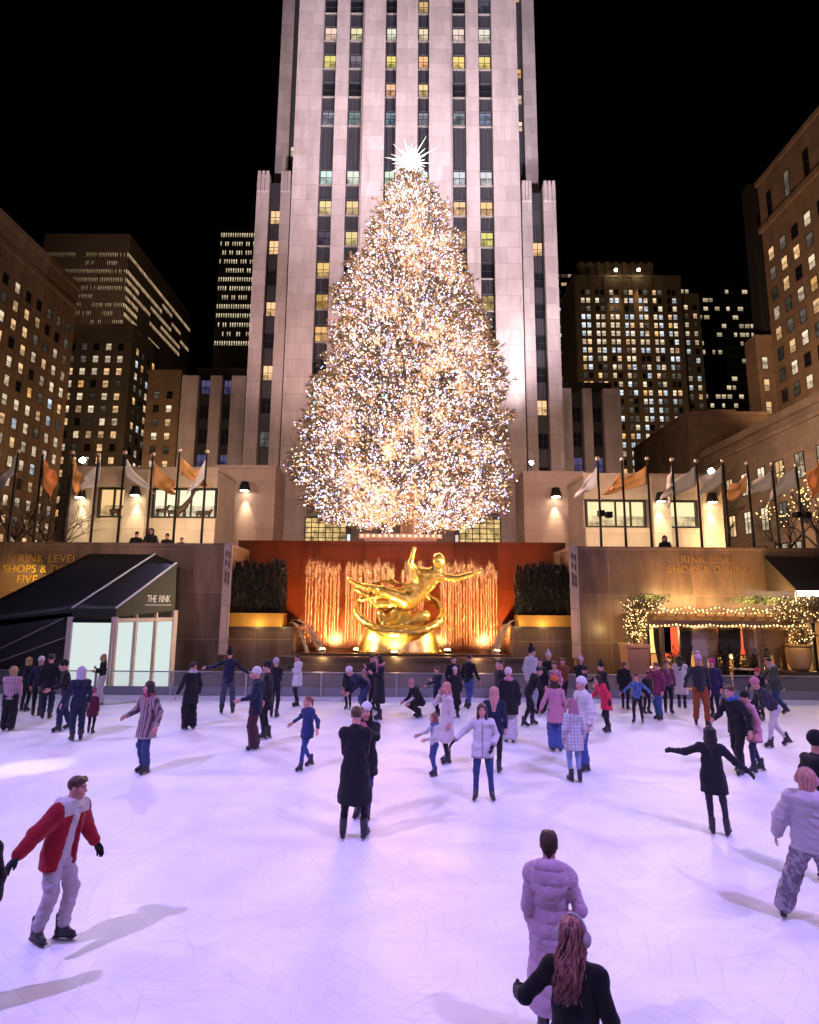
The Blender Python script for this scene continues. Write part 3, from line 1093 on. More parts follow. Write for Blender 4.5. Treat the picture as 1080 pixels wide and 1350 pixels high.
def ice_mat():
    m, nt, b, L = nodes('ice')
    tc = N(nt, 'ShaderNodeTexCoord')
    n1 = N(nt, 'ShaderNodeTexNoise', Scale=.55, Detail=6.0, Roughness=.6, Distortion=.6)
    L.new(tc.outputs['Object'], n1.inputs['Vector'])
    mx = N(nt, 'ShaderNodeMix', data_type='RGBA')
    mx.inputs[6].default_value = (.74, .73, .80, 1)
    mx.inputs[7].default_value = (.90, .90, .92, 1)
    r0 = N(nt, 'ShaderNodeMapRange')
    r0.inputs['From Min'].default_value = .32; r0.inputs['From Max'].default_value = .6
    L.new(n1.outputs['Fac'], r0.inputs['Value'])
    L.new(r0.outputs[0], mx.inputs[0])
    # skate scratches: thin warped bands in several directions
    hs = None
    for i, (ang, sc, dist) in enumerate(((.25, 1.7, 9.0), (1.2, 1.3, 12.0), (2.2, 2.1, 8.0), (2.9, 1.1, 14.0), (.8, 2.6, 10.0), (1.75, 2.9, 12.0))):
        mp = N(nt, 'ShaderNodeMapping')
        mp.inputs['Rotation'].default_value = (0, 0, ang)
        mp.inputs['Location'].default_value = (i * 3.1, i * 1.7, 0)
        L.new(tc.outputs['Object'], mp.inputs[0])
        wv = N(nt, 'ShaderNodeTexWave', Scale=sc, Distortion=dist, Detail=2.0)
        wv.inputs['Detail Scale'].default_value = .35
        L.new(mp.outputs[0], wv.inputs['Vector'])
        pw = N(nt, 'ShaderNodeMath', operation='POWER')
        L.new(wv.outputs['Fac'], pw.inputs[0]); pw.inputs[1].default_value = 130
        nm = N(nt, 'ShaderNodeTexNoise', Scale=.9 + .3 * i, Detail=2.0)
        L.new(mp.outputs[0], nm.inputs['Vector'])
        rm = N(nt, 'ShaderNodeMapRange')
        rm.inputs['From Min'].default_value = .45; rm.inputs['From Max'].default_value = .65
        L.new(nm.outputs['Fac'], rm.inputs['Value'])
        ml = N(nt, 'ShaderNodeMath', operation='MULTIPLY')
        L.new(pw.outputs[0], ml.inputs[0]); L.new(rm.outputs[0], ml.inputs[1])
        if hs is None:
            hs = ml
        else:
            ad = N(nt, 'ShaderNodeMath', operation='ADD')
            L.new(hs.outputs[0], ad.inputs[0]); L.new(ml.outputs[0], ad.inputs[1])
            hs = ad
    # brushed streaks along the skating direction
    mp = N(nt, 'ShaderNodeMapping'); mp.inputs['Scale'].default_value = (.7, 7, 1)
    mp.inputs['Rotation'].default_value = (0, 0, .12)
    L.new(tc.outputs['Object'], mp.inputs[0])
    n3 = N(nt, 'ShaderNodeTexNoise', Scale=1.6, Detail=7.0, Roughness=.7, Distortion=.8)
    L.new(mp.outputs[0], n3.inputs['Vector'])
    r3 = N(nt, 'ShaderNodeMapRange')
    r3.inputs['To Min'].default_value = .90; r3.inputs['To Max'].default_value = 1.07
    L.new(n3.outputs['Fac'], r3.inputs['Value'])
    s1 = N(nt, 'ShaderNodeVectorMath', operation='SCALE')
    L.new(mx.outputs[2], s1.inputs[0]); L.new(r3.outputs[0], s1.inputs['Scale'])
    m2 = N(nt, 'ShaderNodeMix', data_type='RGBA')
    m2.inputs[7].default_value = (.52, .52, .66, 1)
    sc = N(nt, 'ShaderNodeMath', operation='MULTIPLY'); L.new(hs.outputs[0], sc.inputs[0]); sc.inputs[1].default_value = .21
    sc.use_clamp = True
    L.new(sc.outputs[0], m2.inputs[0]); L.new(s1.outputs[0], m2.inputs[6])
    L.new(m2.outputs[2], b.inputs['Base Color'])
    rr = N(nt, 'ShaderNodeMapRange')
    rr.inputs['To Min'].default_value = .32; rr.inputs['To Max'].default_value = .6
    L.new(n3.outputs['Fac'], rr.inputs['Value']); L.new(rr.outputs[0], b.inputs['Roughness'])
    b.inputs['Specular IOR Level'].default_value = .3
    ad = N(nt, 'ShaderNodeMath', operation='MULTIPLY_ADD')
    L.new(n3.outputs['Fac'], ad.inputs[0]); ad.inputs[1].default_value = .45
    ng = N(nt, 'ShaderNodeMath', operation='MULTIPLY'); L.new(hs.outputs[0], ng.inputs[0]); ng.inputs[1].default_value = -.6
    L.new(ng.outputs[0], ad.inputs[2])
    bp = N(nt, 'ShaderNodeBump', Strength=.3, Distance=.02)
    L.new(ad.outputs[0], bp.inputs['Height']); L.new(bp.outputs['Normal'], b.inputs['Normal'])
    return m


M['ice'] = ice_mat()
mb = MB()
mb.box(-19, 19, -3, 19.55, -.09, 0.0)
structure(mb.build('ice_rink', M['ice']))
mb = MB()
mb.face([(-700, -150, -.1), (700, -150, -.1), (700, 900, -.1), (-700, 900, -.1)])
structure(mb.build('ground', plain('concrete', (.12, .11, .10), .8, 0, .2, .6)))
WY, BY = 22.3, 25.2          # wing walls, recessed back wall
ZW = at(540, 718.5, WY).z
ZB = at(540, 714, BY).z
xWL, xWR = at(299, 780, WY).x, at(757, 780, WY).x
mb = MB()
mb.box(-60, xWL, WY + .4, BY, PLAZA - .5, PLAZA)
mb.box(xWR, 60, WY + .4, BY, PLAZA - .5, PLAZA)
mb.box(-400, 400, BY + .45, 500, PLAZA - .5, PLAZA)
structure(mb.build('plaza', M['paving']))
# left wing wall, with the bevelled end
def wing(name, label, x0, x1, endside):
    o = empty(name, ((x0 + x1) / 2, WY, 0), label, 'retaining wall')
    mb = MB(o.location)
    mb.box(x0, x1, WY, WY + .4, -.05, ZW - .12)
    xe = x1 if endside > 0 else x0
    a, b = sorted((xe, xe - endside * .4))
    mb.box(a, b, WY + .401, BY, -.05, ZW - .12)
    mb.build('wall', M['granite'], o, loc=(0, 0, 0))
    mb = MB(o.location)
    mb.box(x0, x1 + .03 * (endside > 0), WY - .04, WY + .5, ZW - .12, ZW)
    a, b = sorted((xe + endside * .03, xe - endside * .5))
    mb.box(a, b, WY + .501, BY, ZW - .12, ZW)
    mb.build('coping', M['granite'], o, loc=(0, 0, 0))
    return o


lw = wing('retaining_wall', 'brown granite retaining wall behind the black tent at left', -24, xWL, 1)
# right wall has an opening for the restaurant front
xO = at(845, 830, WY).x
zO = at(900, 820, WY).z
rw = empty('retaining_wall', (14, WY, 0), 'brown granite retaining wall above the restaurant terrace at right', 'retaining wall')
mb = MB(rw.location)
mb.box(xWR, xO, WY, WY + .4, -.05, ZW - .12)
mb.box(xO, 24, WY, WY + .4, zO, ZW - .12)
mb.box(xWR, xWR + .4, WY + .401, BY, -.05, ZW - .12)
mb.build('wall', M['granite'], rw, loc=(0, 0, 0))
mb = MB(rw.location)
mb.box(xWR - .03, 24, WY - .04, WY + .5, ZW - .12, ZW)
mb.box(xWR - .03, xWR + .5, WY + .501, BY, ZW - .12, ZW)
mb.build('coping', M['granite'], rw, loc=(0, 0, 0))
# carved pale end slabs
for s, xe in ((-1, xWL), (1, xWR)):
    mb = MB(((xe, WY, 3)))
    a, b = sorted((xe - s * .031, xe - s * .36))
    pts = [(xe + s * .02 - .14, WY - .06), (xe + s * .02 + .14, WY - .06)]
    mb.box(xe - .16 + s * .0, xe + .16, WY - .09, WY - .042, 1.2, ZW + .02)
    for i, z in enumerate((ZW - .5, ZW - .85, ZW - 1.25, ZW - 1.5)):
        mb.box(xe - .08, xe - .02, WY - .105, WY - .0901, z, z + .22, 1)
        mb.box(xe + .03, xe + .09, WY - .105, WY - .0901, z - .06, z + .16, 1)
    o = mb.build('carved_end_slab', [M['pinkstone'], M['granite_dark']])
    tag(o, 'pale carved stone slab on the end of the %s retaining wall' % ('left', 'right')[s > 0], 'stone slab', 'carved slabs beside the fountain')
mb = MB((0, BY, 0))
mb.box(xWL - .5, xWR + .5, BY, BY + .4, -.05, ZB - .15)
bw = mb.build('fountain_wall', M['redgranite'])
tag(bw, 'polished red granite wall behind the golden statue', 'wall')
mb = MB((0, BY, 0))
mb.box(xWL - .5, xWR + .5, BY - .05, BY + .5, ZB - .15, ZB)
mb.build('coping', M['redgranite'], bw, loc=(0, 0, 0))
# side plinths with planters
def plinth(px0, px1, side):
    Y = 22.62
    x0, x1 = at(px0, 840, Y).x, at(px1, 840, Y).x
    zt = at((px0 + px1) / 2, 826, Y).z
    o = empty('plinth', ((x0 + x1) / 2, Y, 0), 'granite plinth below the hedge box %s of the fountain' % side, 'plinth', 'plinths beside the fountain')
    mb = MB(o.location)
    xa, xb = (xWL + .034, x1) if side == 'left' else (x0, xWR - .001)
    mb.box(xa, xb, Y, BY - .001, -.05, zt - .1)
    mb.build('body', M['granite'], o, loc=(0, 0, 0))
    mb = MB(o.location)
    mb.box(xa, xb + (.06 if side == 'left' else 0), Y - .1, BY - .002, zt - .1, zt)
    mb.build('ledge', M['granite_dark'], o, loc=(0, 0, 0))
    a, b = (288, 372) if side == 'left' else (684, 767)
    zb = at(330, 823, Y - .05).z
    zk = at(330, 808.5, Y - .05).z
    xa2, xb2 = max(at(a, 815, Y).x, xWL + .04), min(at(b, 815, Y).x, xWR - .01)
    p = empty('planter_box', ((xa2 + xb2) / 2, Y + .3, zb), 'long golden lit planter box under the dark hedge %s of the fountain' % side, 'planter', 'planter boxes beside the fountain')
    mb = MB(p.location)
    mb.box(xa2, xb2, Y - .05, Y + .9, zt + .003, zk)
    mb.box(xa2 - .0, xb2 + .0, Y - .09, Y - .0501, zk - .07, zk + .005)
    mb.build('box', plain('gilt_panel', (.62, .33, .05), .4, .3, .15, 2.0), p, loc=(0, 0, 0))
    lamp = point('planter_lamp', ((xa2 + xb2) / 2, Y - .75, zt + .05), 22, (1, .62, .2), .15)
    l2 = point('planter_lamp', ((xa2 + xb2) / 2 + (1.0 if side == 'left' else -1), Y - .75, zt + .05), 16, (1, .62, .2), .15)
    # clipped conifers in the box
    n = 7
    ztop = at(330, 741, Y + .4).z
    for i in range(n):
        x = xa2 + (xb2 - xa2) * (i + .5) / n
        h = ztop - zk + random.uniform(-.12, .06)
        t = empty('conifer_shrub', (x, Y + .4, zk), 'narrow dark clipped conifer in the %s planter box, %s from the left' % (side, ('first', 'second', 'third', 'fourth', 'fifth', 'sixth', 'seventh')[i]), 'conifer', 'conifers in the planter boxes')
        mb = MB(t.location)
        mb.tube([(x, Y + .4, zk - .12), (x, Y + .4, zk + .75 * h)], [.04, .015], 6)
        mb.build('trunk', M['bark'], t, loc=(0, 0, 0))
        V, Q = [], []
        r0 = (xb2 - xa2) / n * .62
        for j in range(850):
            z = random.random() ** .9
            rr = r0 * min(1.0, (1 - z) * 3.2 + .16) * random.uniform(.6, 1.05)
            a_ = random.uniform(0, 2 * PI)
            c = Vector((math.cos(a_) * rr, math.sin(a_) * rr * .9, z * h))
            d = Vector((math.cos(a_) * .5, math.sin(a_) * .5, random.uniform(.5, 1.2))).normalized()
            sd = d.cross(Vector((random.uniform(-1, 1), random.uniform(-1, 1), .3))).normalized() * random.uniform(.015, .035)
            L_ = random.uniform(.08, .2)
            k = len(V)
            V += [c - sd, c + sd, c + d * L_]
            Q.append((k, k + 1, k + 2))
        me = np_mesh('foliage', V, Q, [M['hedge']], False)
        link('foliage', me, t)


plinth(288, 386, 'left')
plinth(676, 768, 'right')
# cypress pair that frame the right hedge's inner edge comes from the same row

# ------------------------------------------------------------------ fountain
FY = 22.4
fx0, fx1 = at(372, 866, 20.7).x, at(690, 866, 20.7).x
zr = at(530, 870, 20.7).z
fo = empty('fountain_basin', ((fx0 + fx1) / 2, 21.5, 0), 'wide dark granite fountain basin with stepped front below the statue', 'fountain')
mb = MB(fo.location)
xi0, xi1 = at(386, 840, 22.62).x + .02, at(676, 840, 22.62).x - .02
mb.box(fx0, fx1, 20.7, 21.0, -.05, zr)
mb.box(fx0, fx0 + .3, 21.001, 23.2, -.05, zr)
mb.box(fx1 - .3, fx1, 21.001, 23.2, -.05, zr)
mb.box(fx0 + .31, fx1 - .31, 21.001, 23.2, -.05, zr - .35)
mb.box(xi0, xi1, 23.201, BY - .002, -.05, zr - .35)
mb.build('basin', M['granite_dark'], fo, loc=(0, 0, 0))
mb = MB(fo.location)
mb.box(fx0 - .08, fx1 + .08, 20.6, 21.05, zr, zr + .09)
mb.build('rim', M['granite_dark'], fo, loc=(0, 0, 0))
mb = MB(fo.location)
zs2 = at(530, 862.5, 22.0).z
mb.box(fx0 + .31, fx1 - .31, 22.0, 22.25, zr - .34, zs2)
mb.build('inner_step', M['granite_dark'], fo, loc=(0, 0, 0))


def water_mat(name, col, rough, bscale):
    m, nt, b, L = nodes(name)
    b.inputs['Base Color'].default_value = c4(col)
    b.inputs['Roughness'].default_value = rough
    b.inputs['Transmission Weight'].default_value = .3
    b.inputs['IOR'].default_value = 1.33
    tc = N(nt, 'ShaderNodeTexCoord')
    no = N(nt, 'ShaderNodeTexNoise', Scale=bscale, Detail=4.0)
    L.new(tc.outputs['Object'], no.inputs['Vector'])
    bp = N(nt, 'ShaderNodeBump', Strength=.6, Distance=.05)
    L.new(no.outputs['Fac'], bp.inputs['Height']); L.new(bp.outputs['Normal'], b.inputs['Normal'])
    return m


M['water'] = water_mat('pool_water', (.10, .055, .03), .12, 7.0)
mb = MB()
mb.face([(fx0 + .3, 21.0, zr - .06), (fx1 - .3, 21.0, zr - .06), (fx1 - .3, 22.0, zr - .06), (fx0 + .3, 22.0, zr - .06)])
mb.face([(xi0 + .01, 22.25, zs2 - .05), (xi1 - .01, 22.25, zs2 - .05), (xi1 - .01, BY - .01, zs2 - .05), (xi0 + .01, BY - .01, zs2 - .05)])
structure(mb.build('pool_water', M['water']))


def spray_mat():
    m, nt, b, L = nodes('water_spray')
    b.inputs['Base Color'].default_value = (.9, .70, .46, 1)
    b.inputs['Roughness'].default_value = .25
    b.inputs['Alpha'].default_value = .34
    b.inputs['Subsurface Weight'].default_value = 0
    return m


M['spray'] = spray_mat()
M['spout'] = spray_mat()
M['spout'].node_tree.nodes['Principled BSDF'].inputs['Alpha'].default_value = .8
V, Q = [], []
rw_ = random.Random(31)


def streak(p, d, L_, w_):
    k = len(V)
    s = Vector((w_, 0, 0))
    s2 = Vector((0, w_, 0))
    a, b = Vector(p), Vector(p) + Vector(d) * L_
    m_ = (a + b) / 2
    V.extend([a, m_ + s, m_ + s2, m_ - s, m_ - s2, b])
    for i in range(4):
        Q.append((k, k + 1 + (i + 1) % 4, k + 1 + i))
        Q.append((k + 5, k + 1 + i, k + 1 + (i + 1) % 4))


JY = 24.55
jets = []
for seg, n in (((403, 448), 13), ((455, 478), 7), ((480, 520), 11), ((530, 560), 8), ((580, 656), 23)):
    for i in range(n):
        jets.append(seg[0] + (seg[1] - seg[0]) * (i + .5) / n + rw_.uniform(-.8, .8))
zj = zs2
for px in jets:
    p = at(px, 780, JY)
    top = at(540, 745 + rw_.uniform(-2, 9), JY).z
    x = p.x
    yb_ = JY + rw_.uniform(-.12, .12)
    n = 150
    for i in range(n):
        f = rw_.random()
        z = zj + (top - zj) * f
        wob = .008 + .03 * f ** 3
        streak((x + rw_.gauss(0, wob), yb_ + rw_.gauss(0, wob), z), (rw_.gauss(0, .03), 0, 1), rw_.uniform(.12, .5), rw_.uniform(.0025, .007))
    for i in range(46):      # the breaking head
        streak((x + rw_.gauss(0, .05), yb_ + rw_.gauss(0, .05), top + rw_.uniform(-.28, .08)), (rw_.gauss(0, .4), rw_.gauss(0, .4), 1), rw_.uniform(.02, .07), rw_.uniform(.008, .016))
    for i in range(70):      # falling drops
        streak((x + rw_.gauss(0, .10), yb_ - abs(rw_.gauss(0, .1)), zj + (top - zj) * rw_.random()), (0, 0, -1), rw_.uniform(.05, .16), rw_.uniform(.003, .007))
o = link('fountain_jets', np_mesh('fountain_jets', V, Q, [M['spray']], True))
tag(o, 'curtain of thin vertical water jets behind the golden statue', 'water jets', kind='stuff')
V, Q = [], []


def arc(p0, p1, h, n, spread):
    for i in range(n):
        f = rw_.random()
        q = Vector(p0).lerp(Vector(p1), f)
        q.z += 4 * h * f * (1 - f)
        d = (Vector(p1) - Vector(p0)) + Vector((0, 0, 4 * h * (1 - 2 * f)))
        streak(q + Vector((rw_.gauss(0, spread * (.4 + f)), rw_.gauss(0, spread), rw_.gauss(0, spread * (.4 + f)))), d.normalized(), rw_.uniform(.04, .18), rw_.uniform(.005, .013))


for sg, (xa, ya, xb, yb_) in ((1, (383, 818, 428, 857)), (1, (390, 836, 422, 857)), (-1, (682, 820, 655, 857)), (-1, (676, 826, 650, 857)), (1, (381, 822, 405, 857))):
    a, b = at(xa, ya, 23.0), at(xb, yb_, 22.6)
    b.z = zs2
    arc(a, b, .38 if sg > 0 else .42, 900, .026)
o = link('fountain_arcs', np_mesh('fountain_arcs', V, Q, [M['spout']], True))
tag(o, 'arching water spouts at both sides of the fountain basin', 'water spouts', kind='stuff')

# underwater lamps
M['lamp_warm'] = glow('fountain_lamp_lens', (1, .62, .22), 40)
for k, (px, py, e) in enumerate(((425, 856, 900), (520, 856, 500), (655, 856, 900), (470, 857, 420), (590, 857, 420))):
    Yl = 22.1 if k == 1 else 23.2
    p = at(px, py, Yl)
    p.z = zs2 + .06
    o = empty('fountain_lamp', p, 'small round amber lamp in the fountain water, %s' % ('below the left arching spouts', 'in front of the golden base', 'below the right arching spout', 'just left of the golden base', 'just right of the golden base')[k], 'lamp', 'fountain lamps')
    mb = MB(p)
    mb.lathe(p - Vector((0, 0, .1)), [(.1, 0), (.16, .05), (.15, .1)], 12)
    mb.build('housing', M['black_metal'], o, loc=(0, 0, 0))
    mb = MB(p)
    mb.lathe(p, [(.12, .002), (.10, .04), (.03, .06)], 12)
    mb.build('lens', M['lamp_warm'], o, True, loc=(0, 0, 0))
    if k != 1:
        spot('fountain_beam', p + Vector((0, -.1, .1)), (p.x * .9, BY, 4.2), e * 2.2, (1, .38, .12), 130, .8, .12)
    else:
        spot('fountain_beam', p + Vector((0, -.3, .12)), (p.x, 23.0, 4.0), e * 2.6, (1, .72, .34), 130, .8, .12)
# statue key light from the wall ends
for s, xe in ((-1, xWL), (1, xWR)):
    spot('statue_beam', (xe - s * .5, WY - .7, 5.0), (-.4, 23, 3.2), 5600, (1, .76, .40), 46, .6, .15)

# ------------------------------------------------------------------ rink barrier
BRY = 19.66
rb = empty('rink_barrier', (0, BRY, 0), 'low clear panelled rink barrier with steel rail and posts at the far ice edge', 'barrier')
zrail = at(540, 887, BRY).z
mb = MB(rb.location)
mb.box(-19, 19, BRY - .04, BRY + .04, zrail - .035, zrail)
mb.build('rail', M['steel'], rb, loc=(0, 0, 0))
mb = MB(rb.location)
mb.box(-19, 19, BRY - .11, BRY + .05, 0, .13)
mb.build('kick_board', plain('kick_board', (.78, .76, .78), .5), rb, loc=(0, 0, 0))
gm, nt, b, L = nodes('barrier_panel')
b.inputs['Base Color'].default_value = (.8, .8, .85, 1)
b.inputs['Alpha'].default_value = .10
b.inputs['Roughness'].default_value = .12
k = 0
xp = at(225, 905, BRY).x
while xp - 2.45 > -19:
    xp -= 2.45
while xp < 19:
    mb = MB(rb.location)
    mb.box(xp - .035, xp + .035, BRY - .035, BRY + .035, .13, zrail - .036)
    mb.build('post', M['steel'], rb, loc=(0, 0, 0))
    mb = MB(rb.location)
    mb.box(xp + .05, xp + 2.4, BRY - .008, BRY + .008, .42, zrail - .04)
    mb.build('panel', gm, rb, loc=(0, 0, 0))
    mb = MB(rb.location)
    mb.box(xp + .05, xp + 2.4, BRY - .02, BRY + .02, .135, .41)
    mb.build('lower_panel', plain('grey_panel', (.20, .19, .23), .35), rb, loc=(0, 0, 0))
    xp += 2.45

# ------------------------------------------------------------------ black entrance tent at left
t_loc = at(153, 880, 19.9)
tent = empty('entrance_tent', (t_loc.x, t_loc.y, 0), 'black fabric entrance tent with frosted lit panels at left of the rink', 'tent')
TO_ = tent.location
A = at(95, 803, 20.0); B = at(153, 803, 20.0)
Cp = at(231, 803, 21.9)
Bt = at(233, 743, 21.9); At = at(205, 731, 22.2); Al = at(118, 730, 22.24)
far = at(118, 730, 22.24)
dl = (at(0, 787, 21.0) - far)
Lp = far + dl * 1.6
Lp = Vector((at(-70, 824, 20.0).x, 20.0, at(-70, 824, 20.0).z))


def sheet(pts, th, name, mat, parent, org):
    mb = MB(org)
    nrm = (Vector(pts[1]) - Vector(pts[0])).cross(Vector(pts[-1]) - Vector(pts[0])).normalized()
    n = len(pts)
    back = [Vector(p) - nrm * th for p in pts]
    mb.face(pts)
    mb.face(back[::-1])
    for i in range(n):
        j = (i + 1) % n
        mb.face([pts[i], back[i], back[j], pts[j]])
    return mb.build(name, mat, parent, loc=(0, 0, 0))


# panel of sagging fabric between four corners
def sag(p00, p10, p11, p01, depth, name, mat, parent, org, n=10):
    V, Q = [], []
    rr = random.Random(hash(name) % 99)
    for j in range(n + 1):
        for i in range(n + 1):
            u, v = i / n, j / n
            p = (p00 * (1 - u) + p10 * u) * (1 - v) + (p01 * (1 - u) + p11 * u) * v
            p = p + Vector((0, 0, -depth * 16 * u * (1 - u) * v * (1 - v)))
            V.append(p - org)
    m_ = n + 1
    for j in range(n):
        for i in range(n):
            Q.append((j * m_ + i, j * m_ + i + 1, (j + 1) * m_ + i + 1, (j + 1) * m_ + i))
    me = np_mesh(name, V, Q, [mat], True)
    o = link(name, me, parent)
    so = o.modifiers.new('thickness', 'SOLIDIFY'); so.thickness = .02
    return o


sag(A, B, Bt, At, .08, 'roof_fabric', M['fabric_black'], tent, TO_)
sag(Lp, A, At, Al, .12, 'roof_fabric', M['fabric_black'], tent, TO_)
dn = Vector((0, 0, -.26))
sheet([A + dn, B + dn, B, A], .03, 'fascia', M['fabric_black'], tent, TO_)
sheet([B + dn, Cp + Vector((0, 0, -.05)), Cp, Bt, B], .03, 'gable_fabric', M['fabric_black'], tent, TO_)
sag(Vector((Lp.x, Lp.y, .05)), Vector((A.x, A.y, .05)), A + dn * .5, Lp, -.15, 'side_curtain', M['fabric_black'], tent, TO_)
sheet([Lp + dn, A + dn, A, Lp], .03, 'fascia', M['fabric_black'], tent, TO_)
M['tent_glass'] = glow('frosted_lit_panel', (.80, .92, .90), .88)
for p, q in ((A, B), (B, Cp)):
    u = (q - p); u.z = 0
    L_ = u.length
    u.normalize()
    n = Vector((u.y, -u.x, 0))
    # frame posts and beam
    zt0, zt1 = p.z + (dn.z if p is A else dn.z), q.z + (dn.z if p is A else -.05)
    nm = 1 if p is A else 3
    for i in range(nm + 1):
        f = i / nm
        c = p + u * (L_ * f)
        zt = zt0 + (zt1 - zt0) * f
        wv = .085 if i in (0, nm) else .03
        mb = MB(TO_)
        mb.obox((c.x, c.y, 0), u, n, -wv, wv, -.08, .07, 0, zt)
        mb.build('post', plain('tent_frame_pale', (.62, .46, .42), .5), tent, loc=(0, 0, 0))
    mb = MB(TO_)
    mb.obox((p.x, p.y, 0), u, n, .086, L_ - .086, -.05, .05, min(zt0, zt1) - .18, min(zt0, zt1) - .05)
    mb.build('head_beam', MATS['tent_frame_pale'] if p is B else M['black_metal'], tent, loc=(0, 0, 0))
    for i in range(nm):
        f0, f1 = i / nm, (i + 1) / nm
        mb = MB(TO_)
        mb.obox((p.x, p.y, 0), u, n, L_ * f0 + .09, L_ * f1 - .09, -.02, .0, .08, min(zt0, zt1) - .19)
        mb.build('frosted_panel', M['tent_glass'], tent, loc=(0, 0, 0))
M['white_trim'] = plain('white_trim', (.8, .8, .8), .4)
for p, q in ((A, At), (B, Bt)):
    mb = MB(TO_)
    mb.tube([p + Vector((0, -.02, .03)), q + Vector((0, -.02, .03))], .035, 8)
    mb.build('roof_edge_pole', M['white_trim'], tent, True, loc=(0, 0, 0))
u = (Cp - B); u.z = 0; u.normalize()
ang = math.atan2(u.y, u.x)
c = B + (Cp - B) * .70
nrm = Vector((u.y, -u.x, 0))
tpos = at(208, 794, (c.y)) + nrm * .06
to = letters('sign_lettering', 'THE  RINK', .29, tpos - TO_, M['white_trim'], tent, .008, PI / 2, ang, spacing=.86)
to.scale = (.78, 1.25, 1)
mb = MB(TO_)
uu = u * .52
q0, q1 = tpos - uu + Vector((0, 0, -.1)), tpos + uu + Vector((0, 0, -.1))
mb.tube([q0, q1], .014, 6)
mb.build('sign_underline', M['white_trim'], tent, loc=(0, 0, 0))
# stair rails behind / under the curtain at far left
for k, (a, b) in enumerate((((0, 858), (84, 815)), ((0, 872), (92, 838)))):
    p, q = at(a[0] - 25, a[1] + 9, 19.85), at(b[0], b[1], 19.95)
    mb = MB(p)
    mb.tube([p, q], .02, 6)
    o = mb.build('tent_rope', M['frame_pale'])
    tag(o, '%s slanting guy rope in front of the black tent curtain' % ('upper', 'lower')[k], 'rope', 'tent guy ropes')

# gilded wall lettering
M['gilt'] = plain('gilt_letters', (.85, .52, .10), .35, .7)
p = at(60, 735, WY - .03)
o = letters('wall_lettering', 'RINK LEVEL\nSHOPS & DINING\nFIVE ACRES', .42, at(63, 741, WY - .03), M['gilt'], None, .015, spacing=1.05)
tag(o, 'gilded letters on the granite wall above the black tent', 'lettering')
o = letters('wall_lettering', 'RINK LEVEL\nSHOPS & DINING', .40, at(935, 742, WY - .03), plain('dull_gilt_letters', (.27, .145, .05), .6, .2), None, .012, spacing=1.05)
tag(o, 'dull gilt letters on the granite wall above the restaurant terrace', 'lettering')
spot('wall_wash', at(5, 850, 21.3), at(30, 745, WY), 260, (1, .66, .28), 120, .9, .2)
spot('wall_wash', at(15, 745, 21.2), at(20, 775, WY), 120, (1, .66, .25), 120, .9, .2)

# added point lights without fixtures that warm the front of the basin
for x in (-3.0, -.4, 2.4):
    point('basin_fill', (x, 20.15, 1.25), 26, (1, .58, .22), .15)
# ================================================================== CHRISTMAS TREE
TD = 31.0
tb = at(538, 695, TD)
TX = tb.x
prof_px = [(232, 533, 545), (245, 522, 556), (270, 503, 584), (300, 488, 603), (330, 474, 614), (370, 455, 622), (400, 437, 631), (430, 432, 645),
           (460, 430, 658), (480, 425, 667), (520, 414, 666), (560, 399, 668), (600, 389, 664), (625, 390, 678), (650, 401, 672), (675, 408, 655), (692, 432, 636)]
prof = []
for y, l, r in prof_px:
    prof.append((at(l, y, TD).z, TX - at(l, y, TD).x, at(r, y, TD).x - TX))
prof.sort()
Zs = np.array([p[0] for p in prof]); RL = np.array([p[1] for p in prof]); RR = np.array([p[2] for p in prof])
ztop = at(538, 215, TD).z
tree = empty('christmas_tree', (TX, TD, PLAZA), 'huge spruce christmas tree covered in thousands of warm and coloured lights', 'christmas tree')
TOr = tree.location
mb = MB(TOr)
mb.tube([(TX, TD, PLAZA), (TX, TD, PLAZA + 4), (TX, TD, 18), (TX, TD, ztop - .4)], [.42, .36, .2, .04], 12)
mb.build('trunk', M['bark'], tree, True, loc=(0, 0, 0))
rt = np.random.default_rng(3)


def Rtree(z, phi):
    l, r = np.interp(z, Zs, RL), np.interp(z, Zs, RR)
    m_ = (l + r) / 2
    c = np.cos(phi)
    base = m_ + (r - l) / 2 * c
    return base


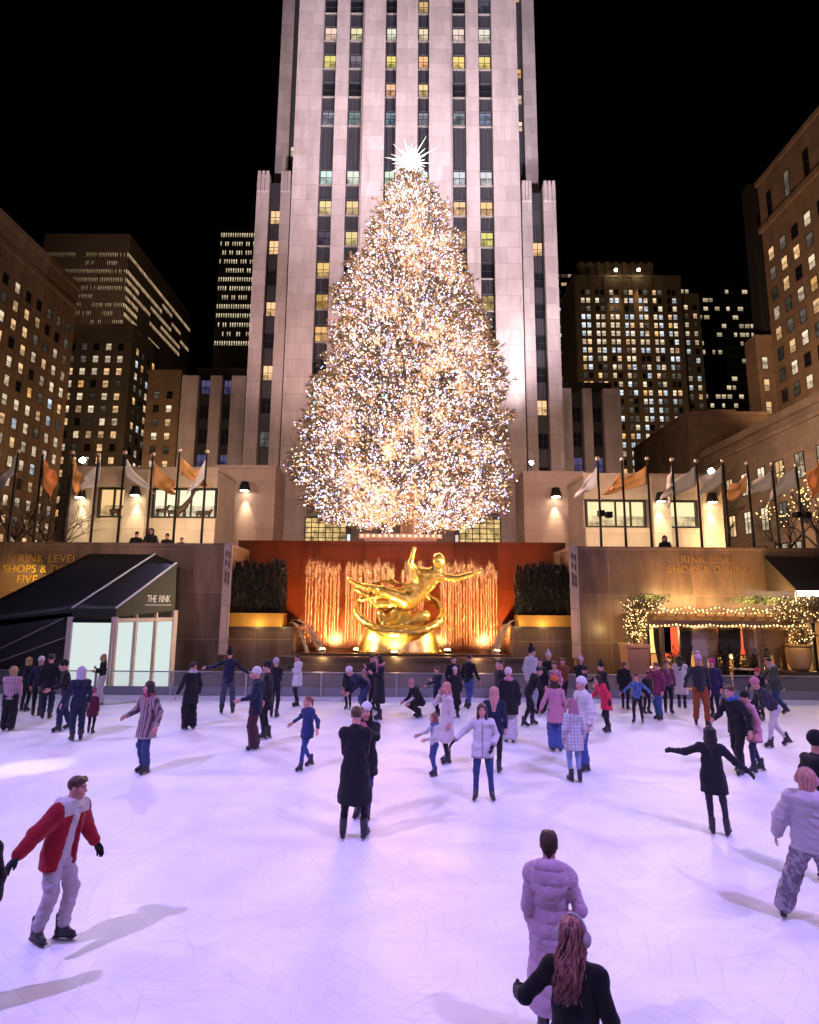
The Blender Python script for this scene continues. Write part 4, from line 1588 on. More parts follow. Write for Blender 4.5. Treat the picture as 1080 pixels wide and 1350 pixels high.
V, Q = [], []
bulbP, bulbR = [], []
zlo, zhi = Zs[0], ztop - .3
nb = 1900
for i in range(nb):
    # more boughs low down: density by circumference
    while True:
        z = rt.uniform(zlo, zhi)
        phi = rt.uniform(0, 2 * PI)
        if rt.random() < (.18 + float(Rtree(z, phi)) / 6.5):
            break
    lob = .035 * math.sin(z * 2.6 + 3 * math.sin(phi * 2)) + .03 * math.sin(phi * 5 + z * 1.1) * (1 if z > 9 else .4)
    R = float(Rtree(z, phi)) * (rt.uniform(.78, 1.0) + lob) * (1 - .09 * max(0, min(1, (z - 11) / 12))) + .03
    if rt.random() < .07:
        R += rt.uniform(.1, .55)
    root = np.array([0, 0, z + R * .12])
    tip = np.array([math.cos(phi) * R, math.sin(phi) * R, z + R * .02 + rt.uniform(-.1, .25)])
    mid = (root + tip) / 2 + np.array([0, 0, -.10 * R])
    w3 = np.array([-math.sin(phi), math.cos(phi), 0]) * .045      # the bough's wood
    for p, q, a_, c_ in ((root, mid, 1, .7), (mid, tip, .7, .15)):
        k = len(V)
        V += [p - w3 * a_, p + w3 * a_, q + w3 * c_, q - w3 * c_]
        Q.append((k, k + 1, k + 2, k + 3))
    # direction at tip
    nf = int(10 + R * 6)
    for j in range(nf):
        f = 1 - rt.random() ** 1.7 * min(.85, 1.9 / max(R, .6))
        p = root * (1 - f) ** 2 + mid * 2 * f * (1 - f) + tip * f * f
        p = p + rt.normal(0, .17 + .06 * (1 - f), 3)
        d = (tip - mid)
        d = d / (np.linalg.norm(d) + 1e-6) + rt.normal(0, .5, 3) + np.array([0, 0, .15])
        d /= np.linalg.norm(d) + 1e-6
        L_ = rt.uniform(.18, .42)
        # a sprig: three needle blades on a twig
        for b_ in range(3):
            sd = np.cross(d, rt.normal(0, 1, 3))
            sd = sd / (np.linalg.norm(sd) + 1e-6)
            dd = d + sd * .55 * (b_ - 1)
            k = len(V)
            w_ = rt.uniform(.018, .04)
            s3 = np.cross(dd, sd); s3 = s3 / (np.linalg.norm(s3) + 1e-6) * w_
            q = p + dd * L_ * .5
            V += [p, q + s3, p + dd * L_, q - s3]
            Q.append((k, k + 1, k + 2, k + 3))
    nbulb = int(rt.poisson(38))
    for j in range(nbulb):
        f = 1 - rt.random() ** 1.4 * min(.7, 1.6 / max(R, .6))
        p = root * (1 - f) ** 2 + mid * 2 * f * (1 - f) + tip * f * f
        bulbP.append(p + rt.normal(0, .18, 3))
V = np.array(V)
off = np.array([0, 0, -TOr.z])
me = np_mesh('crown', V + off, np.array(Q), [M['spruce']], False)
link('crown', me, tree)
P_ = np.array(bulbP) + off
nB = len(P_)
print('bulbs', nB)
# octahedra
oct_ = np.array([[1, 0, 0], [0, 1, 0], [-1, 0, 0], [0, -1, 0], [0, 0, 1], [0, 0, -1]], float)
octf = np.array([[0, 1, 4], [1, 2, 4], [2, 3, 4], [3, 0, 4], [1, 0, 5], [2, 1, 5], [3, 2, 5], [0, 3, 5]])
kinds = [('warm_bulb', (1.0, .50, .25), 2.7, .28), ('peach_bulb', (1.0, .70, .52), 2.6, .24), ('white_bulb', (1.0, .92, .92), 7.0, .13), ('blue_bulb', (.36, .40, 1.0), 5.0, .13),
         ('violet_bulb', (.64, .44, 1.0), 4.2, .11), ('green_bulb', (.58, .90, .84), 2.4, .07), ('orange_bulb', (1.0, .36, .11), 2.6, .04)]
mats_b = [glow(k[0], k[1], k[2]) for k in kinds]
pick = rt.choice(len(kinds), nB, p=[k[3] for k in kinds])
sizes = rt.uniform(.026, .052, nB)
VV = (P_[:, None, :] + oct_[None] * sizes[:, None, None]).reshape(-1, 3)
FF = (octf[None] + (np.arange(nB) * 6)[:, None, None]).reshape(-1, 3)
me = np_mesh('fairy_lights', VV, FF, mats_b, False, np.repeat(pick, 8))
fl = link('fairy_lights', me, tree)
fl['kind'] = 'stuff'
# unseen point lights added inside the crown to brighten the foliage
zs_ = np.linspace(7.4, 27.6, 200)
cum = np.cumsum([float(Rtree(q, 0)) for q in zs_]); cum /= cum[-1]
for i in range(150):      # fill lights spread evenly among the boughs
    z = float(np.interp((i + .5) / 150, cum, zs_))
    a = i * 2.39996
    r = float(Rtree(z, a)) * (.42, .54, .66)[i % 3]
    point('foliage_fill', (TX + math.cos(a) * r, TD + math.sin(a) * r, z), 860, (1, .48, .32), .8)
for z, y in ((10, 24.6), (16, 25.8), (22, 27.5)):
    pass
# ---- star
sp = Vector((TX, TD, at(538, 213, TD).z))
star = empty('tree_star', sp, 'dazzling white many pointed star on top of the christmas tree', 'star')
mb = MB(sp)
mb.ball(sp, .55, 0, 14, 9)
mb.build('core', glow('star_core', (1, .97, .92), 30), star, True, loc=(0, 0, 0))
rs = random.Random(2)
for i in range(44):
    zc = 1 - 2 * (i + .5) / 44
    a = i * 2.39996
    d = Vector((math.sqrt(1 - zc * zc) * math.cos(a), math.sqrt(1 - zc * zc) * math.sin(a), zc))
    L_ = rs.choice((.95, 1.2, 1.6))
    mb = MB(sp)
    mb.tube([sp + d * .3, sp + d * .55, sp + d * L_], [.05, .024, .003], 5)
    mb.build('ray', glow('star_ray', (1, .95, .88), 5), star, loc=(0, 0, 0))
point('star_lamp', sp + Vector((0, -1.2, 0)), 1500, (1, .95, .9), .4)

# stone ledge with lamps in front of the tree foot
a, b = at(474, 708, BY + .15), at(583, 708, BY + .15)
o = empty('stone_ledge', ((a.x + b.x) / 2, BY + .15, ZB), 'small lit stone ledge above the statue in front of the tree foot', 'ledge')
mb = MB(o.location)
z0 = ZB + .003
mb.box(a.x + .25, b.x - .25, BY - .02, BY + .45, z0, z0 + .12)
mb.box(a.x, b.x, BY - .12, BY + .5, z0 + .121, z0 + .32)
mb.build('slab', M['pinkstone'], o, loc=(0, 0, 0))
for i in range(14):
    x = a.x + (b.x - a.x) * (i + .5) / 14
    mb = MB(o.location)
    mb.ball((x, BY - .15, z0 + .23), .028)
    mb.build('bulb', glow('ledge_bulb', (1, .6, .25), 14), o, True, loc=(0, 0, 0))
# dark box hedge / figures beneath the tree
for k, (px, h) in enumerate(((518, .9), (528, 1.15), (541, .8), (552, 1.0))):
    pass

# ================================================================== FLAGS
FWHITE = plain('flag_white', (.78, .74, .74), .8, 0, .08, 2.0)
FGOLD = plain('flag_gold', (.72, .36, .12), .55, .15, .2, 3.0)
FPALE = plain('flag_pale', (.62, .56, .50), .8, 0, .12, 2.0)
FORANGE = plain('flag_orange', (.75, .28, .08), .7, 0, .15, 2.0)
ORD = ('leftmost', 'second from the left', 'third from the left', 'fourth from the left', 'fifth from the left', 'sixth from the left', 'seventh from the left', 'eighth from the left', 'ninth from the left', 'rightmost')


def flag_pole(px, pyt, Y, side, i, n):
    top = at(px, pyt, Y)
    o = empty('flagpole', (top.x, Y, PLAZA), 'dark flagpole on the %s plaza edge, %s there' % (side, ORD[i] if i < n - 1 else 'rightmost'), 'flagpole', 'flagpoles along the plaza edge')
    mb = MB(o.location)
    mb.tube([(top.x, Y, PLAZA), (top.x, Y, PLAZA + 2), (top.x, Y, top.z - .12)], [.066, .06, .042], 10)
    mb.build('shaft', M['black_metal'], o, True, loc=(0, 0, 0))
    mb = MB(o.location)
    mb.ball((top.x, Y, top.z - .06), .11, 0, 12, 8)
    mb.build('finial', plain('finial_gilt', (.75, .65, .5), .3, .8), o, True, loc=(0, 0, 0))
    mb = MB(o.location)
    mb.lathe((top.x, Y, PLAZA), [(.22, 0), (.2, .12), (.11, .3)], 14)
    mb.build('base', M['black_metal'], o, True, loc=(0, 0, 0))
    return top


def flag_cloth(top, px0, pts, Y, mat, label, seed):
    """pts: px outline hoist-top, hoist-bottom, fly-bottom, fly-top as picture points at depth Y; real cloth with folds"""
    c = [at(p[0], p[1], Y) for p in pts]
    org = c[0]
    n, m_ = 16, 12
    V, Q = [], []
    rr = random.Random(seed)
    ph, am = rr.uniform(0, 6), rr.uniform(.10, .2)
    for j in range(m_ + 1):
        for i in range(n + 1):
            u, v = i / n, j / m_
            p = (c[0] * (1 - v) + c[1] * v) * (1 - u) + (c[3] * (1 - v) + c[2] * v) * u
            p = p.copy()
            p.y += am * u ** .7 * math.sin(u * 7 + v * 4 + ph) + .08 * u * math.sin(v * 9 + ph * 2 - u * 3)
            p.x += .05 * u * math.sin(v * 6 + ph + u * 4)
            p.z += .05 * u * math.sin(u * 9 + ph) - .12 * math.sin(u * PI) * (1 - v * .5)
            V.append(p - org)
    k = n + 1
    for j in range(m_):
        for i in range(n):
            Q.append((j * k + i, j * k + i + 1, (j + 1) * k + i + 1, (j + 1) * k + i))
    me = np_mesh('flag', V, Q, [mat], True)
    o = link('flag', me, None, org)
    so = o.modifiers.new('thickness', 'SOLIDIFY'); so.thickness = .012
    tag(o, label, 'flag', 'flags along the plaza edge')


FYd = 26.6
lefts = [(24, 593), (57, 596), (96, 595), (130, 598), (165, 595), (202, 597), (237, 592), (273, 594)]
for i, (px, py) in enumerate(lefts):
    flag_pole(px, py, FYd, 'left', i, len(lefts))
rights = [(788, 603), (820, 604), (853, 603), (886, 604), (918, 606), (953, 606), (985, 609), (1018, 610), (1050, 611)]
for i, (px, py) in enumerate(rights):
    flag_pole(px, py, FYd, 'right', i, len(rights))
LF = [(22, [(22, 598), (22, 622), (-6, 650), (0, 628)], FWHITE, 'white flag drooping left from the leftmost pole on the left plaza edge'),
      (58, [(58, 604), (57, 640), (70, 664), (74, 622)], FORANGE, 'orange flag hanging limp from the second pole at left'),
      (96, [(97, 602), (96, 640), (100, 658), (107, 625)], FGOLD, 'narrow gold flag folded against the third pole at left'),
      (132, [(133, 605), (131, 634), (109, 648), (110, 628)], FWHITE, 'white flag drooping left beside the bright floodlight at left'),
      (166, [(166, 603), (166, 628), (206, 651), (190, 633)], FWHITE, 'white flag streaming down to the right over the left pavilion'),
      (202, [(203, 608), (202, 640), (228, 651), (232, 634)], FGOLD, 'gold patterned flag flying right above the wide lit shop window'),
      (238, [(238, 600), (238, 624), (276, 645), (262, 622)], FGOLD, 'gold flag crossing behind a white flag at left'),
      (272, [(272, 602), (271, 628), (244, 656), (257, 628)], FWHITE, 'white flag drooping left from the rightmost pole on the left plaza edge')]
for i, (px, pts, mt, lb) in enumerate(LF):
    flag_cloth(None, px, pts, FYd + (.12 if i != 6 else .5), mt, lb, i)
RF = [((788, 612), (788, 640), (757, 656), (770, 634), FWHITE, 'white flag drooping left from the leftmost pole on the right plaza edge'),
      ((820, 622), (819, 640), (804, 646), (810, 628), FGOLD, 'small gold flag bunched up at the second pole at right'),
      ((853, 613), (853, 638), (793, 652), (828, 626), FGOLD, 'long gold flag streaming left past two poles at right'),
      ((886, 610), (885, 660), (880, 672), (882, 628), FWHITE, 'narrow white flag hanging limp at the fourth pole at right'),
      ((918, 613), (918, 640), (870, 658), (886, 632), FPALE, 'pale flag streaming left in front of the right pavilion window'),
      ((953, 612), (953, 636), (920, 654), (926, 628), FPALE, 'pale flag beside the bright floodlight at right'),
      ((985, 624), (985, 648), (957, 662), (966, 638), FGOLD, 'dull gold flag drooping left at the seventh pole at right'),
      ((1018, 618), (1018, 644), (985, 652), (992, 634), FPALE, 'pale flag streaming left from the eighth pole at right'),
      ((1050, 614), (1050, 642), (1014, 662), (1024, 630), FPALE, 'pale flag drooping left from the rightmost pole on the right plaza edge'),
      ((1082, 604), (1082, 645), (1066, 662), (1068, 622), FORANGE, 'orange flag cut off by the right edge of the picture')]
for i, r in enumerate(RF):
    flag_cloth(None, 0, r[:4], FYd + .12, r[4], r[5], 40 + i)
flag_pole(1084, 600, FYd, 'far right', 9, 1)
# pole mounted loudspeakers / floods
for k, (px, py) in enumerate(((790, 678), (800, 680), (1046, 680), (1058, 681))):
    p = at(px, py, FYd)
    o = empty('pole_floodlight', p, 'small black floodlight box on a right flagpole, %s of four' % ('first from left', 'second from left', 'third from left', 'rightmost')[k], 'floodlight', 'floodlight boxes on the flagpoles')
    mb = MB(p)
    mb.box(p.x - .13, p.x + .13, FYd - .45, FYd - .12, p.z - .13, p.z + .13)
    mb.box(p.x - .02, p.x + .02, FYd - .12, FYd, p.z - .02, p.z + .02)
    mb.build('housing', M['black_metal'], o, loc=(0, 0, 0))
    mb = MB(p)
    mb.box(p.x - .11, p.x + .11, FYd - .462, FYd - .451, p.z - .11, p.z + .11)
    mb.build('glass', M['dark_glass'], o, loc=(0, 0, 0))

# ================================================================== FLOODLIGHTS ON THE PAVILIONS
M['flood'] = glow('flood_lens', (1, .95, .85), 120)


def flood(px, py, Y, label, aim, e_up, size=70):
    p = at(px, py, Y)
    o = empty('floodlight', p, label, 'floodlight', 'floodlights on the plaza roofs')
    mb = MB(p)
    mb.lathe(p + Vector((0, 0, -.35)), [(.22, 0), (.34, .2), (.34, .45), (.2, .6)], 14)
    mb.box(p.x - .05, p.x + .05, Y - .05, Y + .05, p.z - 1.0, p.z - .34)
    mb.build('housing', M['black_metal'], o, loc=(0, 0, 0))
    mb = MB(p)
    mb.ball(p + Vector((0, -.38, 0)), .24, 0, 12, 8)
    mb.build('lens', M['flood'], o, True, loc=(0, 0, 0))
    return p


pL = flood(112, 608, 50, 'blazing white floodlight on the left pavilion roof', None, 0)
pR = flood(935, 622, 50, 'blazing white floodlight on the right pavilion roof', None, 0)
pT = flood(700, 611, 66, 'white floodlight at the right foot of the skyscraper', None, 0)
for p in (pL, pR):
    point('flood_lamp', p + Vector((0, -1.2, .2)), 2600, (1, .92, .8), .4)
spot('tower_flood', pT + Vector((-.3, -.2, .8)), (tc_x + 13.5, TY, 58), 46000, (1, .95, .93), 60, .9, .4)
spot('tower_flood', (-25, 46, 17), (tc_x - 6, TY, 52), 70000, (1, .68, .64), 75, .9, 1.0)
spot('tower_flood', (27, 46, 17), (tc_x + 4, TY, 62), 150000, (1, .82, .94), 78, .9, 1.0)
spot('tower_flood', (14, 34, 8), (tc_x + 2, TY, 110), 520000, (1, .87, 1.0), 52, .9, 1.0)
spot('tower_flood', (-14, 34, 8), (tc_x - 4, TY, 105), 370000, (1, .82, .92), 52, .9, 1.0)
# unseen lights added for the city glow on the dim blocks
point('city_glow_fill', (-45, 62, 9), 2800, (1, .62, .34), 1.0)
point('city_glow_fill', (-48, 112, 14), 4500, (1, .66, .40), 1.0)
point('city_glow_fill', (-56, 84, 30), 2400, (1, .62, .36), 1.0)
point('city_glow_fill', (26, 62, 12), 1300, (1, .62, .34), 1.0)
spot('city_glow_fill', (44, 58, 8), (46, 76, 24), 34000, (1, .46, .10), 90, .9, .6)
spot('city_glow_fill', (39, 58, 24), (xR, 72, 44), 50000, (1, .60, .34), 95, .9, .8)
spot('city_glow_fill', (22, 44, 6), (X9, 52, 14), 7000, (1, .55, .24), 95, .9, .8)
spot('city_glow_fill', (40, 130, 8), (55, 200, 70), 160000, (1, .62, .32), 100, .9, .8)
spot('city_glow_fill', (-30, 60, 8), (-62, 95, 40), 17000, (1, .60, .32), 100, .9, .8)
spot('city_glow_fill', (-50, 105, 10), (-55, 132, 60), 26000, (1, .60, .32), 100, .9, .8)
spot('city_glow_fill', (-70, 118, 76), (-85, 150, 92), 16000, (1, .66, .42), 110, .9, .8)
# warm wash of the plaza shop fronts
for x in (LX(145), LX(225), LX(265)):
    point('shop_glow', (x, PY - 3, lz0 - 1.0), 420, (1, .75, .45), .5)
for x in (RX(800), RX(860), RX(915)):
    point('shop_glow', (x, PY - 3, rz0 - 1.0), 420, (1, .75, .42), .5)

# ================================================================== BARE TREES ON THE PLAZA
def bare_tree(px, Y, h, label, seed, lights=False):
    p = at(px, 700, Y)
    o = empty('bare_tree', (p.x, Y, PLAZA), label, 'tree', 'bare trees on the plaza')
    rr = random.Random(seed)
    mbt, mbr = MB(o.location), MB(o.location)
    base = Vector((p.x, Y, PLAZA))
    mbt.tube([base, base + Vector((.05, 0, h * .22)), base + Vector((0, .05, h * .4))], [h * .022, h * .018, h * .014], 8)
    tips = []

    def grow(q, d, L_, r, dep):
        e = q + d * L_ * .5 + Vector((rr.gauss(0, .05), rr.gauss(0, .05), .02)) * L_
        e2 = e + d * L_ * .5
        mbr.tube([q, e, e2], [r, r * .75, r * .5], 5, cap=False)
        tips.append(e2)
        if dep == 0:
            return
        for i in range(rr.choice((2, 3, 3))):
            nd = (d + Vector((rr.gauss(0, .5), rr.gauss(0, .5), rr.gauss(.12, .3)))).normalized()
            grow(e2 if i else e, nd, L_ * rr.uniform(.6, .8), r * .55, dep - 1)
    for i in range(6):
        a = i * 1.05 + rr.uniform(-.3, .3)
        grow(base + Vector((0, 0, h * rr.uniform(.24, .4))), Vector((math.cos(a) * .8, math.sin(a) * .8, rr.uniform(.5, 1.2))).normalized(), h * .24, h * .009, 4)
    mbt.build('trunk', M['bark'], o, True, loc=(0, 0, 0))
    mbr.build('crown', M['bark'], o, True, loc=(0, 0, 0))
    if lights:
        ml = MB(o.location)
        for t in tips[::2]:
            ml.ball(t, .035, 0, 5, 3)
        ml.build('fairy_lights', glow('tree_string', (1, .6, .22), 4), o, loc=(0, 0, 0))['kind'] = 'stuff'


bare_tree(22, 34, 6.0, 'bare tree behind the first left flagpole', 1)
bare_tree(62, 38, 6.6, 'bare tree between the second and third left flagpoles', 2)
bare_tree(84, 36, 5.0, 'small bare tree just left of the left pavilion', 3)
bare_tree(926, 66, 17, 'tall bare tree before the orange lit blank wall', 4)
bare_tree(1040, 36, 6.0, 'bare tree behind the eighth right flagpole', 6)
bare_tree(1078, 30, 6.8, 'bare tree with amber string lights at the right picture edge', 7, True)

# ================================================================== RESTAURANT TERRACE (right)
# interior room behind the opening
rm = empty('restaurant_front', ((xO + 20) / 2, WY + 3, 0), 'warm lit glazed restaurant front below the right granite wall', 'restaurant')
mb = MB(rm.location)
mb.box(xO, 24, WY + 5, WY + 5.2, -.05, zO + .3)
mb.box(xO, 24, WY + .41, WY + 5, zO + .003, zO + .2)
mb.box(xO - .2, xO - .001, WY + .41, WY + 5, -.05, zO)
mb.build('room_wall', plain('room_plaster', (.35, .22, .12), .8), rm, loc=(0, 0, 0))
mb = MB(rm.location)
mb.box(xO, 24, WY - 1.6, WY + 5, -.09, .25)
mb.build('terrace_floor', M['granite_dark'], rm, loc=(0, 0, 0))
for i in range(8):
    x = xO + .3 + i * 1.25
    mb = MB(rm.location)
    mb.box(x - .06, x + .06, WY + .1, WY + .25, .25, zO)
    mb.build('mullion', M['black_metal'], rm, loc=(0, 0, 0))
for k, x in enumerate((xO + 1.2, xO + 3.6, xO + 6.0, xO + 8.4)):
    point('restaurant_lamp', (x, WY + 2.4, zO - .5), 330, (1, .66, .3), .25)
# pictures / red and white shapes inside
rr = random.Random(17)
for i, (px, py, w_, h_, c) in enumerate(((890, 845, .5, .9, (.5, .05, .04)), (922, 842, .4, .8, (.75, .7, .62)), (941, 846, .45, .9, (.5, .05, .04)), (968, 846, .6, .7, (.5, .06, .05)), (960, 850, .5, .8, (.7, .74, .8)), (1003, 846, .4, .9, (.72, .66, .55)), (870, 842, .5, .8, (.7, .6, .45)))):
    Y = WY + 4.9
    p = at(px, py, Y)
    mb = MB(p)
    mb.box(p.x - w_, p.x + w_, Y, Y + .05, p.z - h_ * .8, p.z + h_ * .7)
    mb.box(p.x - w_ - .05, p.x + w_ + .05, Y + .051, Y + .09, p.z - h_ * .8 - .05, p.z + h_ * .7 + .05, 1)
    o = mb.build('wall_panel', [plain('panel_%d' % i, c, .7), M['frame']])
    tag(o, '%s hanging panel on the restaurant back wall, %s' % (('dark red', 'cream', 'dark red', 'dark red', 'pale blue', 'cream', 'tan')[i], ('left of the middle', 'second pale one', 'near the middle', 'above the dining tables', 'between two red ones', 'rightmost', 'leftmost')[i]), 'panel', 'panels on the restaurant wall')


def drape(px, w_, colr, label, Y=21.0):
    p = at(px, 826, Y)
    zt_ = at(px, 827, Y).z
    V, Q = [], []
    n, m_ = 26, 10
    for j in range(m_ + 1):
        v = j / m_
        for i in range(n + 1):
            u = i / n - .5
            ww = w_ * (1 - .55 * math.exp(-((v - .62) / .22) ** 2) * 1.0)
            x = u * ww
            y = .05 * math.sin(i * 2.1) * (1 - .3 * v)
            V.append((x, y, -v * (zt_ - .32)))
    k = n + 1
    for j in range(m_):
        for i in range(n):
            Q.append((j * k + i, j * k + i + 1, (j + 1) * k + i + 1, (j + 1) * k + i))
    o = link('drape', np_mesh('drape', V, Q, [colr], True), None, (p.x, Y, zt_))
    so = o.modifiers.new('t', 'SOLIDIFY'); so.thickness = .012
    tag(o, label, 'curtain', 'drapes along the restaurant terrace')


DP, DD, DT = plain('drape_pink', (.6, .45, .38), .8), plain('drape_dark', (.035, .022, .016), .7), plain('drape_tan', (.38, .22, .10), .8)
for px, w_, m_, l in ((868, .30, DD, 'dark narrow drape at the left end of the restaurant terrace'), (904, .32, DD, 'dark drape left of the pale striped pair'), (917, .34, DP, 'pale pink drape, left of the striped pair'),
                      (926, .3, DP, 'pale pink drape, right of the striped pair'), (936, .36, DT, 'tan drape right of the pale striped pair'), (953, .3, DD, 'dark drape in the middle of the terrace'),
                      (985, .3, DT, 'tan drape left of the cream one on the terrace'), (993, .28, DP, 'cream pink drape right of the middle of the terrace'), (1008, .32, DT, 'tan drape left of the big urn, farther one'),
                      (1020, .32, DT, 'tan drape left of the big urn, nearer one'), (1030, .3, DT, 'tan drape touching the big urn'), (968, .3, DD, 'dark drape right of the red panel on the terrace')):
    drape(px, w_ * 1.25, m_, l)
# pergola
pYf, pYb = 20.6, 22.2
za = at(900, 821, pYf).z
pg = empty('pergola', (at(950, 820, pYf).x, pYf, .0), 'long wooden pergola wrapped in warm string lights on the restaurant terrace', 'pergola')
wood = plain('pergola_wood', (.13, .07, .035), .7, 0, .3, 4, .2, 20)
xa, xb = at(846, 820, pYf).x, at(1062, 820, pYf).x
mb = MB(pg.location)
mb.box(xa, xb, pYf - .06, pYf + .06, za - .1, za + .08)
mb.build('beam', wood, pg, loc=(0, 0, 0))
mb = MB(pg.location)
mb.box(xa, xb, pYb - .07, pYb + .05, za + .05, za + .22)
mb.build('beam', wood, pg, loc=(0, 0, 0))
for i in range(17):
    x = xa + .1 + (xb - xa - .2) * i / 16
    mb = MB(pg.location)
    mb.box(x - .025, x + .025, pYf - .18, pYb, za + .225, za + .32)
    mb.build('rafter', wood, pg, loc=(0, 0, 0))
for x in (xa + .1, at(872, 830, pYf).x, at(1000, 830, pYf).x, xb - .15):
    mb = MB(pg.location)
    mb.box(x - .06, x + .06, pYf - .058, pYf + .058, .0, za - .101)
    mb.build('post', wood, pg, loc=(0, 0, 0))
M['festoon'] = glow('festoon_bulb', (1, .58, .24), 5)
# three strings of festoon bulbs
for sidx, (Y, dz, amp, n, lb) in enumerate(((pYf - .09, -.02, .05, 44, 'along the front pergola beam'), (pYf + .5, .36, .1, 40, 'sagging above the pergola front'), (pYb - .2, .5, .12, 36, 'sagging above the pergola back'))):
    o = empty('light_string', (xa, Y, za), 'string of small warm bulbs ' + lb, 'string lights', 'string lights on the pergola')
    mc = MB(o.location)
    pts = []
    for i in range(n + 1):
        f = i / n
        x = xa + (xb - xa) * f
        pts.append(Vector((x, Y, za + dz - amp * abs(math.sin(f * PI * 5)) + (.08 if sidx else 0))))
    mc.tube(pts, .006, 4, cap=False)
    mc.build('cable', M['black_metal'], o, loc=(0, 0, 0))
    for i, p in enumerate(pts):
        mb = MB(o.location)
        mb.ball(p - Vector((0, 0, .035)), .022 if i % 3 else .034, 0, 7, 5)
        mb.build('bulb', M['festoon'], o, True, loc=(0, 0, 0))
for f in (.1, .3, .5, .7, .9):
    point('festoon_glow', (xa + (xb - xa) * f, pYf + .5, za + .75), 115, (1, .60, .22), .3)


def leafy(name, c, rx, ry, rz, n, mat, label, cat, lights=0, stem=None, seed=0, leaf=.09):
    o = empty(name, c, label, cat)
    rr = np.random.default_rng(seed)
    V, Q = [], []
    for i in range(n):
        d = rr.normal(0, 1, 3); d /= np.linalg.norm(d)
        r = rr.random() ** .4 * (1 + .25 * math.sin(d[0] * 7 + seed) * math.cos(d[2] * 5))
        p = np.array([d[0] * rx, d[1] * ry, d[2] * rz]) * r
        a = rr.normal(0, 1, 3); a /= np.linalg.norm(a)
        b = np.cross(a, rr.normal(0, 1, 3)); b /= np.linalg.norm(b)
        L_, w_ = leaf * rr.uniform(.6, 1.3), leaf * .28
        k = len(V)
        V += [p, p + a * L_ * .5 + b * w_, p + a * L_, p + a * L_ * .5 - b * w_]
        Q.append((k, k + 1, k + 2, k + 3))
    link('foliage', np_mesh('foliage', V, Q, [mat], False), o)
    mb = MB(c)
    rs_ = random.Random(seed)
    for i in range(9):
        e = Vector(c) + Vector((rs_.uniform(-1, 1) * rx, rs_.uniform(-1, 1) * ry, rs_.uniform(-.3, 1) * rz)) * .8
        s_ = Vector(stem) if stem else Vector(c) - Vector((0, 0, rz))
        mb.tube([s_, (s_ + e) / 2 + Vector((.03, .02, .05)), e], [.025, .016, .006], 5)
    mb.build('stems', M['bark'], o, True, loc=(0, 0, 0))
    if lights:
        ml = MB(c)
        for i in range(lights):
            d = rr.normal(0, 1, 3); d /= np.linalg.norm(d)
            r = rr.uniform(.5, 1.05)
            ml.ball(Vector(c) + Vector((d[0] * rx * r, d[1] * ry * r, d[2] * rz * r)), .017, 0, 5, 4)
        ml.build('fairy_lights', M['festoon'], o, loc=(0, 0, 0))['kind'] = 'stuff'
    return o


YP = 20.5
c = at(838, 822, YP)
pot1 = at(837, 866, YP)
leafy('potted_tree', c, .42, .4, .85, 900, M['leaf_gold'], 'small tree wound with bright lights in the square terrace planter', 'potted tree', 150, (pot1.x, YP, at(838, 849, YP).z), 3)
point('potted_tree_glow', c + Vector((0, -.7, -.2)), 26, (1, .68, .25), .2)
point('potted_tree_glow', c + Vector((-.4, .9, -.3)), 30, (1, .68, .25), .2)
leafy('climbing_plant', at(846, 798, YP), .75, .5, .25, 900, M['leaf_gold'], 'leafy climber lit gold on the left end of the pergola', 'climbing plant', 70, None, 5)
leafy('climbing_plant', at(855, 789, 21.4), .8, .3, .16, 700, M['foliage'], 'dark leafy trail above the left end of the pergola', 'climbing plant', 0, None, 6)
leafy('climbing_plant', at(1005, 791, 21.4), 1.15, .3, .14, 800, M['foliage'], 'long dark leafy trail below the right granite wall', 'climbing plant', 0, None, 7)
leafy('climbing_plant', at(1040, 806, YP), .7, .45, .5, 900, M['leaf_gold'], 'leafy climber lit gold on the right end of the pergola', 'climbing plant', 70, None, 8)
leafy('potted_shrub', at(1055, 838, 20.3), .5, .45, .5, 700, M['leaf_gold'], 'shrub with bright lights growing in the big terrace urn', 'potted shrub', 70, None, 9)
leafy('climbing_plant', at(1072, 800, 20.3), .4, .4, .5, 600, M['leaf_gold'], 'leafy lit climber at the right picture edge', 'climbing plant', 50, None, 10)
# planter + urn
zt_ = at(837, 849, YP).z
o = empty('terrace_planter', (pot1.x, YP, 0), 'square tapered brown planter left of the terrace', 'planter')
mb = MB(o.location)
w0, w1 = .3, .38
mb.hexa([(pot1.x - w0, YP - w0, .0), (pot1.x + w0, YP - w0, .0), (pot1.x + w0, YP + w0, .0), (pot1.x - w0, YP + w0, .0),
         (pot1.x - w1, YP - w1, zt_ - .1), (pot1.x + w1, YP - w1, zt_ - .1), (pot1.x + w1, YP + w1, zt_ - .1), (pot1.x - w1, YP + w1, zt_ - .1)])
mb.build('body', plain('terracotta', (.30, .14, .08), .7, 0, .2, 4), o, loc=(0, 0, 0))
mb = MB(o.location)
mb.box(pot1.x - .41, pot1.x + .41, YP - .41, YP + .41, zt_ - .099, zt_)
mb.build('rim', MATS['terracotta'], o, loc=(0, 0, 0))
Yu = 20.3
pu = at(1055, 880, Yu)
zt_, zb_ = at(1055, 851, Yu).z, at(1055, 884, Yu).z
h = zt_ - zb_
o = empty('terrace_urn', (pu.x, Yu, zb_), 'big round golden brown urn at the right end of the terrace', 'urn')
mb = MB(o.location)
mb.lathe((pu.x, Yu, zb_), [(.24, 0), (.30, .15 * h), (.37, .45 * h), (.40, .75 * h), (.39, .9 * h), (.36, .97 * h)], 28)
mb.build('body', plain('glazed_urn', (.42, .24, .08), .35, 0, .2, 3), o, True, loc=(0, 0, 0))
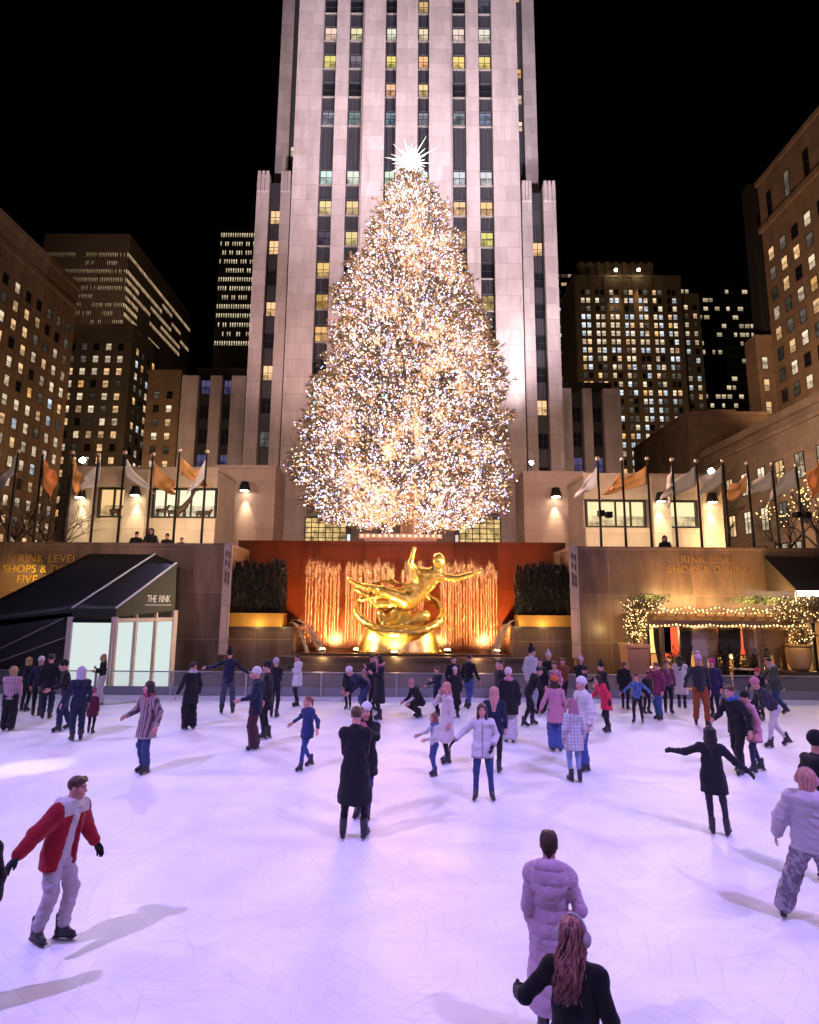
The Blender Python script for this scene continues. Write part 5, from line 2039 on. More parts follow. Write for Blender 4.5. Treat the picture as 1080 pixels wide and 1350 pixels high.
mb = MB(o.location)
mb.lathe((pu.x, Yu, zb_), [(.36, .971 * h), (.42, .99 * h), (.42, 1.05 * h), (.35, 1.06 * h)], 28)
mb.build('rim', MATS['glazed_urn'], o, True, loc=(0, 0, 0))
mb = MB(o.location)
mb.box(pu.x - .36, pu.x + .36, Yu - .36, Yu + .36, -zb_ * 0 + .0, zb_ - .002)
mb.build('pedestal', M['granite_dark'], o, loc=(0, 0, 0))
point('urn_glow', (pu.x - .4, Yu - .9, zt_ + .5), 20, (1, .68, .25), .2)
# small dark conifers and tables on the terrace
for i, px in enumerate((888, 897, 948, 957, 972, 981, 996, 1012)):
    Y = 20.9
    p = at(px, 880, Y)
    h_ = at(px, random.uniform(850, 862), Y).z - .25
    t = leafy('terrace_conifer', (p.x, Y, .25 + h_ * .55), .17, .17, h_ * .5, 260, M['hedge'], 'small dark conifer on the restaurant terrace, %s from the left' % ('first', 'second', 'third', 'fourth', 'fifth', 'sixth', 'seventh', 'eighth')[i], 'conifer', 0, None, 30 + i)
    t['group'] = 'small conifers on the terrace'
    mb = MB(t.location)
    mb.lathe((p.x, Y, .003 + .25), [(.12, 0), (.15, .22)], 12)
    mb.build('pot', M['black_metal'], t, loc=(0, 0, 0))
for i, (px, py) in enumerate(((860, 869), (978, 873), (1010, 876))):
    Y = 20.9
    p = at(px, py, Y)
    o = empty('dining_table', (p.x, Y, .25), 'small pale topped terrace table, %s' % ('at the left end behind the planter', 'in the middle of the terrace', 'right of the middle near the urn')[i], 'table', 'tables on the terrace')
    mb = MB(o.location)
    mb.lathe((p.x, Y, .97), [(.42, 0), (.42, .03)], 24)
    mb.build('table_top', plain('table_top_pale', (.55, .45, .35), .4), o, loc=(0, 0, 0))
    mb = MB(o.location)
    mb.tube([(p.x, Y, .27), (p.x, Y, .969)], .035, 8)
    mb.lathe((p.x, Y, .25), [(.24, 0), (.05, .04)], 16)
    mb.build('pedestal', M['black_metal'], o, loc=(0, 0, 0))
# glass canopy with light tube at the far right
Yk = 20.6
p0 = at(1049, 778, Yk)
M['canopy'] = plain('canopy_metal', (.07, .05, .035), .5, .3)
o = empty('glass_canopy', (p0.x + 1.5, Yk, 0), 'dark canopy with a bright white light strip at the right picture edge', 'canopy')
mb = MB(o.location)
mb.hexa([(p0.x, Yk, p0.z - .02), (p0.x + 4, Yk, p0.z - .02), (p0.x + 4, WY - .05, p0.z + .0), (p0.x, WY - .05, p0.z + .0),
         (p0.x, Yk, p0.z + .05), (p0.x + 4, Yk, p0.z + .05), (p0.x + 4, WY - .05, p0.z + 1.3), (p0.x, WY - .05, p0.z + 1.3)])
mb.build('roof', M['canopy'], o, loc=(0, 0, 0))
mb = MB(o.location)
mb.box(p0.x + .1, p0.x + 4, Yk + .02, Yk + .12, p0.z - .22, p0.z - .022)
mb.build('light_strip', glow('light_strip', (1, .93, .80), 9), o, loc=(0, 0, 0))
mb = MB(o.location)
mb.tube([(p0.x + .06, Yk + .07, 0), (p0.x + .06, Yk + .07, p0.z - .03)], .035, 8)
mb.build('post', M['steel'], o, loc=(0, 0, 0))
point('canopy_glow', (p0.x + 1.0, Yk + .4, p0.z - .5), 50, (1, .8, .5), .3)
spot('terrace_wash', (p0.x - 3.5, 20.6, za + .7), (p0.x - 3, WY, 4.7), 240, (1, .60, .24), 150, .9, .3)
spot('terrace_wash', (p0.x - 0.6, 20.9, za + .7), (p0.x - .6, WY, 4.7), 130, (1, .62, .26), 150, .9, .3)

# ================================================================== RINK STAGE LIGHTS
spot('rink_light', (-12.0, .5, 16), (-5.0, 8.5, 0), 12500, (.46, .335, 1.0), 60, .95, .12)
spot('rink_light', (9.6, .0, 16), (5.4, 9.0, 0), 8600, (.46, .35, 1.0), 60, .95, .09)
spot('rink_light', (11.6, 2.4, 15), (4, 12, 0), 2000, (.70, .36, 1.0), 76, .95, .1)
spot('rink_light', (13.5, -1.5, 15), (4, 12, 0), 2000, (.40, .34, 1.0), 76, .95, .12)
spot('rink_light', (.5, -5.5, 16), (0, 13, 0), 1900, (.54, .47, 1.0), 70, .9, .5)
spot('rink_light', (-19, 11, 12), (-3, 15.5, 0), 4900, (.62, .55, 1.0), 84, .9, .15)
spot('rink_light', (19, 12, 12), (4, 15.5, 0), 4300, (.62, .55, 1.0), 84, .9, .15)
spot('rink_light', (11, 26, 13), (2, 14, 0), 3900, (.60, .54, 1.0), 60, .9, .15)
spot('rink_light', (-11, 26, 13), (-2, 14, 0), 3900, (.60, .54, 1.0), 60, .9, .15)
# white moving-head patch on the ice at left
q = gnd(38, 1012)
spot('rink_light', (-13, 7, 9), q, 2600, (1, 1, .9), 6.5, .5, .05)
# warm spots added behind the camera to brighten walls, flags and shop fronts
spot('facade_fill', (-13, -6, 17), (-12.5, 26, 8.8), 20000, (1, .70, .48), 24, .7, .5)
spot('facade_fill', (13, -6, 17), (14, 26, 9.6), 15000, (1, .70, .48), 24, .7, .5)
spot('facade_fill', (-7, -6, 17), (-8.6, 22.3, 4.4), 9000, (1, .64, .40), 13, .9, .4)
spot('facade_fill', (0, -8, 20), (0, 60, 14), 76000, (1, .66, .54), 46, .7, .5)
# ================================================================== FIGURES: signed distance fields -> surface nets
def nrm(v):
    v = np.asarray(v, float)
    return v / (np.linalg.norm(v) + 1e-9)


class Sdf:
    def __init__(self):
        self.ops = []

    def cap(self, a, b, ra, rb=None, k=.03, flat=None, sub=False):
        """tapered capsule; flat=(dir, f): thickness along dir scaled by f"""
        self.ops.append(('c', np.asarray(a, float), np.asarray(b, float), ra, ra if rb is None else rb, k, flat, sub))
        return self

    def ell(self, c, r, k=.02, sub=False, R=None):
        self.ops.append(('e', np.asarray(c, float), np.asarray(r, float), R, 0, k, None, sub))
        return self

    def cut(self, p, n, half=None):
        """keep the side where (x-p).n < 0"""
        self.ops.append(('p', np.asarray(p, float), nrm(n), 0, 0, 0, None, False))
        return self

    def bounds(self, op):
        if op[0] == 'c':
            m = max(op[3], op[4])
            return np.minimum(op[1], op[2]) - m, np.maximum(op[1], op[2]) + m
        m = max(op[2]) if op[3] is not None else op[2]
        return op[1] - m, op[1] + m

    def mesh(self, h):
        lo = np.full(3, 1e9); hi = -lo
        for op in self.ops:
            if op[0] != 'p' and not op[7]:
                a, b = self.bounds(op)
                lo, hi = np.minimum(lo, a), np.maximum(hi, b)
        lo -= 3 * h; hi += 3 * h
        n = np.ceil((hi - lo) / h).astype(int) + 1
        ax = [lo[i] + h * np.arange(n[i]) for i in range(3)]
        D = np.full(n, .3, np.float32)
        for op in self.ops:
            if op[0] == 'p':
                d = ((ax[0] - op[1][0]) * op[2][0])[:, None, None] + ((ax[1] - op[1][1]) * op[2][1])[None, :, None] + ((ax[2] - op[1][2]) * op[2][2])[None, None, :]
                np.maximum(D, d, out=D)
                continue
            a, b = self.bounds(op)
            mg = op[5] + 2.5 * h
            i0 = np.maximum(0, np.floor((a - mg - lo) / h).astype(int))
            i1 = np.minimum(n, np.ceil((b + mg - lo) / h).astype(int) + 1)
            if (i1 <= i0).any():
                continue
            x, y, z = np.meshgrid(ax[0][i0[0]:i1[0]], ax[1][i0[1]:i1[1]], ax[2][i0[2]:i1[2]], indexing='ij')
            P = np.stack([x, y, z], -1)
            if op[0] == 'c':
                v = P - op[1]
                ab = op[2] - op[1]
                if op[6] is not None:
                    d_, f_ = nrm(op[6][0]), op[6][1]
                    v = v + (v @ d_)[..., None] * d_ * (1 / f_ - 1)
                    ab = ab + (ab @ d_) * d_ * (1 / f_ - 1)
                t = np.clip((v @ ab) / (ab @ ab + 1e-9), 0, 1)
                d = np.linalg.norm(v - t[..., None] * ab, axis=-1) - (op[3] + (op[4] - op[3]) * t)
                if op[6] is not None:
                    d = d * (.5 + .5 * op[6][1])
            else:
                v = P - op[1]
                if op[3] is not None:
                    v = v @ op[3]
                q = np.linalg.norm(v / op[2], axis=-1)
                d = (q - 1) * op[2].min()
            sl = D[i0[0]:i1[0], i0[1]:i1[1], i0[2]:i1[2]]
            k = op[5]
            if op[7]:
                d = -d
                hh = np.maximum(k - np.abs(sl - d), 0) / max(k, 1e-6)
                sl[...] = np.maximum(sl, d) + hh * hh * k * .25
            else:
                hh = np.maximum(k - np.abs(sl - d), 0) / max(k, 1e-6)
                sl[...] = np.minimum(sl, d) - hh * hh * k * .25
        return nets(D, lo, h)


def nets(D, lo, h):
    nx, ny, nz = D.shape
    D = D.copy()
    D[0] = D[-1] = .3; D[:, 0] = D[:, -1] = .3; D[:, :, 0] = D[:, :, -1] = .3
    ofs = [(i, j, k) for i in (0, 1) for j in (0, 1) for k in (0, 1)]
    neg = D < 0
    cnt = np.zeros((nx - 1, ny - 1, nz - 1), np.int8)
    for i, j, k in ofs:
        cnt += neg[i:nx - 1 + i, j:ny - 1 + j, k:nz - 1 + k]
    act = (cnt > 0) & (cnt < 8)
    I, J, K = np.nonzero(act)
    idx = np.full(act.shape, -1, np.int32)
    idx[I, J, K] = np.arange(len(I))
    cv = np.stack([D[I + i, J + j, K + k] for i, j, k in ofs], 1)
    pos = np.zeros((len(I), 3)); c = np.zeros(len(I))
    for a in range(8):
        for b in range(a + 1, 8):
            df = [abs(ofs[a][q] - ofs[b][q]) for q in range(3)]
            if sum(df) != 1:
                continue
            m = (cv[:, a] < 0) != (cv[:, b] < 0)
            t = cv[m, a] / (cv[m, a] - cv[m, b])
            pa, pb = np.array(ofs[a], float), np.array(ofs[b], float)
            pos[m] += pa + t[:, None] * (pb - pa)
            c[m] += 1
    V = lo + h * (np.stack([I, J, K], 1) + pos / c[:, None])
    Q = []
    for axis in range(3):
        s = [slice(1, -1)] * 3
        a0 = list(s); a0[axis] = slice(0, -1)
        a1 = list(s); a1[axis] = slice(1, None)
        n0, n1 = neg[tuple(a0)], neg[tuple(a1)]
        e = np.argwhere(n0 != n1)
        if not len(e):
            continue
        fl = n0[tuple(e.T)]
        e = e + 1
        e[:, axis] -= 1
        u, v = (axis + 1) % 3, (axis + 2) % 3
        qs = []
        for du, dv in ((-1, -1), (0, -1), (0, 0), (-1, 0)):
            g = e.copy(); g[:, u] += du; g[:, v] += dv
            qs.append(idx[g[:, 0], g[:, 1], g[:, 2]])
        q = np.stack(qs, 1)
        q[~fl] = q[~fl][:, ::-1]
        Q.append(q)
    Q = np.concatenate(Q)
    Q = Q[(Q >= 0).all(1)]
    return V, Q


def vnormals(V, Q):
    n = np.cross(V[Q[:, 2]] - V[Q[:, 0]], V[Q[:, 3]] - V[Q[:, 1]])
    N_ = np.zeros_like(V)
    for i in range(4):
        np.add.at(N_, Q[:, i], n)
    return N_ / (np.linalg.norm(N_, axis=1, keepdims=True) + 1e-9)


def wrinkle(V, Q, amp, seed, zstretch=1.6, wl=.11):
    r = np.random.default_rng(seed)
    W = V.copy()
    W[:, 2] *= zstretch
    W = W + .03 * np.sin(V[:, [1, 2, 0]] * 13 + r.uniform(0, 6, 3))
    s = np.zeros(len(V))
    for i in range(9):
        d = nrm(r.normal(0, 1, 3) * [1, 1, 1.3])
        s += np.sin(W @ d * 2 * PI / (wl * r.uniform(.6, 1.7)) + r.uniform(0, 6)) * r.uniform(.4, 1)
    s = np.tanh(s / 2.2)
    s = s - .55 * np.exp(-(s / .22) ** 2)
    return V + vnormals(V, Q) * (s * amp)[:, None]


# ------------------------------------------------------------------ templates in head / hand / foot space
def build_head():
    s = Sdf()
    s.ell((0, .012, .035), (.074, .092, .085), .02)
    s.ell((0, -.026, -.035), (.057, .060, .082), .03)
    s.cap((-.012, -.066, -.098), (.012, -.066, -.098), .019, None, .03)
    s.cap((-.034, -.079, .026), (.034, -.079, .026), .011, None, .02)
    for q in (-1, 1):
        s.ell((q * .043, -.058, -.025), (.024, .028, .026), .025)
        s.ell((q * .032, -.099, .008), (.019, .016, .013), .012, True)
    s.cap((0, -.086, .012), (0, -.106, -.026), .008, .0125, .012)
    for q in (-1, 1):
        s.ell((q * .011, -.096, -.030), (.009, .010, .008), .008)
        s.ell((q * .032, -.074, .007), (.0155, .0155, .0125), .003)
        s.ell((q * .077, .008, -.004), (.010, .022, .034), .008)
    s.cap((-.018, -.085, -.056), (.018, -.085, -.056), .009, None, .01)
    s.cap((-.02, -.087, -.066), (.02, -.087, -.066), .0095, None, .01)
    s.cap((-.024, -.097, -.061), (.024, -.097, -.061), .0035, None, .004, None, True)
    s.cap((0, .02, -.06), (0, .035, -.21), .055, .062, .03)
    V, Q = s.mesh(.0055)
    C = V[Q].mean(1)
    mi = np.zeros(len(Q), int)
    x, y, z = C.T
    ex = np.abs(np.abs(x) - .032)
    ey = (ex / .0125) ** 2 + ((z - .007) / .0075) ** 2 < 1
    mi[ey & (y < -.07)] = 1
    mi[ey & (y < -.07) & (ex < .0065)] = 2
    lip = (np.abs(x) < .024) & (z < -.05) & (z > -.074) & (y < -.075)
    mi[lip] = 3
    brow = (ex < .019) & (z > .024) & (z < .034) & (y < -.06)
    mi[brow] = 4
    return V, Q, mi


def build_hand(curl=.35, thick=0.0, spread=.0):
    """left hand hanging down: fingers -Z, thumb -Y, palm faces -X"""
    s = Sdf()
    s.cap((0, 0, .03), (0, 0, -.01), .026 + thick, None, .01, ((1, 0, 0), .75))
    kn = [(-.004, -.030, -.085), (0, -.010, -.092), (0, .011, -.089), (-.003, .031, -.080)]
    for q in kn:
        s.cap((0, q[1] * .55, -.015), q, .017 + thick, .0135 + thick, .012, ((1, 0, 0), .85))
    lens = [(.040, .025, .021), (.045, .028, .022), (.041, .026, .022), (.032, .020, .019)]
    for q, L_, sp in zip(kn, lens, (-1, -.3, .4, 1.1)):
        p = np.array(q, float)
        a = curl * .6
        for j, l in enumerate(L_):
            d = np.array([-math.sin(a), sp * (.08 + spread), -math.cos(a)])
            e = p + nrm(d) * l
            s.cap(p, e, .0095 - .001 * j + thick, .0085 - .001 * j + thick, .006)
            p = e
            a += curl
    s.cap((-.004, -.018, -.02), (-.014, -.045, -.055), .016 + thick, .012 + thick, .012)
    s.cap((-.014, -.045, -.055), (-.022, -.056, -.082), .0115 + thick, .010 + thick, .006)
    s.cap((-.022, -.056, -.082), (-.028, -.058, -.105), .010 + thick, .0085 + thick, .005)
    return s.mesh(.0048)


def mesh_of(s, h, name, mats, wr=0, seed=1):
    V, Q = s.mesh(h)
    if wr:
        V = wrinkle(V, Q, wr, seed)
    return np_mesh(name, V, Q, mats, True)


HEAD = build_head()
HANDS = {'relax': build_hand(.35), 'glove': build_hand(.32, .0035), 'glove_grip': build_hand(.85, .005), 'grip': build_hand(.8), 'spread': build_hand(.15, 0, .16), 'glove_spread': build_hand(.15, .0035, .14)}


def cloth(name, col, rough=.85, pat=None, col2=None, col3=None, sheen=.25, bump=.5, var=.15):
    if name in MATS:
        return MATS[name]
    m, nt, b, L = nodes(name)
    tc = N(nt, 'ShaderNodeTexCoord')
    no = N(nt, 'ShaderNodeTexNoise', Scale=9.0, Detail=5.0, Roughness=.6)
    L.new(tc.outputs['Object'], no.inputs['Vector'])
    mx = N(nt, 'ShaderNodeMix', data_type='RGBA')
    mx.inputs[6].default_value = c4(col, 1 - var); mx.inputs[7].default_value = c4(col, 1 + var)
    L.new(no.outputs['Fac'], mx.inputs[0])
    out = mx.outputs[2]
    if pat:
        m2 = N(nt, 'ShaderNodeMix', data_type='RGBA')
        m2.inputs[7].default_value = c4(col2)
        L.new(out, m2.inputs[6])
        if pat == 'stripe':
            wv = N(nt, 'ShaderNodeTexWave', Scale=4.6, Distortion=1.2, Detail=2.0)
            wv.bands_direction = 'X'
            L.new(tc.outputs['Object'], wv.inputs['Vector'])
            fac = wv.outputs['Fac']
        elif pat == 'plaid':
            ws_ = []
            for dr in ('X', 'Z'):
                wv = N(nt, 'ShaderNodeTexWave', Scale=5.5, Distortion=.3)
                wv.bands_direction = dr
                L.new(tc.outputs['Object'], wv.inputs['Vector'])
                ws_.append(wv)
            ad = N(nt, 'ShaderNodeMath', operation='MULTIPLY')
            L.new(ws_[0].outputs['Fac'], ad.inputs[0]); L.new(ws_[1].outputs['Fac'], ad.inputs[1])
            fac = ad.outputs[0]
        else:   # camo blotches
            n2 = N(nt, 'ShaderNodeTexNoise', Scale=13.0, Detail=3.0, Distortion=.8)
            L.new(tc.outputs['Object'], n2.inputs['Vector'])
            rp = N(nt, 'ShaderNodeMapRange')
            rp.inputs['From Min'].default_value = .46; rp.inputs['From Max'].default_value = .54
            L.new(n2.outputs['Fac'], rp.inputs['Value'])
            fac = rp.outputs[0]
        L.new(fac, m2.inputs[0])
        out = m2.outputs[2]
    L.new(out, b.inputs['Base Color'])
    b.inputs['Roughness'].default_value = rough
    b.inputs['Specular IOR Level'].default_value = .25
    b.inputs['Sheen Weight'].default_value = sheen * .4
    n3 = N(nt, 'ShaderNodeTexNoise', Scale=75.0, Detail=3.0)
    L.new(tc.outputs['Object'], n3.inputs['Vector'])
    mpf = N(nt, 'ShaderNodeMapping'); mpf.inputs['Scale'].default_value = (1, 1, 1.7); mpf.inputs['Rotation'].default_value = (.5, .3, 0)
    L.new(tc.outputs['Object'], mpf.inputs[0])
    nf = N(nt, 'ShaderNodeTexNoise', Scale=11.0, Detail=3.0, Roughness=.5, Distortion=1.6)
    nf.noise_type = 'RIDGED_MULTIFRACTAL'
    L.new(mpf.outputs[0], nf.inputs['Vector'])
    bf = N(nt, 'ShaderNodeBump', Strength=.55, Distance=.014)
    L.new(nf.outputs['Fac'], bf.inputs['Height'])
    bp = N(nt, 'ShaderNodeBump', Strength=bump * .5, Distance=.006)
    L.new(bf.outputs['Normal'], bp.inputs['Normal'])
    L.new(n3.outputs['Fac'], bp.inputs['Height']); L.new(bp.outputs['Normal'], b.inputs['Normal'])
    MATS[name] = m
    return m


def hair_mat(name, c1, c2):
    if name in MATS:
        return MATS[name]
    m, nt, b, L = nodes(name)
    tc = N(nt, 'ShaderNodeTexCoord')
    mp = N(nt, 'ShaderNodeMapping'); mp.inputs['Scale'].default_value = (38, 38, 3.0)
    L.new(tc.outputs['Object'], mp.inputs[0])
    no = N(nt, 'ShaderNodeTexNoise', Scale=1.6, Detail=5.0, Roughness=.6, Distortion=.4)
    L.new(mp.outputs[0], no.inputs['Vector'])
    rp = N(nt, 'ShaderNodeMapRange')
    rp.inputs['From Min'].default_value = .35; rp.inputs['From Max'].default_value = .65
    L.new(no.outputs['Fac'], rp.inputs['Value'])
    mx = N(nt, 'ShaderNodeMix', data_type='RGBA')
    mx.inputs[6].default_value = c4(c1); mx.inputs[7].default_value = c4(c2)
    L.new(rp.outputs[0], mx.inputs[0]); L.new(mx.outputs[2], b.inputs['Base Color'])
    b.inputs['Roughness'].default_value = .42
    bp = N(nt, 'ShaderNodeBump', Strength=.8, Distance=.012)
    L.new(no.outputs['Fac'], bp.inputs['Height']); L.new(bp.outputs['Normal'], b.inputs['Normal'])
    MATS[name] = m
    return m


HAIR = {'dark': hair_mat('hair_dark', (.012, .008, .007), (.035, .02, .016)), 'brown': hair_mat('hair_brown', (.035, .016, .010), (.10, .045, .025)),
        'red': hair_mat('hair_auburn', (.11, .025, .018), (.34, .10, .06)), 'blonde': hair_mat('hair_blonde', (.26, .13, .05), (.60, .38, .18)),
        'pink': hair_mat('hair_strawberry', (.35, .10, .10), (.75, .36, .33)), 'black': hair_mat('hair_black', (.006, .005, .006), (.018, .013, .014))}
SKIN = [plain('skin_light', (.62, .28, .25), .5, 0, .06, 14), plain('skin_tan', (.48, .25, .18), .5, 0, .06, 14), plain('skin_brown', (.27, .13, .085), .5, 0, .06, 14)]
EYEW, IRIS = plain('eye_white', (.7, .68, .66), .25), plain('eye_iris', (.03, .018, .012), .15)
LIPS, BROW = plain('lips', (.48, .15, .15), .45), plain('brow_hair', (.05, .028, .018), .8)
BOOT = plain('skate_boot', (.018, .018, .024), .4, 0, .3, 20, .2, 40)
SOLE = plain('skate_sole', (.03, .03, .035), .45)
LACE = plain('skate_lace', (.25, .25, .28), .7)


def hairs():
    T = {}
    base = lambda g=0.0: Sdf().ell((0, .020, .043), (.083 + g, .096 + g, .090 + g), .02)

    def face(s):
        s.ell((0, -.105, -.03), (.066, .062, .092), .015, True)
        s.ell((0, -.10, -.12), (.11, .07, .10), .02, True)
        return s
    s = base()
    for q in (-1, 1):
        s.cap((q * .05, -.04, .09), (q * .02, -.075, .085), .035, .022, .02)
    face(s)
    s.cut((0, .0, -.055), (0, -.35, -1))
    T['short'] = s.mesh(.0065)
    s = base()
    face(s)
    s.cut((0, 0, .05), (0, 0, 1)); s.cut((0, .0, -.055), (0, -.35, -1))
    T['under'] = s.mesh(.0065)
    s = base(.004)
    s.cap((0, .045, .02), (0, .06, -.11), .092, .078, .03, ((0, 1, 0), .72))
    for q in (-1, 1):
        s.cap((q * .07, -.012, .05), (q * .068, -.022, -.13), .03, .022, .03)
    face(s)
    T['bob'] = s.mesh(.0065)
    s = base(.004)
    s.cap((0, .045, .02), (0, .095, -.16), .092, .085, .03, ((0, 1, 0), .62))
    s.cap((0, .095, -.16), (0, .125, -.37), .088, .045, .03, ((0, 1, 0), .5))
    for q in (-1, 1):
        s.cap((q * .07, -.01, .05), (q * .076, -.02, -.10), .032, .03, .03)
        s.cap((q * .076, -.02, -.10), (q * .085, -.01, -.27), .03, .015, .03)
    face(s)
    T['long'] = s.mesh(.0065)
    s = base()
    face(s)
    s.cap((0, .09, .04), (0, .135, .02), .03, .035, .02)
    s.cap((0, .135, .02), (0, .15, -.18), .034, .015, .02)
    s.cut((0, .0, -.075), (0, -.35, -1))
    T['pony'] = s.mesh(.0065)
    H_ = {}
    s = Sdf().ell((0, .014, .052), (.089, .105, .098), .01)
    s.cut((0, 0, .028), (0, -.12, -1))
    s.cap((0, .014, .046), (0, .014, .060), .096, .095, .01, ((1, 0, 0), .88))
    H_['beanie'] = s.mesh(.0065)
    s = Sdf().ell((0, .014, .052), (.089, .105, .098), .01)
    s.cut((0, 0, .028), (0, -.12, -1))
    s.cap((0, .014, .046), (0, .014, .060), .096, .095, .01, ((1, 0, 0), .88))
    s.ell((0, .02, .185), (.048, .048, .046), .008)
    H_['pompom'] = s.mesh(.0065)
    s = Sdf().ell((0, .014, .050), (.086, .102, .088), .01)
    s.cut((0, 0, .040), (0, -.1, -1))
    s.cap((-.03, -.085, .045), (.03, -.085, .045), .055, None, .01, ((0, 0, 1), .16))
    s.cap((-.02, -.125, .040), (.02, -.125, .040), .055, None, .01, ((0, 0, 1), .14))
    H_['cap'] = s.mesh(.0065)
    s = Sdf().ell((0, .02, .03), (.108, .115, .128), .01)
    s.cap((0, .05, -.05), (0, .06, -.14), .10, .12, .04)
    s.ell((0, -.10, -.005), (.072, .085, .098), .02, True)
    s.ell((0, .0, .0), (.080, .10, .10), .02, True)
    s.cut((0, 0, -.16), (0, 0, -1))
    H_['hood'] = s.mesh(.0075)
    s = Sdf()
    pts = [(math.sin(a) * .098, .015, .03 + math.cos(a) * .108) for a in np.linspace(-1.55, 1.55, 15)]
    for a, b in zip(pts[:-1], pts[1:]):
        s.cap(a, b, .012, None, .004)
    for q in (-1, 1):
        s.ell((q * .100, .012, -.002), (.032, .050, .052), .01)
    H_['earmuffs'] = s.mesh(.006)
    s = Sdf().cap((0, .012, .020), (0, .012, .055), .093, .092, .01, ((1, 0, 0), .90))
    s.ell((0, .012, .03), (.06, .07, .3), .005, True)
    s.cut((0, 0, .078), (0, 0, 1)); s.cut((0, 0, .004), (0, 0, -1))
    H_['headband'] = s.mesh(.0055)
    s = Sdf()
    for i in range(16):
        a, b = i * PI / 8, (i + 1) * PI / 8
        s.cap((math.sin(a) * .078, .028 + math.cos(a) * .082, -.135 + .012 * math.sin(a * 3)), (math.sin(b) * .078, .028 + math.cos(b) * .082, -.135 + .012 * math.sin(b * 3)), .036, None, .02)
    s.cap((.03, -.05, -.15), (.04, -.075, -.32), .035, .03, .02, ((0, 1, 0), .5))
    H_['scarf'] = s.mesh(.0075)
    return T, H_


HT, HATT = hairs()


def skate_meshes():
    s = Sdf()
    s.cap((0, .035, -.062), (0, -.13, -.068), .040, .034, .03, ((1, 0, 0), .9))
    s.cap((0, .02, -.05), (0, .03, .11), .046, .055, .03)
    s.cap((0, -.06, -.05), (0, .0, .03), .036, .04, .04)
    s.cut((0, 0, -.092), (0, 0, -1))
    s.cut((0, 0, .125), (0, -.1, 1))
    V, Q = s.mesh(.009)
    boot = np_mesh('skate_boot', V, Q, [BOOT], True)
    mb = MB()
    mb.box(-.034, .034, -.165, .075, -.104, -.0925, 1)
    mb.box(-.03, .03, .01, .075, -.122, -.1041, 1)
    for y in (-.11, .04):
        mb.box(-.012, .012, y - .03, y + .03, -.128, -.1221 if y > 0 else -.1041, 1)
    mb.hexa([(-.003, -.17, -.138), (.003, -.17, -.138), (.003, .10, -.150), (-.003, .10, -.150),
             (-.003, -.185, -.1281), (.003, -.185, -.1281), (.003, .11, -.1281), (-.003, .11, -.1281)], 0)
    mb.hexa([(-.003, -.15, -.150), (.003, -.15, -.150), (.003, .085, -.150), (-.003, .085, -.150),
             (-.003, -.17, -.1381), (.003, -.17, -.1381), (.003, .10, -.1381), (-.003, .10, -.1381)], 0)
    o = mb.build('tmp', [M['steel'], SOLE])
    blade = o.data
    bpy.data.objects.remove(o)
    mb = MB()
    for i in range(5):
        z = -.028 + i * .028
        y = -.085 + i * .014 if i < 3 else -.038
        mb.tube([(-.022, y - .004, z), (0, y - .014, z + .004), (.022, y - .004, z)], .004, 5)
    o = mb.build('tmp', [LACE])
    lace = o.data
    bpy.data.objects.remove(o)
    return boot, blade, lace


BOOT_ME, BLADE_ME, LACE_ME = skate_meshes()
TEMPL = {}


def templ(kind, key, mat):
    k = (kind, key, mat.name)
    if k not in TEMPL:
        V, Q = (HT if kind == 'hair' else HATT)[key]
        TEMPL[k] = np_mesh(key, V, Q, [mat], True)
    return TEMPL[k]


ARMS = {'D': (.07, .03, -.50), 'S': (.20, .05, -.46), 'O': (.37, .08, -.33), 'B': (.27, -.22, -.37), 'F': (.05, .34, -.30), 'U': (-.15, .22, -.15), 'H': (-.10, .17, .08),
        'P': (.04, .10, -.40), 'W': (.46, .12, -.14), 'FO': (.22, .34, -.28), 'R': (-.10, .40, .02), 'X': (-.22, .22, -.25), 'BK': (.10, -.25, -.42)}
FEET = {'st': ((.09, .03, 0), (-.09, -.03, 0)), 'wide': ((.15, .0, 0), (-.15, .02, 0)), 'lf': ((.10, .22, 0), (-.08, -.26, .05)), 'rf': ((.08, -.26, .05), (-.10, .22, 0)),
        'lf2': ((.10, .14, 0), (-.10, -.14, 0)), 'rf2': ((.10, -.14, 0), (-.10, .14, 0)), 'kick': ((.10, .05, 0), (-.14, -.45, .16))}


def ik(a, t, l1, l2, pole):
    a, t = np.asarray(a, float), np.asarray(t, float)
    d = t - a
    L = np.linalg.norm(d)
    L2 = min(L, (l1 + l2) * .995)
    t = a + d / (L + 1e-9) * L2
    u = d / (L + 1e-9)
    x = (l1 * l1 - l2 * l2 + L2 * L2) / (2 * L2)
    h = math.sqrt(max(1e-6, l1 * l1 - x * x))
    p = np.asarray(pole, float)
    p = p - u * (p @ u)
    return a + u * x + nrm(p) * h, t


def mat_yz(zc, yref):
    z = nrm(zc)
    y = np.asarray(yref, float)
    y = nrm(y - z * (y @ z))
    x = np.cross(y, z)
    return np.stack([x, y, z], 1)


def tf(R, t, s=1.0):
    M4 = Matrix.Identity(4)
    for i in range(3):
        for j in range(3):
            M4[i][j] = R[i][j] * s
        M4[i][3] = t[i]
    return M4


NPERS = [0]


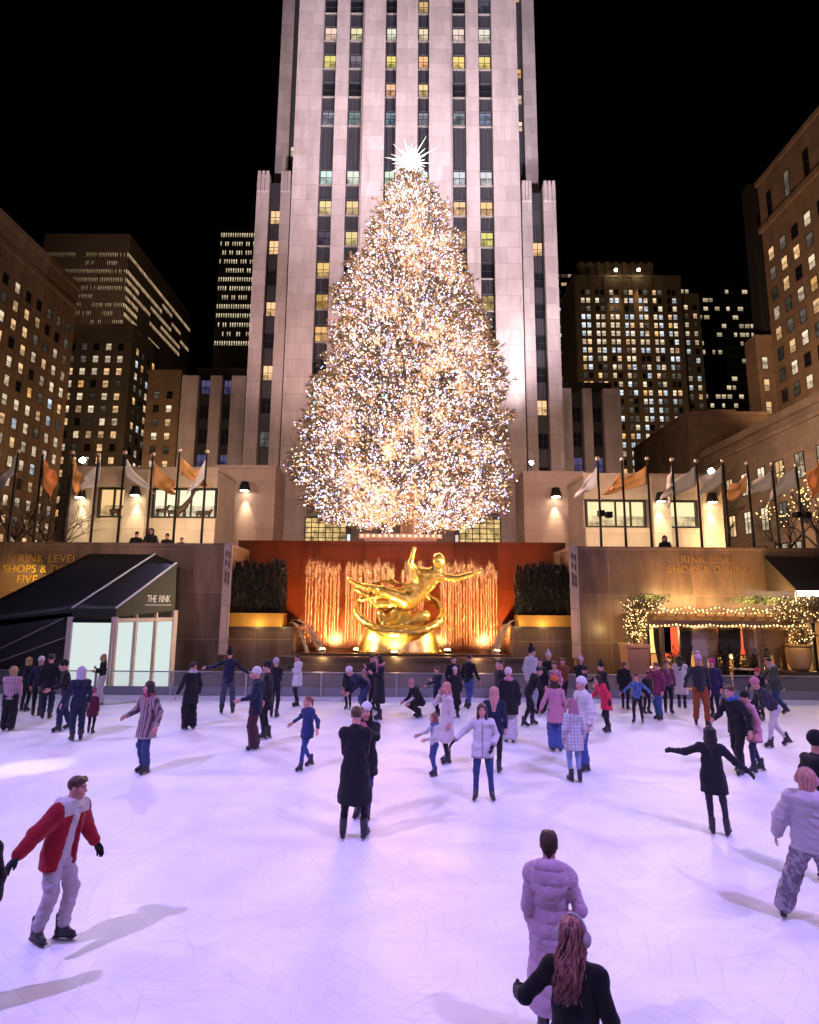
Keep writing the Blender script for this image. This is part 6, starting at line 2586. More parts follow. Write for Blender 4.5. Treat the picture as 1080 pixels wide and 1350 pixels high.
def person(label, feet_px=None, head_px=None, face=0, H=None, pos=None, z0=0.0, top=('jacket', (.02, .02, .03)), legs=('slim', (.015, .016, .03)), hair=('short', 'brown'), hat=None, scarf=None,
           arms=('D', 'D'), feet='st', lean=0.0, tilt=0.0, crouch=0.0, glove=None, skin=0, bulk=0.0, head=(0, 0), kid=0.0, res=.017, hood=None, puff=0.0, sit=False, skates=True, extra=None, cat='person', hand='relax', female=False, shoes=None):
    NPERS[0] += 1
    sd = NPERS[0] * 13
    if pos is None:
        if feet_px is not None:
            pos = gnd(*feet_px)
            if H is None:
                H = at(head_px[0], head_px[1], pos.y).z
        else:
            hd = ray(*head_px)
            pos = CAM + hd * ((H - CAM.z) / hd.z)
    pos = Vector((pos.x, pos.y, z0))
    lean_, tilt_ = rad(lean), rad(tilt)
    s = H / 1.78
    ks = 1 + kid          # relative head size
    zank = .15 * s if skates else .085 * s
    rz = rad(face) - math.atan2(pos.x, pos.y)
    # --- skeleton
    ft = FEET[feet] if isinstance(feet, str) else feet
    ank = [np.array([f[0] * s, -f[1] * s, zank + f[2] * s]) for f in ft]
    legl = (.95 * s - .15 * s) / 2 * 1.003
    hp = .95 * s - crouch * s - (0 if skates else .065 * s)
    hips = lambda: [np.array([.085 * s, 0, hp]), np.array([-.085 * s, 0, hp])]
    for it in range(30):
        if max(np.linalg.norm(a - h_) for a, h_ in zip(ank, hips())) > legl * 1.99:
            hp -= .012 * s
        else:
            break
    hip = hips()
    knee = []
    for i in range(2):
        k_, a_ = ik(hip[i], ank[i], legl, legl, (.12 * (1 - 2 * i), -1, .15))
        knee.append(k_); ank[i] = a_
    Rl = np.array(Matrix.Rotation(lean_, 3, 'X') @ Matrix.Rotation(tilt_, 3, 'Y'))
    pel = np.array([0, 0, hp])
    up = lambda x, y, z: pel + Rl @ (np.array([x, y, z]) * s)
    sh = [up(.165 - .012 * female, .0, .475), up(-.165 + .012 * female, .0, .475)]
    arm_d = [ARMS[a] if isinstance(a, str) else a for a in arms]
    elb, wri = [], []
    for i in range(2):
        sg = 1 - 2 * i
        d = np.array([arm_d[i][0] * sg, -arm_d[i][1], arm_d[i][2]]) * s
        # the arm hangs from a leaning torso only half way
        Rh = np.array(Matrix.Rotation(lean_ * .4, 3, 'X'))
        e, w_ = ik(sh[i], sh[i] + Rh @ d, .275 * s, .25 * s, (.55 * sg, .8, -.5))
        elb.append(e); wri.append(w_)
    neck = up(0, .0, .545)
    hs = s * ks
    Rhd = Rl @ np.array(Matrix.Rotation(rad(head[0]), 3, 'Z')) @ np.array(Matrix.Rotation(rad(head[1]) - lean_ * .45, 3, 'X'))
    # top of head at H when upright: centre .13 below
    hc = up(0, -.012, .545) + Rhd @ np.array([0, -.02, .165]) * hs
    # --- body
    b = Sdf()
    b.cap(up(0, 0, .02), up(0, 0, .28), .13 * s, .125 * s, .04, ((0, 1, 0), .7))
    b.cap(up(0, 0, .28), up(0, 0, .44), .135 * s, .13 * s, .04, ((0, 1, 0), .7))
    b.cap(sh[0], sh[1], .06 * s, None, .04)
    for i in range(2):
        b.cap(hip[i], knee[i], .078 * s, .052 * s, .03)
        b.cap(knee[i], ank[i], .052 * s, .036 * s, .02)
        b.cap(sh[i], elb[i], .047 * s, .038 * s, .03)
        b.cap(elb[i], wri[i], .038 * s, .027 * s, .02)
    b.cap(up(0, .0, .46), hc + Rhd @ np.array([0, .02, -.08]) * hs, .058 * s, .052 * hs, .03)
    V, Q = b.mesh(max(.016, res * 1.15))
    mi = np.zeros(len(Q), int)
    hV = HEAD[0] @ Rhd.T * hs + hc
    n0 = len(V)
    V = np.concatenate([V, hV]); Q = np.concatenate([Q, HEAD[1] + n0]); mi = np.concatenate([mi, HEAD[2]])
    hands = []
    for i in range(2):
        f = nrm(wri[i] - elb[i])
        ref = np.array([0, 1, 0]) * (1 - abs(f[1])) + np.array([0, 0, -1]) * abs(f[1])
        R = mat_yz(-f, ref)
        hn = ('glove_' + hand if hand in ('spread', 'grip') else 'glove') if glove else hand
        hv, hq = HANDS[hn]
        hv = hv.copy()
        if i == 1:
            hv[:, 0] *= -1
            hq = hq[:, ::-1]
        hv = hv @ R.T * (s * (1 + kid * .5)) + wri[i] + f * .012 * s
        if glove:
            hands.append((hv, hq))
        else:
            n0 = len(V)
            V = np.concatenate([V, hv]); Q = np.concatenate([Q, hq + n0]); mi = np.concatenate([mi, np.zeros(len(hq), int)])
    root = link('person', np_mesh('person', V, Q, [SKIN[skin], EYEW, IRIS, LIPS, BROW], True, mi), None, pos)
    root.rotation_euler = (0, 0, rz)
    tag(root, label, cat)
    for hv, hq in hands:
        link('glove', np_mesh('glove', hv, hq, [cloth('glove_%.3f_%.3f' % (glove[0], glove[2]), glove)], True), root)
    # --- trousers
    lt, lc = legs[0], legs[1]
    lm = legs[2] if len(legs) > 2 else cloth('trousers_%.3f_%.3f_%.3f' % tuple(lc), lc)
    b = Sdf()
    ex = {'slim': (.012, .010, .004), 'jeans': (.022, .026, .028), 'wide': (.035, .05, .062), 'tights': (.004, .003, .002)}[lt]
    b.cap(up(-.05, 0, .0), up(.05, 0, .0), .115 * s, None, .05, ((0, 1, 0), .9))
    b.cap(pel, up(0, 0, .12), .13 * s, .125 * s, .04, ((0, 1, 0), .75))
    for i in range(2):
        b.cap(hip[i], knee[i], (.080 + ex[0]) * s, (.054 + ex[1]) * s, .03)
        d = nrm(ank[i] - knee[i])
        end = ank[i] - d * (.045 if lt != 'wide' else .0) * s
        b.cap(knee[i], end, (.054 + ex[1]) * s, (.042 + ex[2]) * s, .02)
    V, Q = b.mesh(res)
    V = wrinkle(V, Q, (.003 if lt in ('slim', 'tights') else .008) * s, sd + 1, 1.1, .10)
    link('trousers', np_mesh('trousers', V, Q, [lm], True), root)
    # --- top garment
    tt, tcx = top[0], top[1]
    tm = top[2] if len(top) > 2 else cloth('top_%.3f_%.3f_%.3f' % tuple(tcx), tcx)
    bk = bulk * s
    b = Sdf()
    hem = {'jacket': -.07, 'long jacket': -.115, 'crop': .02, 'coat': -.26, 'long': -.47, 'maxi': -.64, 'mid': -.16}[tt] * s
    b.cap(up(0, 0, .05), up(0, 0, .26), .150 * s + bk, .150 * s + bk, .04, ((0, 1, 0), .74))
    b.cap(up(0, 0, .26), up(0, 0, .42), .155 * s + bk, .145 * s + bk, .04, ((0, 1, 0), .74))
    b.cap(sh[0], sh[1], .072 * s + bk * .6, None, .05)
    b.cap(up(0, .0, .46), up(0, -.0, .545), .082 * s + bk * .4, .072 * s + bk * .3, .035)
    fl = {'coat': .045, 'long': .06, 'maxi': .07, 'mid': .025}.get(tt, .01) * s
    lo_ = pel + np.array([0, 0, hem])
    if hem < .0:
        mid = (ank[0] + ank[1]) / 2
        dirn = nrm((mid - pel) * [.55, .55, 1])
        end = pel + dirn * (-hem / -dirn[2] + .10 * s) if dirn[2] < 0 else lo_
        b.cap(up(0, 0, .08), end, .150 * s + bk, .165 * s + bk + fl, .05, ((0, 1, 0), .80))
        if tt in ('coat', 'long', 'maxi', 'mid'):
            for i in range(2):
                f = min(.98, (-hem + .10 * s) / (2 * legl))
                e = hip[i] + (knee[i] - hip[i]) * min(1, f * 2)
                b.cap(hip[i], e, .105 * s + bk, .105 * s + bk, .06)
                if f > .5:
                    e2 = knee[i] + (ank[i] - knee[i]) * (f - .5) * 2
                    b.cap(knee[i], e2, .105 * s + bk, .10 * s + bk, .06)
    if hood or hood is None and NPERS[0] % 3 == 0:
        b.cap(up(-.06, .095, .50), up(.06, .095, .50), .062 * s, None, .04)
        b.cap(up(-.03, .115, .42), up(.03, .115, .42), .045 * s, None, .04)
    if extra and 'bighood' in extra:
        for q in (-1, 1):
            b.cap(up(q * .135, .02, .535), up(q * .02, .135 + bulk, .36), .05 * s, .055 * s, .03)
        b.ell(up(0, .105 + bulk, .43), (.15 * s, .075 * s, .13 * s), .05, False, Rl)
        b.cap(up(-.075, .085, .565), up(.075, .085, .565), .062 * s, None, .04)
    b.cut(pel + np.array([0, 0, hem]), (0, -.08 * math.sin(lean_), -1))
    for i in range(2):
        b.cap(sh[i], elb[i], .066 * s + bk * .75, .056 * s + bk * .75, .035)
        f = nrm(wri[i] - elb[i])
        b.cap(elb[i], wri[i] - f * .02 * s, .056 * s + bk * .75, .044 * s + bk * .5, .02)
    if extra and 'open' in extra:      # open front
        b.cap(up(-.03, -.185, -.16), up(.01, -.16, .47), .115 * s, .075 * s, .01, None, True)
    V, Q = b.mesh(res)
    if puff:
        # quilted chambers along torso height and along the sleeves
        t = (V - pel) @ (Rl @ np.array([0, 0, 1.]))
        dd = np.abs((V - pel) @ (Rl @ np.array([1., 0, 0])))
        for i in range(2):
            for p, q in ((sh[i], elb[i]), (elb[i], wri[i])):
                u = q - p
                tt_ = np.clip(((V - p) @ u) / (u @ u), 0, 1)
                near = np.linalg.norm(V - p - tt_[:, None] * u, axis=1) < .105 * s + bk
                near &= dd > .15 * s
                t = np.where(near, tt_ * np.linalg.norm(u) + (.5 if p is elb[i] else 0) * .275 * s, t)
        g = np.abs(np.sin(PI * t / (.115 * s) + .6)) ** .35
        V = V + vnormals(V, Q) * ((g - .75) * puff * s)[:, None]
    V = wrinkle(V, Q, ((.006 if tt in ('long', 'maxi', 'coat') else .009) if not puff else .0055) * s, sd + 2, 1.5 if tt in ('jacket', 'crop', 'mid') else .75, .12)
    mi = None
    tms = [tm]
    if extra and 'yoke' in extra:
        C = (V[Q].mean(1) - pel) @ Rl / s
        mi = ((C[:, 2] > .43 + .25 * np.maximum(0, -.02 - C[:, 1])) & (np.abs(C[:, 0]) < .19)).astype(int)
        tms = [tm, cloth('yoke_white', (.62, .55, .60))]
    if mi is None and not puff and tt in ('jacket', 'crop', 'mid', 'coat'):
        C = V[Q].mean(1)          # darker hem, cuffs and front seam
        trim = C[:, 2] < pel[2] + hem + .035 * s
        for w_ in wri:
            trim |= np.linalg.norm(C - w_, axis=1) < .062 * s
        L3 = (C - pel) @ Rl / s
        trim |= (np.abs(L3[:, 0]) < .010) & (L3[:, 1] < 0) & (L3[:, 2] < .5)
        mi = trim.astype(int)
        tms = [tm, cloth('trim_%.3f_%.3f_%.3f' % tuple(tcx), [c * .5 for c in tcx])]
    if extra and 'buttons' in extra:
        bb = MB()
        for k in range(5):
            p = up(.0, -.128 - bulk, .40 - k * .115)
            bb.ball(Vector(p), .011 * s, 0, 8, 6, (1, 1, 1))
        bb.build('buttons', plain('button_dark', (.06, .05, .06), .4), root, True, loc=(0, 0, 0))
    nm = {'jacket': 'jacket', 'long jacket': 'jacket', 'crop': 'jacket', 'mid': 'jacket', 'coat': 'coat', 'maxi': 'coat', 'long': 'coat'}[tt]
    link(nm, np_mesh(nm, V, Q, tms, True, mi), root)
    if extra and 'open' in extra:
        b = Sdf()
        b.cap(up(0, -.012, .0), up(0, -.012, .42), .142 * s, .135 * s, .04, ((0, 1, 0), .74))
        b.cap(up(-.07, .10, .53), up(.07, .10, .53), .062 * s, None, .04)
        b.cap(up(.075, -.02, .55), up(.075, .08, .55), .045 * s, None, .04)
        b.cap(up(-.075, -.02, .55), up(-.075, .08, .55), .045 * s, None, .04)
        b.cap(up(.07, -.045, .53), up(.02, -.10, .40), .03 * s, None, .03)
        b.cap(up(-.07, -.045, .53), up(-.02, -.10, .40), .03 * s, None, .03)
        b.cut(pel + np.array([0, 0, -.10 * s]), (0, 0, -1))
        V, Q = b.mesh(res)
        V = wrinkle(V, Q, .004 * s, sd + 3)
        link('hoodie', np_mesh('hoodie', V, Q, [cloth('hoodie_white', (.66, .58, .64))], True), root)
    # --- head things
    mh = tf(Rhd, hc, hs)
    if hair:
        hk = 'under' if hair[0] == 'short' and hat and hat[0] in ('beanie', 'pompom', 'cap', 'hood') else hair[0]
        o = link('hair', templ('hair', hk, HAIR[hair[1]]), root)
        o.matrix_local = mh
    for h_ in ([hat] if hat and isinstance(hat[0], str) else (hat or [])):
        nm_ = {'beanie': 'knit_hat', 'pompom': 'pompom_hat', 'cap': 'cap', 'hood': 'hood', 'earmuffs': 'earmuffs', 'headband': 'headband', 'scarf': 'scarf'}[h_[0]]
        o = link(nm_, templ('hat', h_[0], cloth('hat_%.3f_%.3f_%.3f' % tuple(h_[1]), h_[1], bump=1.0)), root)
        o.matrix_local = mh
        if hair and h_[0] in ('beanie', 'pompom', 'hood', 'cap'):
            o.scale = o.scale * 1.06
    if scarf:
        o = link('scarf', templ('hat', 'scarf', cloth('scarf_%.3f_%.3f_%.3f' % tuple(scarf), scarf, bump=1.0)), root)
        o.matrix_local = tf(Rl, hc, hs)
    # --- skates
    for i in range(2):
        d = nrm(knee[i] - ank[i])
        z = nrm(np.array([d[0] * .5, d[1] * .35, 1.0]))
        if ft[i][2] > .03:
            z = nrm(np.array([d[0] * .7, -.55 if ft[i][1] < 0 else .2, 1.0]))
        toe = np.array([(.22 if i == 0 else -.22), -1, 0])
        R = mat_yz(z, -toe)
        if skates:
            o = link('ice_skate', BOOT_ME, root); o.matrix_local = tf(R, ank[i], s)
            link('blade', BLADE_ME, o); link('laces', LACE_ME, o)
        else:
            o = link('boot', BOOT_ME, root); o.matrix_local = tf(R, ank[i], s * .95)
    root['H'] = H
    return root, dict(s=s, hc=hc, Rhd=Rhd, hs=hs, up=up, sh=sh, elb=elb, wri=wri, pel=pel, Rl=Rl)
# ================================================================== THE SKATERS
BLK, NAVY, DGR, JEAN = (.012, .011, .015), (.014, .018, .045), (.028, .028, .034), (.035, .06, .20)
WHT, CRM, PNK, LILAC = (.70, .66, .68), (.62, .55, .50), (.55, .22, .28), (.50, .42, .52)
LJ = (.22, .28, .50)
PLUM = (.055, .018, .03)
plaid1 = cloth('plaid_pink', (.55, .34, .40), pat='plaid', col2=(.12, .08, .16))
fur = cloth('striped_fur', (.36, .24, .27), pat='stripe', col2=(.07, .035, .05), bump=2.0, sheen=.8)
plaid2 = cloth('plaid_pale', (.62, .58, .66), pat='plaid', col2=(.30, .22, .34))
camo = cloth('camo_trousers', (.42, .36, .44), pat='camo', col2=(.20, .16, .22))
bluep = cloth('blue_pattern', (.05, .09, .26), pat='camo', col2=(.12, .2, .42))

P_ = person
# ---- far left
P_('skater in a pink plaid jacket and pale headband at the left edge, seen from behind', (9, 964), (17, 878), 165, top=('jacket', CRM, plaid1), legs=('wide', BLK), hair=('bob', 'blonde'), hat=('headband', (.6, .45, .52)), hood=True, arms=('U', 'D'))
P_('blonde skater in a dark coat just behind the plaid jacket skater at left', (31, 938), (30, 866), 150, top=('coat', BLK), legs=('slim', BLK), hair=('bob', 'blonde'))
P_('skater in a white knit hat and dark clothes at the far left', (47, 944), (53, 866), 170, top=('jacket', NAVY), legs=('slim', BLK), hair=('short', 'dark'), hat=('beanie', WHT))
P_('tall bareheaded skater in dark navy beside the white knit hat at far left', (60, 948), (66, 862), 175, top=('coat', BLK), legs=('jeans', NAVY), hair=('short', 'black'))
P_('skater in a black knit hat leaning left with an arm trailing, near the white tent', (84, 963), (94, 869), -80, top=('jacket', BLK), legs=('jeans', (.02, .03, .08)), hair=('short', 'dark'), hat=('beanie', BLK), arms=('F', 'O'), lean=10, feet='lf2')
P_('skater in navy with a pale lilac hood, from behind, beside the small maroon child', (100, 977), (106, 880), 190, top=('mid', NAVY), legs=('jeans', (.015, .02, .05)), hair=('short', 'brown'), hat=('hood', LILAC), arms=('S', 'D'), lean=6)
P_('small child in a maroon coat and pink hat at left', (119, 967), (126, 909), 160, top=('coat', (.09, .012, .03)), legs=('slim', BLK), hair=('short', 'dark'), hat=('beanie', (.35, .06, .14)), kid=.16)
P_('woman in a black top and pale trousers standing in front of the white tent panels', (132, 929), (143, 862), -75, top=('crop', BLK), legs=('wide', (.55, .47, .47)), hair=('long', 'blonde'), arms=('X', 'U'))
P_('woman in a striped fur coat and jeans gliding with one forearm held out', (190, 1019), (192, 897), -55, top=('coat', CRM, fur), legs=('jeans', (.03, .05, .14)), hair=('long', 'dark'), scarf=(.35, .05, .09), arms=('S', 'F'), bulk=.018, res=.014, hood=False, head=(-15, 0))
P_('skater all in black with a pale collar gliding alone right of the tent', (249, 962), (245, 872), 205, top=('coat', BLK), legs=('wide', BLK), hair=('short', 'black'), scarf=(.45, .38, .48), arms=('S', 'D'), head=(-60, 0))
P_('skater in a pompom hat, navy jacket and grey jeans seen from behind near the barrier', (299, 941), (303, 856), 178, top=('jacket', NAVY), legs=('jeans', (.06, .06, .10)), hair=('short', 'dark'), hat=('pompom', BLK), arms=('W', 'O'), feet='wide', hood=True)
P_('skater in a white knit hat, dark jacket and plum trousers in profile', (335, 988), (334, 880), -85, top=('mid', NAVY), legs=('wide', PLUM), hair=('short', 'dark'), hat=('beanie', WHT), arms=('F', 'D'), bulk=.01)
P_('skater in a black coat and black knit hat right behind the plum trousers', (350, 974), (346, 872), -100, top=('coat', BLK), legs=('slim', BLK), hair=('short', 'dark'), hat=('beanie', BLK))
P_('skater with a lilac knit hat half hidden behind a black coat by the barrier', (361, 946), (358, 868), 165, top=('jacket', BLK), legs=('slim', BLK), hair=('short', 'dark'), hat=('beanie', LILAC), arms=('U', 'U'))
P_('skater in a long white puffy jacket and black trousers by the barrier', (391, 931), (394, 862), -70, top=('coat', (.72, .66, .72)), legs=('slim', BLK), hair=('short', 'dark'), glove=BLK, arms=('U', 'D'), bulk=.015)
P_('auburn haired girl in a blue jacket and jeans with her arms held low', (404, 1014), (399, 917), -55, top=('mid', (.02, .035, .12)), legs=('slim', (.03, .06, .22)), hair=('pony', 'red'), arms=('O', 'O'), feet=((.06, .22, 0), (-.12, -.20, .02)), hood=True, kid=.06)
# ---- couple in the middle
P_('man in a long black coat from behind, holding his partner mid ice', (466, 1106), (456, 931), 172, top=('long', (.010, .009, .013)), legs=('slim', (.012, .013, .024)), hair=('short', 'brown'), arms=('U', 'U'), feet='wide', res=.012, bulk=.004, hood=False, head=(-8, 8))
P_('woman in a white knit hat looking over the shoulder of a man in black', (481, 1078), (474, 927), -8, top=('coat', BLK), legs=('slim', (.03, .05, .16)), hair=('long', 'dark'), hat=('beanie', WHT), arms=('R', 'R'), feet=((.05, .05, 0), (-.12, .0, 0)), glove=(.55, .18, .24), res=.013)
# ---- group by the fountain
P_('skater bending low with a pale hat and navy jacket in front of the hugging couple', (482, 946), None, -70, H=1.66, top=('jacket', NAVY), legs=('jeans', (.03, .05, .12)), hair=('short', 'dark'), hat=('beanie', WHT), lean=52, arms=('F', 'F'), crouch=.06)
P_('skater in black with a maroon pompom hat left of the hugging couple', (459, 935), (457, 878), -20, top=('coat', BLK), legs=('slim', BLK), hair=('short', 'dark'), hat=('pompom', (.20, .05, .10)))
P_('bareheaded man in black hugging a woman near the barrier', (489, 938), (488, 862), 60, top=('coat', BLK), legs=('slim', BLK), hair=('short', 'dark'), arms=('R', 'R'))
P_('woman in a long black coat hugged by a man near the barrier', (500, 949), (502, 864), -70, top=('long', BLK), legs=('slim', BLK), hair=('bob', 'dark'), arms=('U', 'R'), scarf=(.5, .16, .25))
P_('child in a pink hat and lilac jacket tucked in front of the hugging couple', (480, 943), (481, 884), -40, top=('jacket', (.35, .20, .30)), legs=('slim', BLK), hair=('short', 'dark'), hat=('beanie', (.45, .2, .32)), kid=.14)
P_('skater in black crouched down on the ice with a white trimmed hat', (555, 945), None, -60, H=1.55, top=('jacket', BLK), legs=('jeans', BLK), hair=('short', 'dark'), hat=('beanie', (.5, .2, .22)), crouch=.50, lean=32, feet=((.12, .12, 0), (-.12, .06, 0)), arms=('F', 'F'))
P_('skater in a dark hooded jacket behind the crouching skater', (577, 944), (577, 879), -60, top=('mid', NAVY), legs=('slim', BLK), hair=('short', 'brown'), arms=('U', 'F'), hood=True)
P_('woman in a long pale pink coat with auburn hair, her hand to her mouth', (590, 1006), (581, 899), -70, top=('long', (.66, .54, .58)), legs=('slim', BLK), hair=('long', 'pink'), arms=('D', 'H'), res=.014)
P_('small girl in a white top and jeans with long auburn hair and one arm out', (573, 1023), (572, 942), -65, top=('jacket', (.62, .55, .60)), legs=('slim', (.04, .06, .20)), hair=('long', 'red'), arms=('F', 'FO'), kid=.18, scarf=(.08, .14, .4))
P_('woman in a long black coat and pale pink hat by the middle barrier', (600, 946), (597, 880), 10, top=('long', BLK), legs=('slim', BLK), hair=('bob', 'dark'), hat=('beanie', (.55, .4, .5)), kid=.05)
P_('skater with a reddish face in black between the pink hat and the man in jeans', (598, 937), (598, 864), 30, top=('coat', BLK), legs=('slim', BLK), hair=('short', 'dark'))
P_('man in a black jacket and blue jeans striding right near the barrier', (618, 934), (608, 861), 150, top=('jacket', BLK), legs=('jeans', (.05, .09, .28)), hair=('short', 'black'), feet='lf', arms=('D', 'S'), lean=5)
P_('woman in a white shirt jacket and jeans facing the camera with black gloves', (637, 1054), (640, 927), 0, top=('mid', (.68, .60, .66)), legs=('slim', (.03, .05, .16)), hair=('long', 'brown'), glove=BLK, arms=('P', 'O'), feet=((.17, .0, 0), (-.14, .05, 0)), res=.012, bulk=.014, hood=False, extra={'buttons': 1})
P_('skater with long strawberry hair in navy just behind the white shirt jacket', (653, 1018), (648, 905), 175, top=('mid', NAVY), legs=('slim', BLK), hair=('long', 'pink'), arms=('S', 'D'))
P_('man with a flushed face in a black coat turning left', (662, 972), (652, 868), -55, top=('coat', BLK), legs=('slim', BLK), hair=('short', 'dark'), arms=('D', 'D'))
# ---- right middle crowd
P_('skater in a dark shawl coat and white trousers with a pale hat, seen from behind', (672, 979), (672, 881), 185, top=('coat', BLK), legs=('wide', (.62, .56, .62)), hair=('short', 'brown'), hat=('beanie', (.62, .5, .58)), scarf=(.55, .2, .32), bulk=.03)
P_('tall skater in a pale grey fur jacket and dark pompom hat near the barrier', (702, 941), (697, 853), 120, top=('jacket', (.45, .43, .47)), legs=('jeans', (.3, .3, .36)), hair=('short', 'brown'), hat=('pompom', BLK), bulk=.04, hood=True, puff=.012)
P_('skater in dark clothes bending forward with feet apart below the grey fur jacket', (697, 957), None, 100, H=1.62, top=('jacket', BLK), legs=('slim', BLK), hair=('short', 'dark'), lean=30, feet='lf2', arms=('F', 'F'))
P_('tall man in a black jacket and long black trousers in the right hand crowd', (714, 940), (713, 867), -30, top=('jacket', BLK), legs=('wide', BLK), hair=('short', 'dark'), arms=('D', 'S'))
P_('skater in a white hat with dark pompom behind the tall man in black', (725, 932), (724, 860), 10, top=('jacket', BLK), legs=('slim', BLK), hair=('short', 'dark'), hat=('pompom', (.6, .55, .6)))
P_('child in a hot pink and white jacket among the right hand crowd', (733, 938), (733, 873), -20, top=('jacket', (.6, .12, .28), cloth('pink_patch', (.62, .10, .25), pat='camo', col2=(.6, .45, .52))), legs=('slim', BLK), hair=('short', 'brown'), kid=.12)
P_('man in a rust brown jacket facing left near the barrier', (745, 934), (744, 867), -40, top=('jacket', (.22, .06, .025)), legs=('slim', BLK), hair=('short', 'brown'), arms=('U', 'F'))
P_('girl in an orange knit hat, pink coat and wide jeans skating away', (734, 991), (732, 892), 190, top=('coat', (.50, .20, .30)), legs=('wide', (.06, .09, .28)), hair=('bob', 'dark'), hat=('beanie', (.62, .10, .02)), arms=('S', 'D'))
P_('girl in a pale plaid jacket, mauve knit hood and light jeans', (759, 1031), (757, 922), 200, top=('coat', (.6, .55, .62), plaid2), legs=('slim', LJ), hair=('bob', 'brown'), hat=('hood', (.35, .15, .22)), arms=('D', 'D'), res=.014)
P_('skater in a white puffy jacket, white cap and jeans beside the plaid girl', (772, 1016), (762, 893), -60, top=('mid', (.72, .66, .72)), legs=('jeans', (.05, .09, .30)), hair=('short', 'dark'), hat=('beanie', (.72, .68, .72)), bulk=.03, arms=('D', 'D'), res=.014)
P_('skater in a black coat with a pink pompom hat by the right plinth', (768, 938), (766, 866), 20, top=('coat', BLK), legs=('slim', BLK), hair=('bob', 'brown'), hat=('pompom', (.68, .42, .52)), arms=('U', 'U'))
P_('child in a bright red coat bending left in front of the dark knit hat skater', (802, 965), None, -60, H=1.42, top=('coat', (.62, .025, .08)), legs=('slim', BLK), hair=('bob', 'black'), lean=24, arms=('O', 'F'), bulk=.01, glove=BLK, kid=.08)
P_('skater in black with a dark knit hat reaching left above the red coat child', (800, 946), (795, 873), -60, top=('mid', BLK), legs=('slim', BLK), hair=('short', 'dark'), hat=('pompom', BLK), arms=('F', 'FO'), lean=10)
P_('woman in a black coat with a small bun standing by the right barrier', (825, 935), (827, 872), 170, top=('coat', BLK), legs=('slim', BLK), hair=('pony', 'black'))
P_('boy in a blue patterned jacket with a red trimmed hat, arms out', (842, 953), (838, 889), -10, top=('jacket', (.05, .09, .3), bluep), legs=('slim', BLK), hair=('short', 'dark'), hat=('headband', (.45, .05, .07)), arms=('O', 'O'), feet='wide', kid=.14)
P_('child in black stooping behind the boy in the blue patterned jacket', (853, 941), (846, 884), 40, top=('jacket', BLK), legs=('slim', BLK), hair=('short', 'black'), kid=.1, lean=15)
P_('skater in a maroon jacket and jeans holding a hand to the face', (870, 949), (860, 873), -45, top=('mid', (.20, .03, .09)), legs=('jeans', (.04, .08, .24)), hair=('short', 'brown'), arms=('D', 'H'))
P_('skater in a fur hat and tan scarf behind the maroon jacket', (882, 940), (877, 870), 10, top=('jacket', (.16, .04, .09)), legs=('slim', BLK), hair=('short', 'brown'), hat=('beanie', (.20, .11, .06)), scarf=(.4, .25, .12))
P_('woman in a long cream coat with dark hair seen from behind', (900, 934), (898, 864), 180, top=('long', (.62, .56, .58)), legs=('slim', BLK), hair=('long', 'dark'), arms=('D', 'U'))
P_('skater in a pink pompom hat, dark jacket and rust trousers', (926, 957), (924, 863), 15, top=('jacket', DGR), legs=('jeans', (.26, .06, .02)), hair=('short', 'brown'), hat=('pompom', (.66, .4, .52)), arms=('D', 'S'), feet='lf2')
P_('skater in dark purple with a magenta hat right of the rust trousers', (944, 946), (938, 869), -15, top=('coat', (.03, .02, .07)), legs=('slim', BLK), hair=('short', 'dark'), hat=('beanie', (.45, .06, .22)))
P_('man in a black jacket with a blue scarf pushing forward', (978, 1020), (956, 900), -38, top=('mid', BLK), legs=('jeans', BLK), hair=('short', 'brown'), scarf=(.04, .10, .36), lean=14, arms=('S', 'F'), feet='lf2', res=.014, bulk=.012)
P_('skater in a pink coat and dark trousers behind the man with the blue scarf', (999, 1018), (981, 910), -60, top=('coat', (.60, .26, .36)), legs=('slim', (.02, .025, .06)), hair=('short', 'black'), hat=('beanie', BLK), lean=12, feet='lf2')
P_('woman with long dark hair in a short black coat and tights skating away', (945, 1101), (936, 957), 178, top=('coat', (.014, .012, .020)), legs=('tights', (.035, .028, .045)), hair=('long', 'black'), glove=BLK, arms=('W', 'O'), feet=((.06, .02, 0), (-.17, .05, 0)), res=.012, hood=False, bulk=.006)
P_('skater in a pink hat and dark jacket leaning left in white trousers', (1026, 985), None, -62, H=1.66, top=('jacket', (.03, .028, .045)), legs=('slim', (.66, .58, .64)), hair=('short', 'pink'), hat=('beanie', (.6, .2, .32)), lean=38, feet='lf', arms=('F', 'F'))
P_('skater in a red hat half hidden behind the leaning skater in white trousers', (1004, 950), (997, 881), -30, top=('jacket', BLK), legs=('slim', BLK), hair=('short', 'dark'), hat=('beanie', (.45, .04, .05)), arms=('F', 'F'))
P_('man in a grey green parka with a fur hood stooping left at the right barrier', (1028, 943), (1012, 864), -55, top=('mid', (.06, .065, .06)), legs=('jeans', (.03, .05, .13)), hair=('short', 'black'), scarf=(.5, .42, .4), lean=16, arms=('F', 'F'), feet='lf')
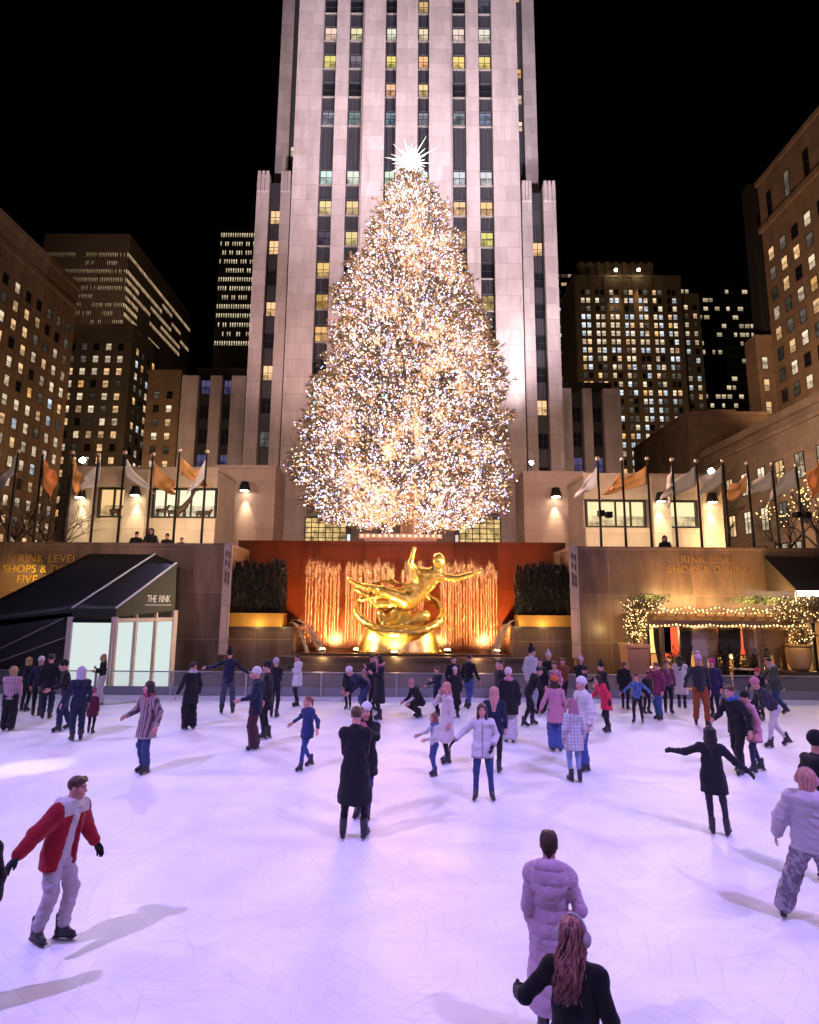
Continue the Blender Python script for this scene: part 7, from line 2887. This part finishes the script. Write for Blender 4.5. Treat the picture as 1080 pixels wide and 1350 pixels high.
# ---- right foreground
P_('skater in a black knit hat and dark hooded jacket cut off at the right edge', (1092, 1163), (1074, 980), 130, H=1.66, top=('jacket', BLK), legs=('slim', BLK), hair=('short', 'dark'), hat=('beanie', (.01, .01, .012)), hood=True)
r58, k58 = P_('woman in a pale lilac puffer jacket, pink earmuffs and camo trousers, from behind', (1081, 1222), (1063, 1009), 172, top=('jacket', (.60, .50, .62)), legs=('wide', (.4, .35, .42), camo), hair=('bob', 'pink'), hat=('earmuffs', (.62, .30, .40)), hood=True, puff=.016, bulk=.045, arms=('S', 'D'),
   feet=((.34, -.02, 0), (-.14, .02, 0)), res=.010)
# ---- boy in red
r59, k59 = P_('boy in a red jacket with white hoodie and pale joggers, left front', (66, 1243), (96, 1021), 48, top=('long jacket', (.31, .010, .026)), legs=('jeans', (.55, .45, .54)), hair=('short', 'brown'), glove=BLK, arms=((.20, .10, -.45), (.42, -.08, -.32)), bulk=.045, res=.009, puff=.006,
   feet=((.07, .08, 0), (-.07, -.12, .0)), lean=7, tilt=6, crouch=.03, extra={'open': 1, 'yoke': 1}, hood=False, head=(18, 0))
P_('dark clothed skater cut off by the left edge of the picture', (-59, 1336), (-50, 1085), 178, H=1.45, top=('coat', BLK), legs=('slim', BLK), hair=('short', 'dark'))
# ---- front pair from behind
r60, k60 = P_('woman in a long quilted mauve coat with dark tied hair, from behind', None, (723, 1096), 178, H=1.44, top=('maxi', (.60, .38, .54)), legs=('slim', BLK), hair=None, arms=((.0, .04, -.50), (.05, .15, -.40)), bulk=.0, puff=.019, res=.009, hood=True, extra={'bighood': 1}, head=(0, 12))
r61, k61 = P_('woman with wavy auburn hair, pale earmuffs and a black coat nearest to the camera', None, (754, 1209), 176, H=1.38, top=('coat', (.012, .011, .016)), legs=('slim', BLK), hair=None, hat=('earmuffs', (.55, .44, .52)), glove=BLK, arms=((.27, .16, -.30), (.10, .1, -.48)), hand='grip', bulk=.0, res=.009, hood=False, head=(-22, 4))


def lock_hair(root, k, mat, n, drop, wav, seed, width=.012, spread=1.0, gather=None, mat2=None):
    """hair of many tapered locks over the skull"""
    rr = random.Random(seed)
    hc, R, hs = k['hc'], k['Rhd'], k['hs']
    mb = MB()
    # cap under the locks
    s = Sdf().ell((0, .020, .043), (.080, .094, .088), .02)
    s.ell((0, -.105, -.03), (.066, .062, .092), .015, True)
    s.cut((0, 0, -.06), (0, -.35, -1))
    V, Q = s.mesh(.0065)
    V = V @ R.T * hs + hc
    cap = np_mesh('hair', V, Q, [mat], True)
    base = link('hair', cap, root)
    for i in range(n):
        a = rr.uniform(-2.35, 2.35)      # around the head, 0 = back (+Y)
        st = rr.uniform(-.1, .98)
        p0 = np.array([math.sin(a) * .076 * math.sqrt(1 - st * st * .8), .02 + math.cos(a) * .088 * math.sqrt(1 - st * st * .8), .043 + st * .088])
        pts = [p0]
        L_ = drop * rr.uniform(.72, 1.05)
        ph, am = rr.uniform(0, 6), wav * rr.uniform(.5, 1.2)
        out = np.array([math.sin(a), math.cos(a), 0])
        for j in range(1, 11):
            f = j / 10
            z = p0[2] - (f ** 1.25) * (L_ + st * .07)
            ro = math.sqrt(max(.05, 1 - ((z - .043) / .098) ** 2)) if z > .043 else 1.0
            x = math.sin(a) * (.084 * ro + .012 * f) * (1 + (spread - 1) * f) + am * (math.sin(f * 9 + ph) + .5 * math.sin(f * 19 + ph * 2)) * f
            y = .022 + max(-.06, math.cos(a)) * (.098 * ro + .03 * f) + (.05 * f if z < -.1 else 0) + am * math.cos(f * 8 + ph) * f
            if gather is not None and z < gather:
                x *= .35; y = .07 + (y - .07) * .5
            pts.append(np.array([x, y, z]))
        w = width * rr.uniform(.6, 1.3)
        rad_ = [w * .5] + [w * (1 - .75 * (j / 10) ** 2) for j in range(1, 11)]
        P3 = [Vector(hc + R @ (p * hs)) for p in pts]
        mb.tube(P3, [q * hs for q in rad_], 6, 1 if mat2 and rr.random() < .28 else 0)
    me = mb.build('locks', [mat, mat2] if mat2 else mat, base, True, loc=(0, 0, 0))


lock_hair(r61, k61, hair_mat('hair_highlight', (.22, .06, .06), (.75, .32, .34)), 460, .42, .030, 3, .0055, .85, None, HAIR['brown'])
lock_hair(r60, k60, HAIR['brown'], 300, .20, .003, 5, .005, .45, -.06, HAIR['dark'])

# ---- onlookers behind the parapet
for k, (px, py, tp, lb, ht) in enumerate(((181, 699, 'coat', 'onlooker in a wide brimmed dark hat leaning on the left parapet', ('cap', BLK)), (200, 695, 'jacket', 'tall hooded dark onlooker behind the left parapet', ('hood', BLK)),
                                       (221, 702, 'jacket', 'short dark onlooker behind the left parapet, second from the right', ('beanie', BLK)), (240, 707, 'jacket', 'rightmost dark onlooker behind the left parapet, head just showing', None), (876, 705, 'coat', 'dark onlooker behind the right parapet below the pavilion', ('hood', BLK)))):
    p = at(px, py, 23.6)
    P_(lb, None, None, 0, H=p.z - PLAZA, pos=p, z0=PLAZA, top=(tp, BLK), legs=('slim', BLK), hair=('short', 'black'), hat=ht, arms=('F', 'F'), skates=False, bulk=.02, res=.024)

# ================================================================== GILDED STATUE (plain generic figure)
sx = at(527, 800, 22.9).x
SY = 22.9
zb = zs2
stt = empty('gilded_statue', (sx, SY, zb), 'gilded statue of a reclining figure over a ring on a conical base in the fountain', 'statue')
px2 = lambda x, y: np.array(at(x, y, SY)) - np.array([sx, SY, zb])
b = Sdf()
mpp = 23.2 / F
hd_ = px2(578, 741)
ch = px2(562, 766); ab_ = px2(549, 782); pv = px2(536, 792)
b.ell(hd_, (.27, .30, .36), .08)
b.cap(px2(573, 751), px2(567, 758), .15, .17, .1)
b.cap(px2(552, 757), px2(578, 760), .26, .24, .2)
b.cap(ch, ab_, .44, .34, .2, ((0, 1, 0), .75))
b.cap(ab_, pv, .34, .38, .2, ((0, 1, 0), .8))
# legs to the left
f = lambda x, y, dy: px2(x, y) + np.array([0, dy, 0])
b.cap(f(534, 791, -.12), f(505, 779, -.32), .27, .19, .12)
b.cap(f(505, 779, -.32), f(473, 771, -.1), .18, .10, .08)
b.cap(f(473, 771, -.1), f(459, 763, -.15), .10, .06, .05)
b.cap(f(532, 794, .12), f(500, 796, .1), .27, .19, .12)
b.cap(f(500, 796, .1), f(478, 781, .25), .18, .10, .08)
b.cap(f(478, 781, .25), f(466, 775, .25), .10, .06, .05)
# arms
b.cap(f(552, 756, -.05), f(541, 744, -.25), .16, .12, .1)
b.cap(f(541, 744, -.25), f(545, 728, -.3), .12, .09, .06)
b.ell(f(546, 724, -.3), (.09, .07, .12), .05)
b.cap(f(578, 760, .0), f(600, 763, -.2), .16, .12, .1)
b.cap(f(600, 763, -.2), f(622, 757, -.4), .12, .08, .06)
b.ell(f(628, 755, -.42), (.14, .06, .08), .05)
V, Q = b.mesh(.036)
V = wrinkle(V, Q, .014, 6, 1.0, .42)
link('figure', np_mesh('figure', V, Q, [M['gold']], True), stt)
# plain cloth sweep under the figure
b = Sdf()
b.cap(f(545, 788, .1), f(500, 786, .0), .34, .2, .1, ((0, 0, 1), .45))
b.cap(f(500, 786, .0), f(474, 792, .1), .2, .08, .1, ((0, 0, 1), .5))
b.cap(f(548, 772, .3), f(505, 765, .35), .22, .16, .1, ((0, 0, 1), .5))
b.cap(f(505, 765, .35), f(488, 772, .3), .16, .07, .1, ((0, 0, 1), .5))
V, Q = b.mesh(.045)
V = wrinkle(V, Q, .05, 4, 1.0, .5)
link('drapery', np_mesh('drapery', V, Q, [M['gold']], True), stt)
# ring
b = Sdf()
c0 = (px2(470, 796) + px2(583, 812)) / 2
pts = []
for i in range(33):
    a = 2 * PI * i / 32
    pts.append(np.array([math.cos(a) * 1.66, math.sin(a) * 1.15, math.sin(a) * .78 + math.cos(a) * -.10]) + c0 + np.array([0, 0, -.02]))
for p, q in zip(pts[:-1], pts[1:]):
    b.cap(p, q, .15, None, .04)
V, Q = b.mesh(.05)
V = wrinkle(V, Q, .015, 4, 1.0, .3)
link('ring', np_mesh('ring', V, Q, [M['gold']], True), stt)
# base: rough mount on a flared foot
b = Sdf()
zt_ = px2(527, 796)[2]
b.cap((0, .2, .1), (0, .25, zt_), 1.25, .30, .1, ((0, 1, 0), .75))
b.cap((.45, .1, .6), (.9, .0, 1.4), .5, .25, .2)
b.cap((-.4, .1, .6), (-.7, .1, 1.35), .5, .25, .2)
b.cut((0, 0, -.05), (0, 0, -1))
V, Q = b.mesh(.06)
V = wrinkle(V, Q, .05, 9, 1.0, .6)
link('mount', np_mesh('mount', V, Q, [M['gold']], True), stt)
mb = MB()
hw = (px2(585, 862) - px2(470, 862))[0] / 2
z1 = px2(527, 826)[2]
mb.lathe((0, .25, -.05), [(hw * 1.0, 0), (hw * .97, .12), (hw * .88, z1 * .5), (hw * .78, z1), (hw * .6, z1 + .12)], 40)
me = mb.build('foot', M['gold'], stt, True, loc=(0, 0, 0))
me.scale = (1, .62, 1)
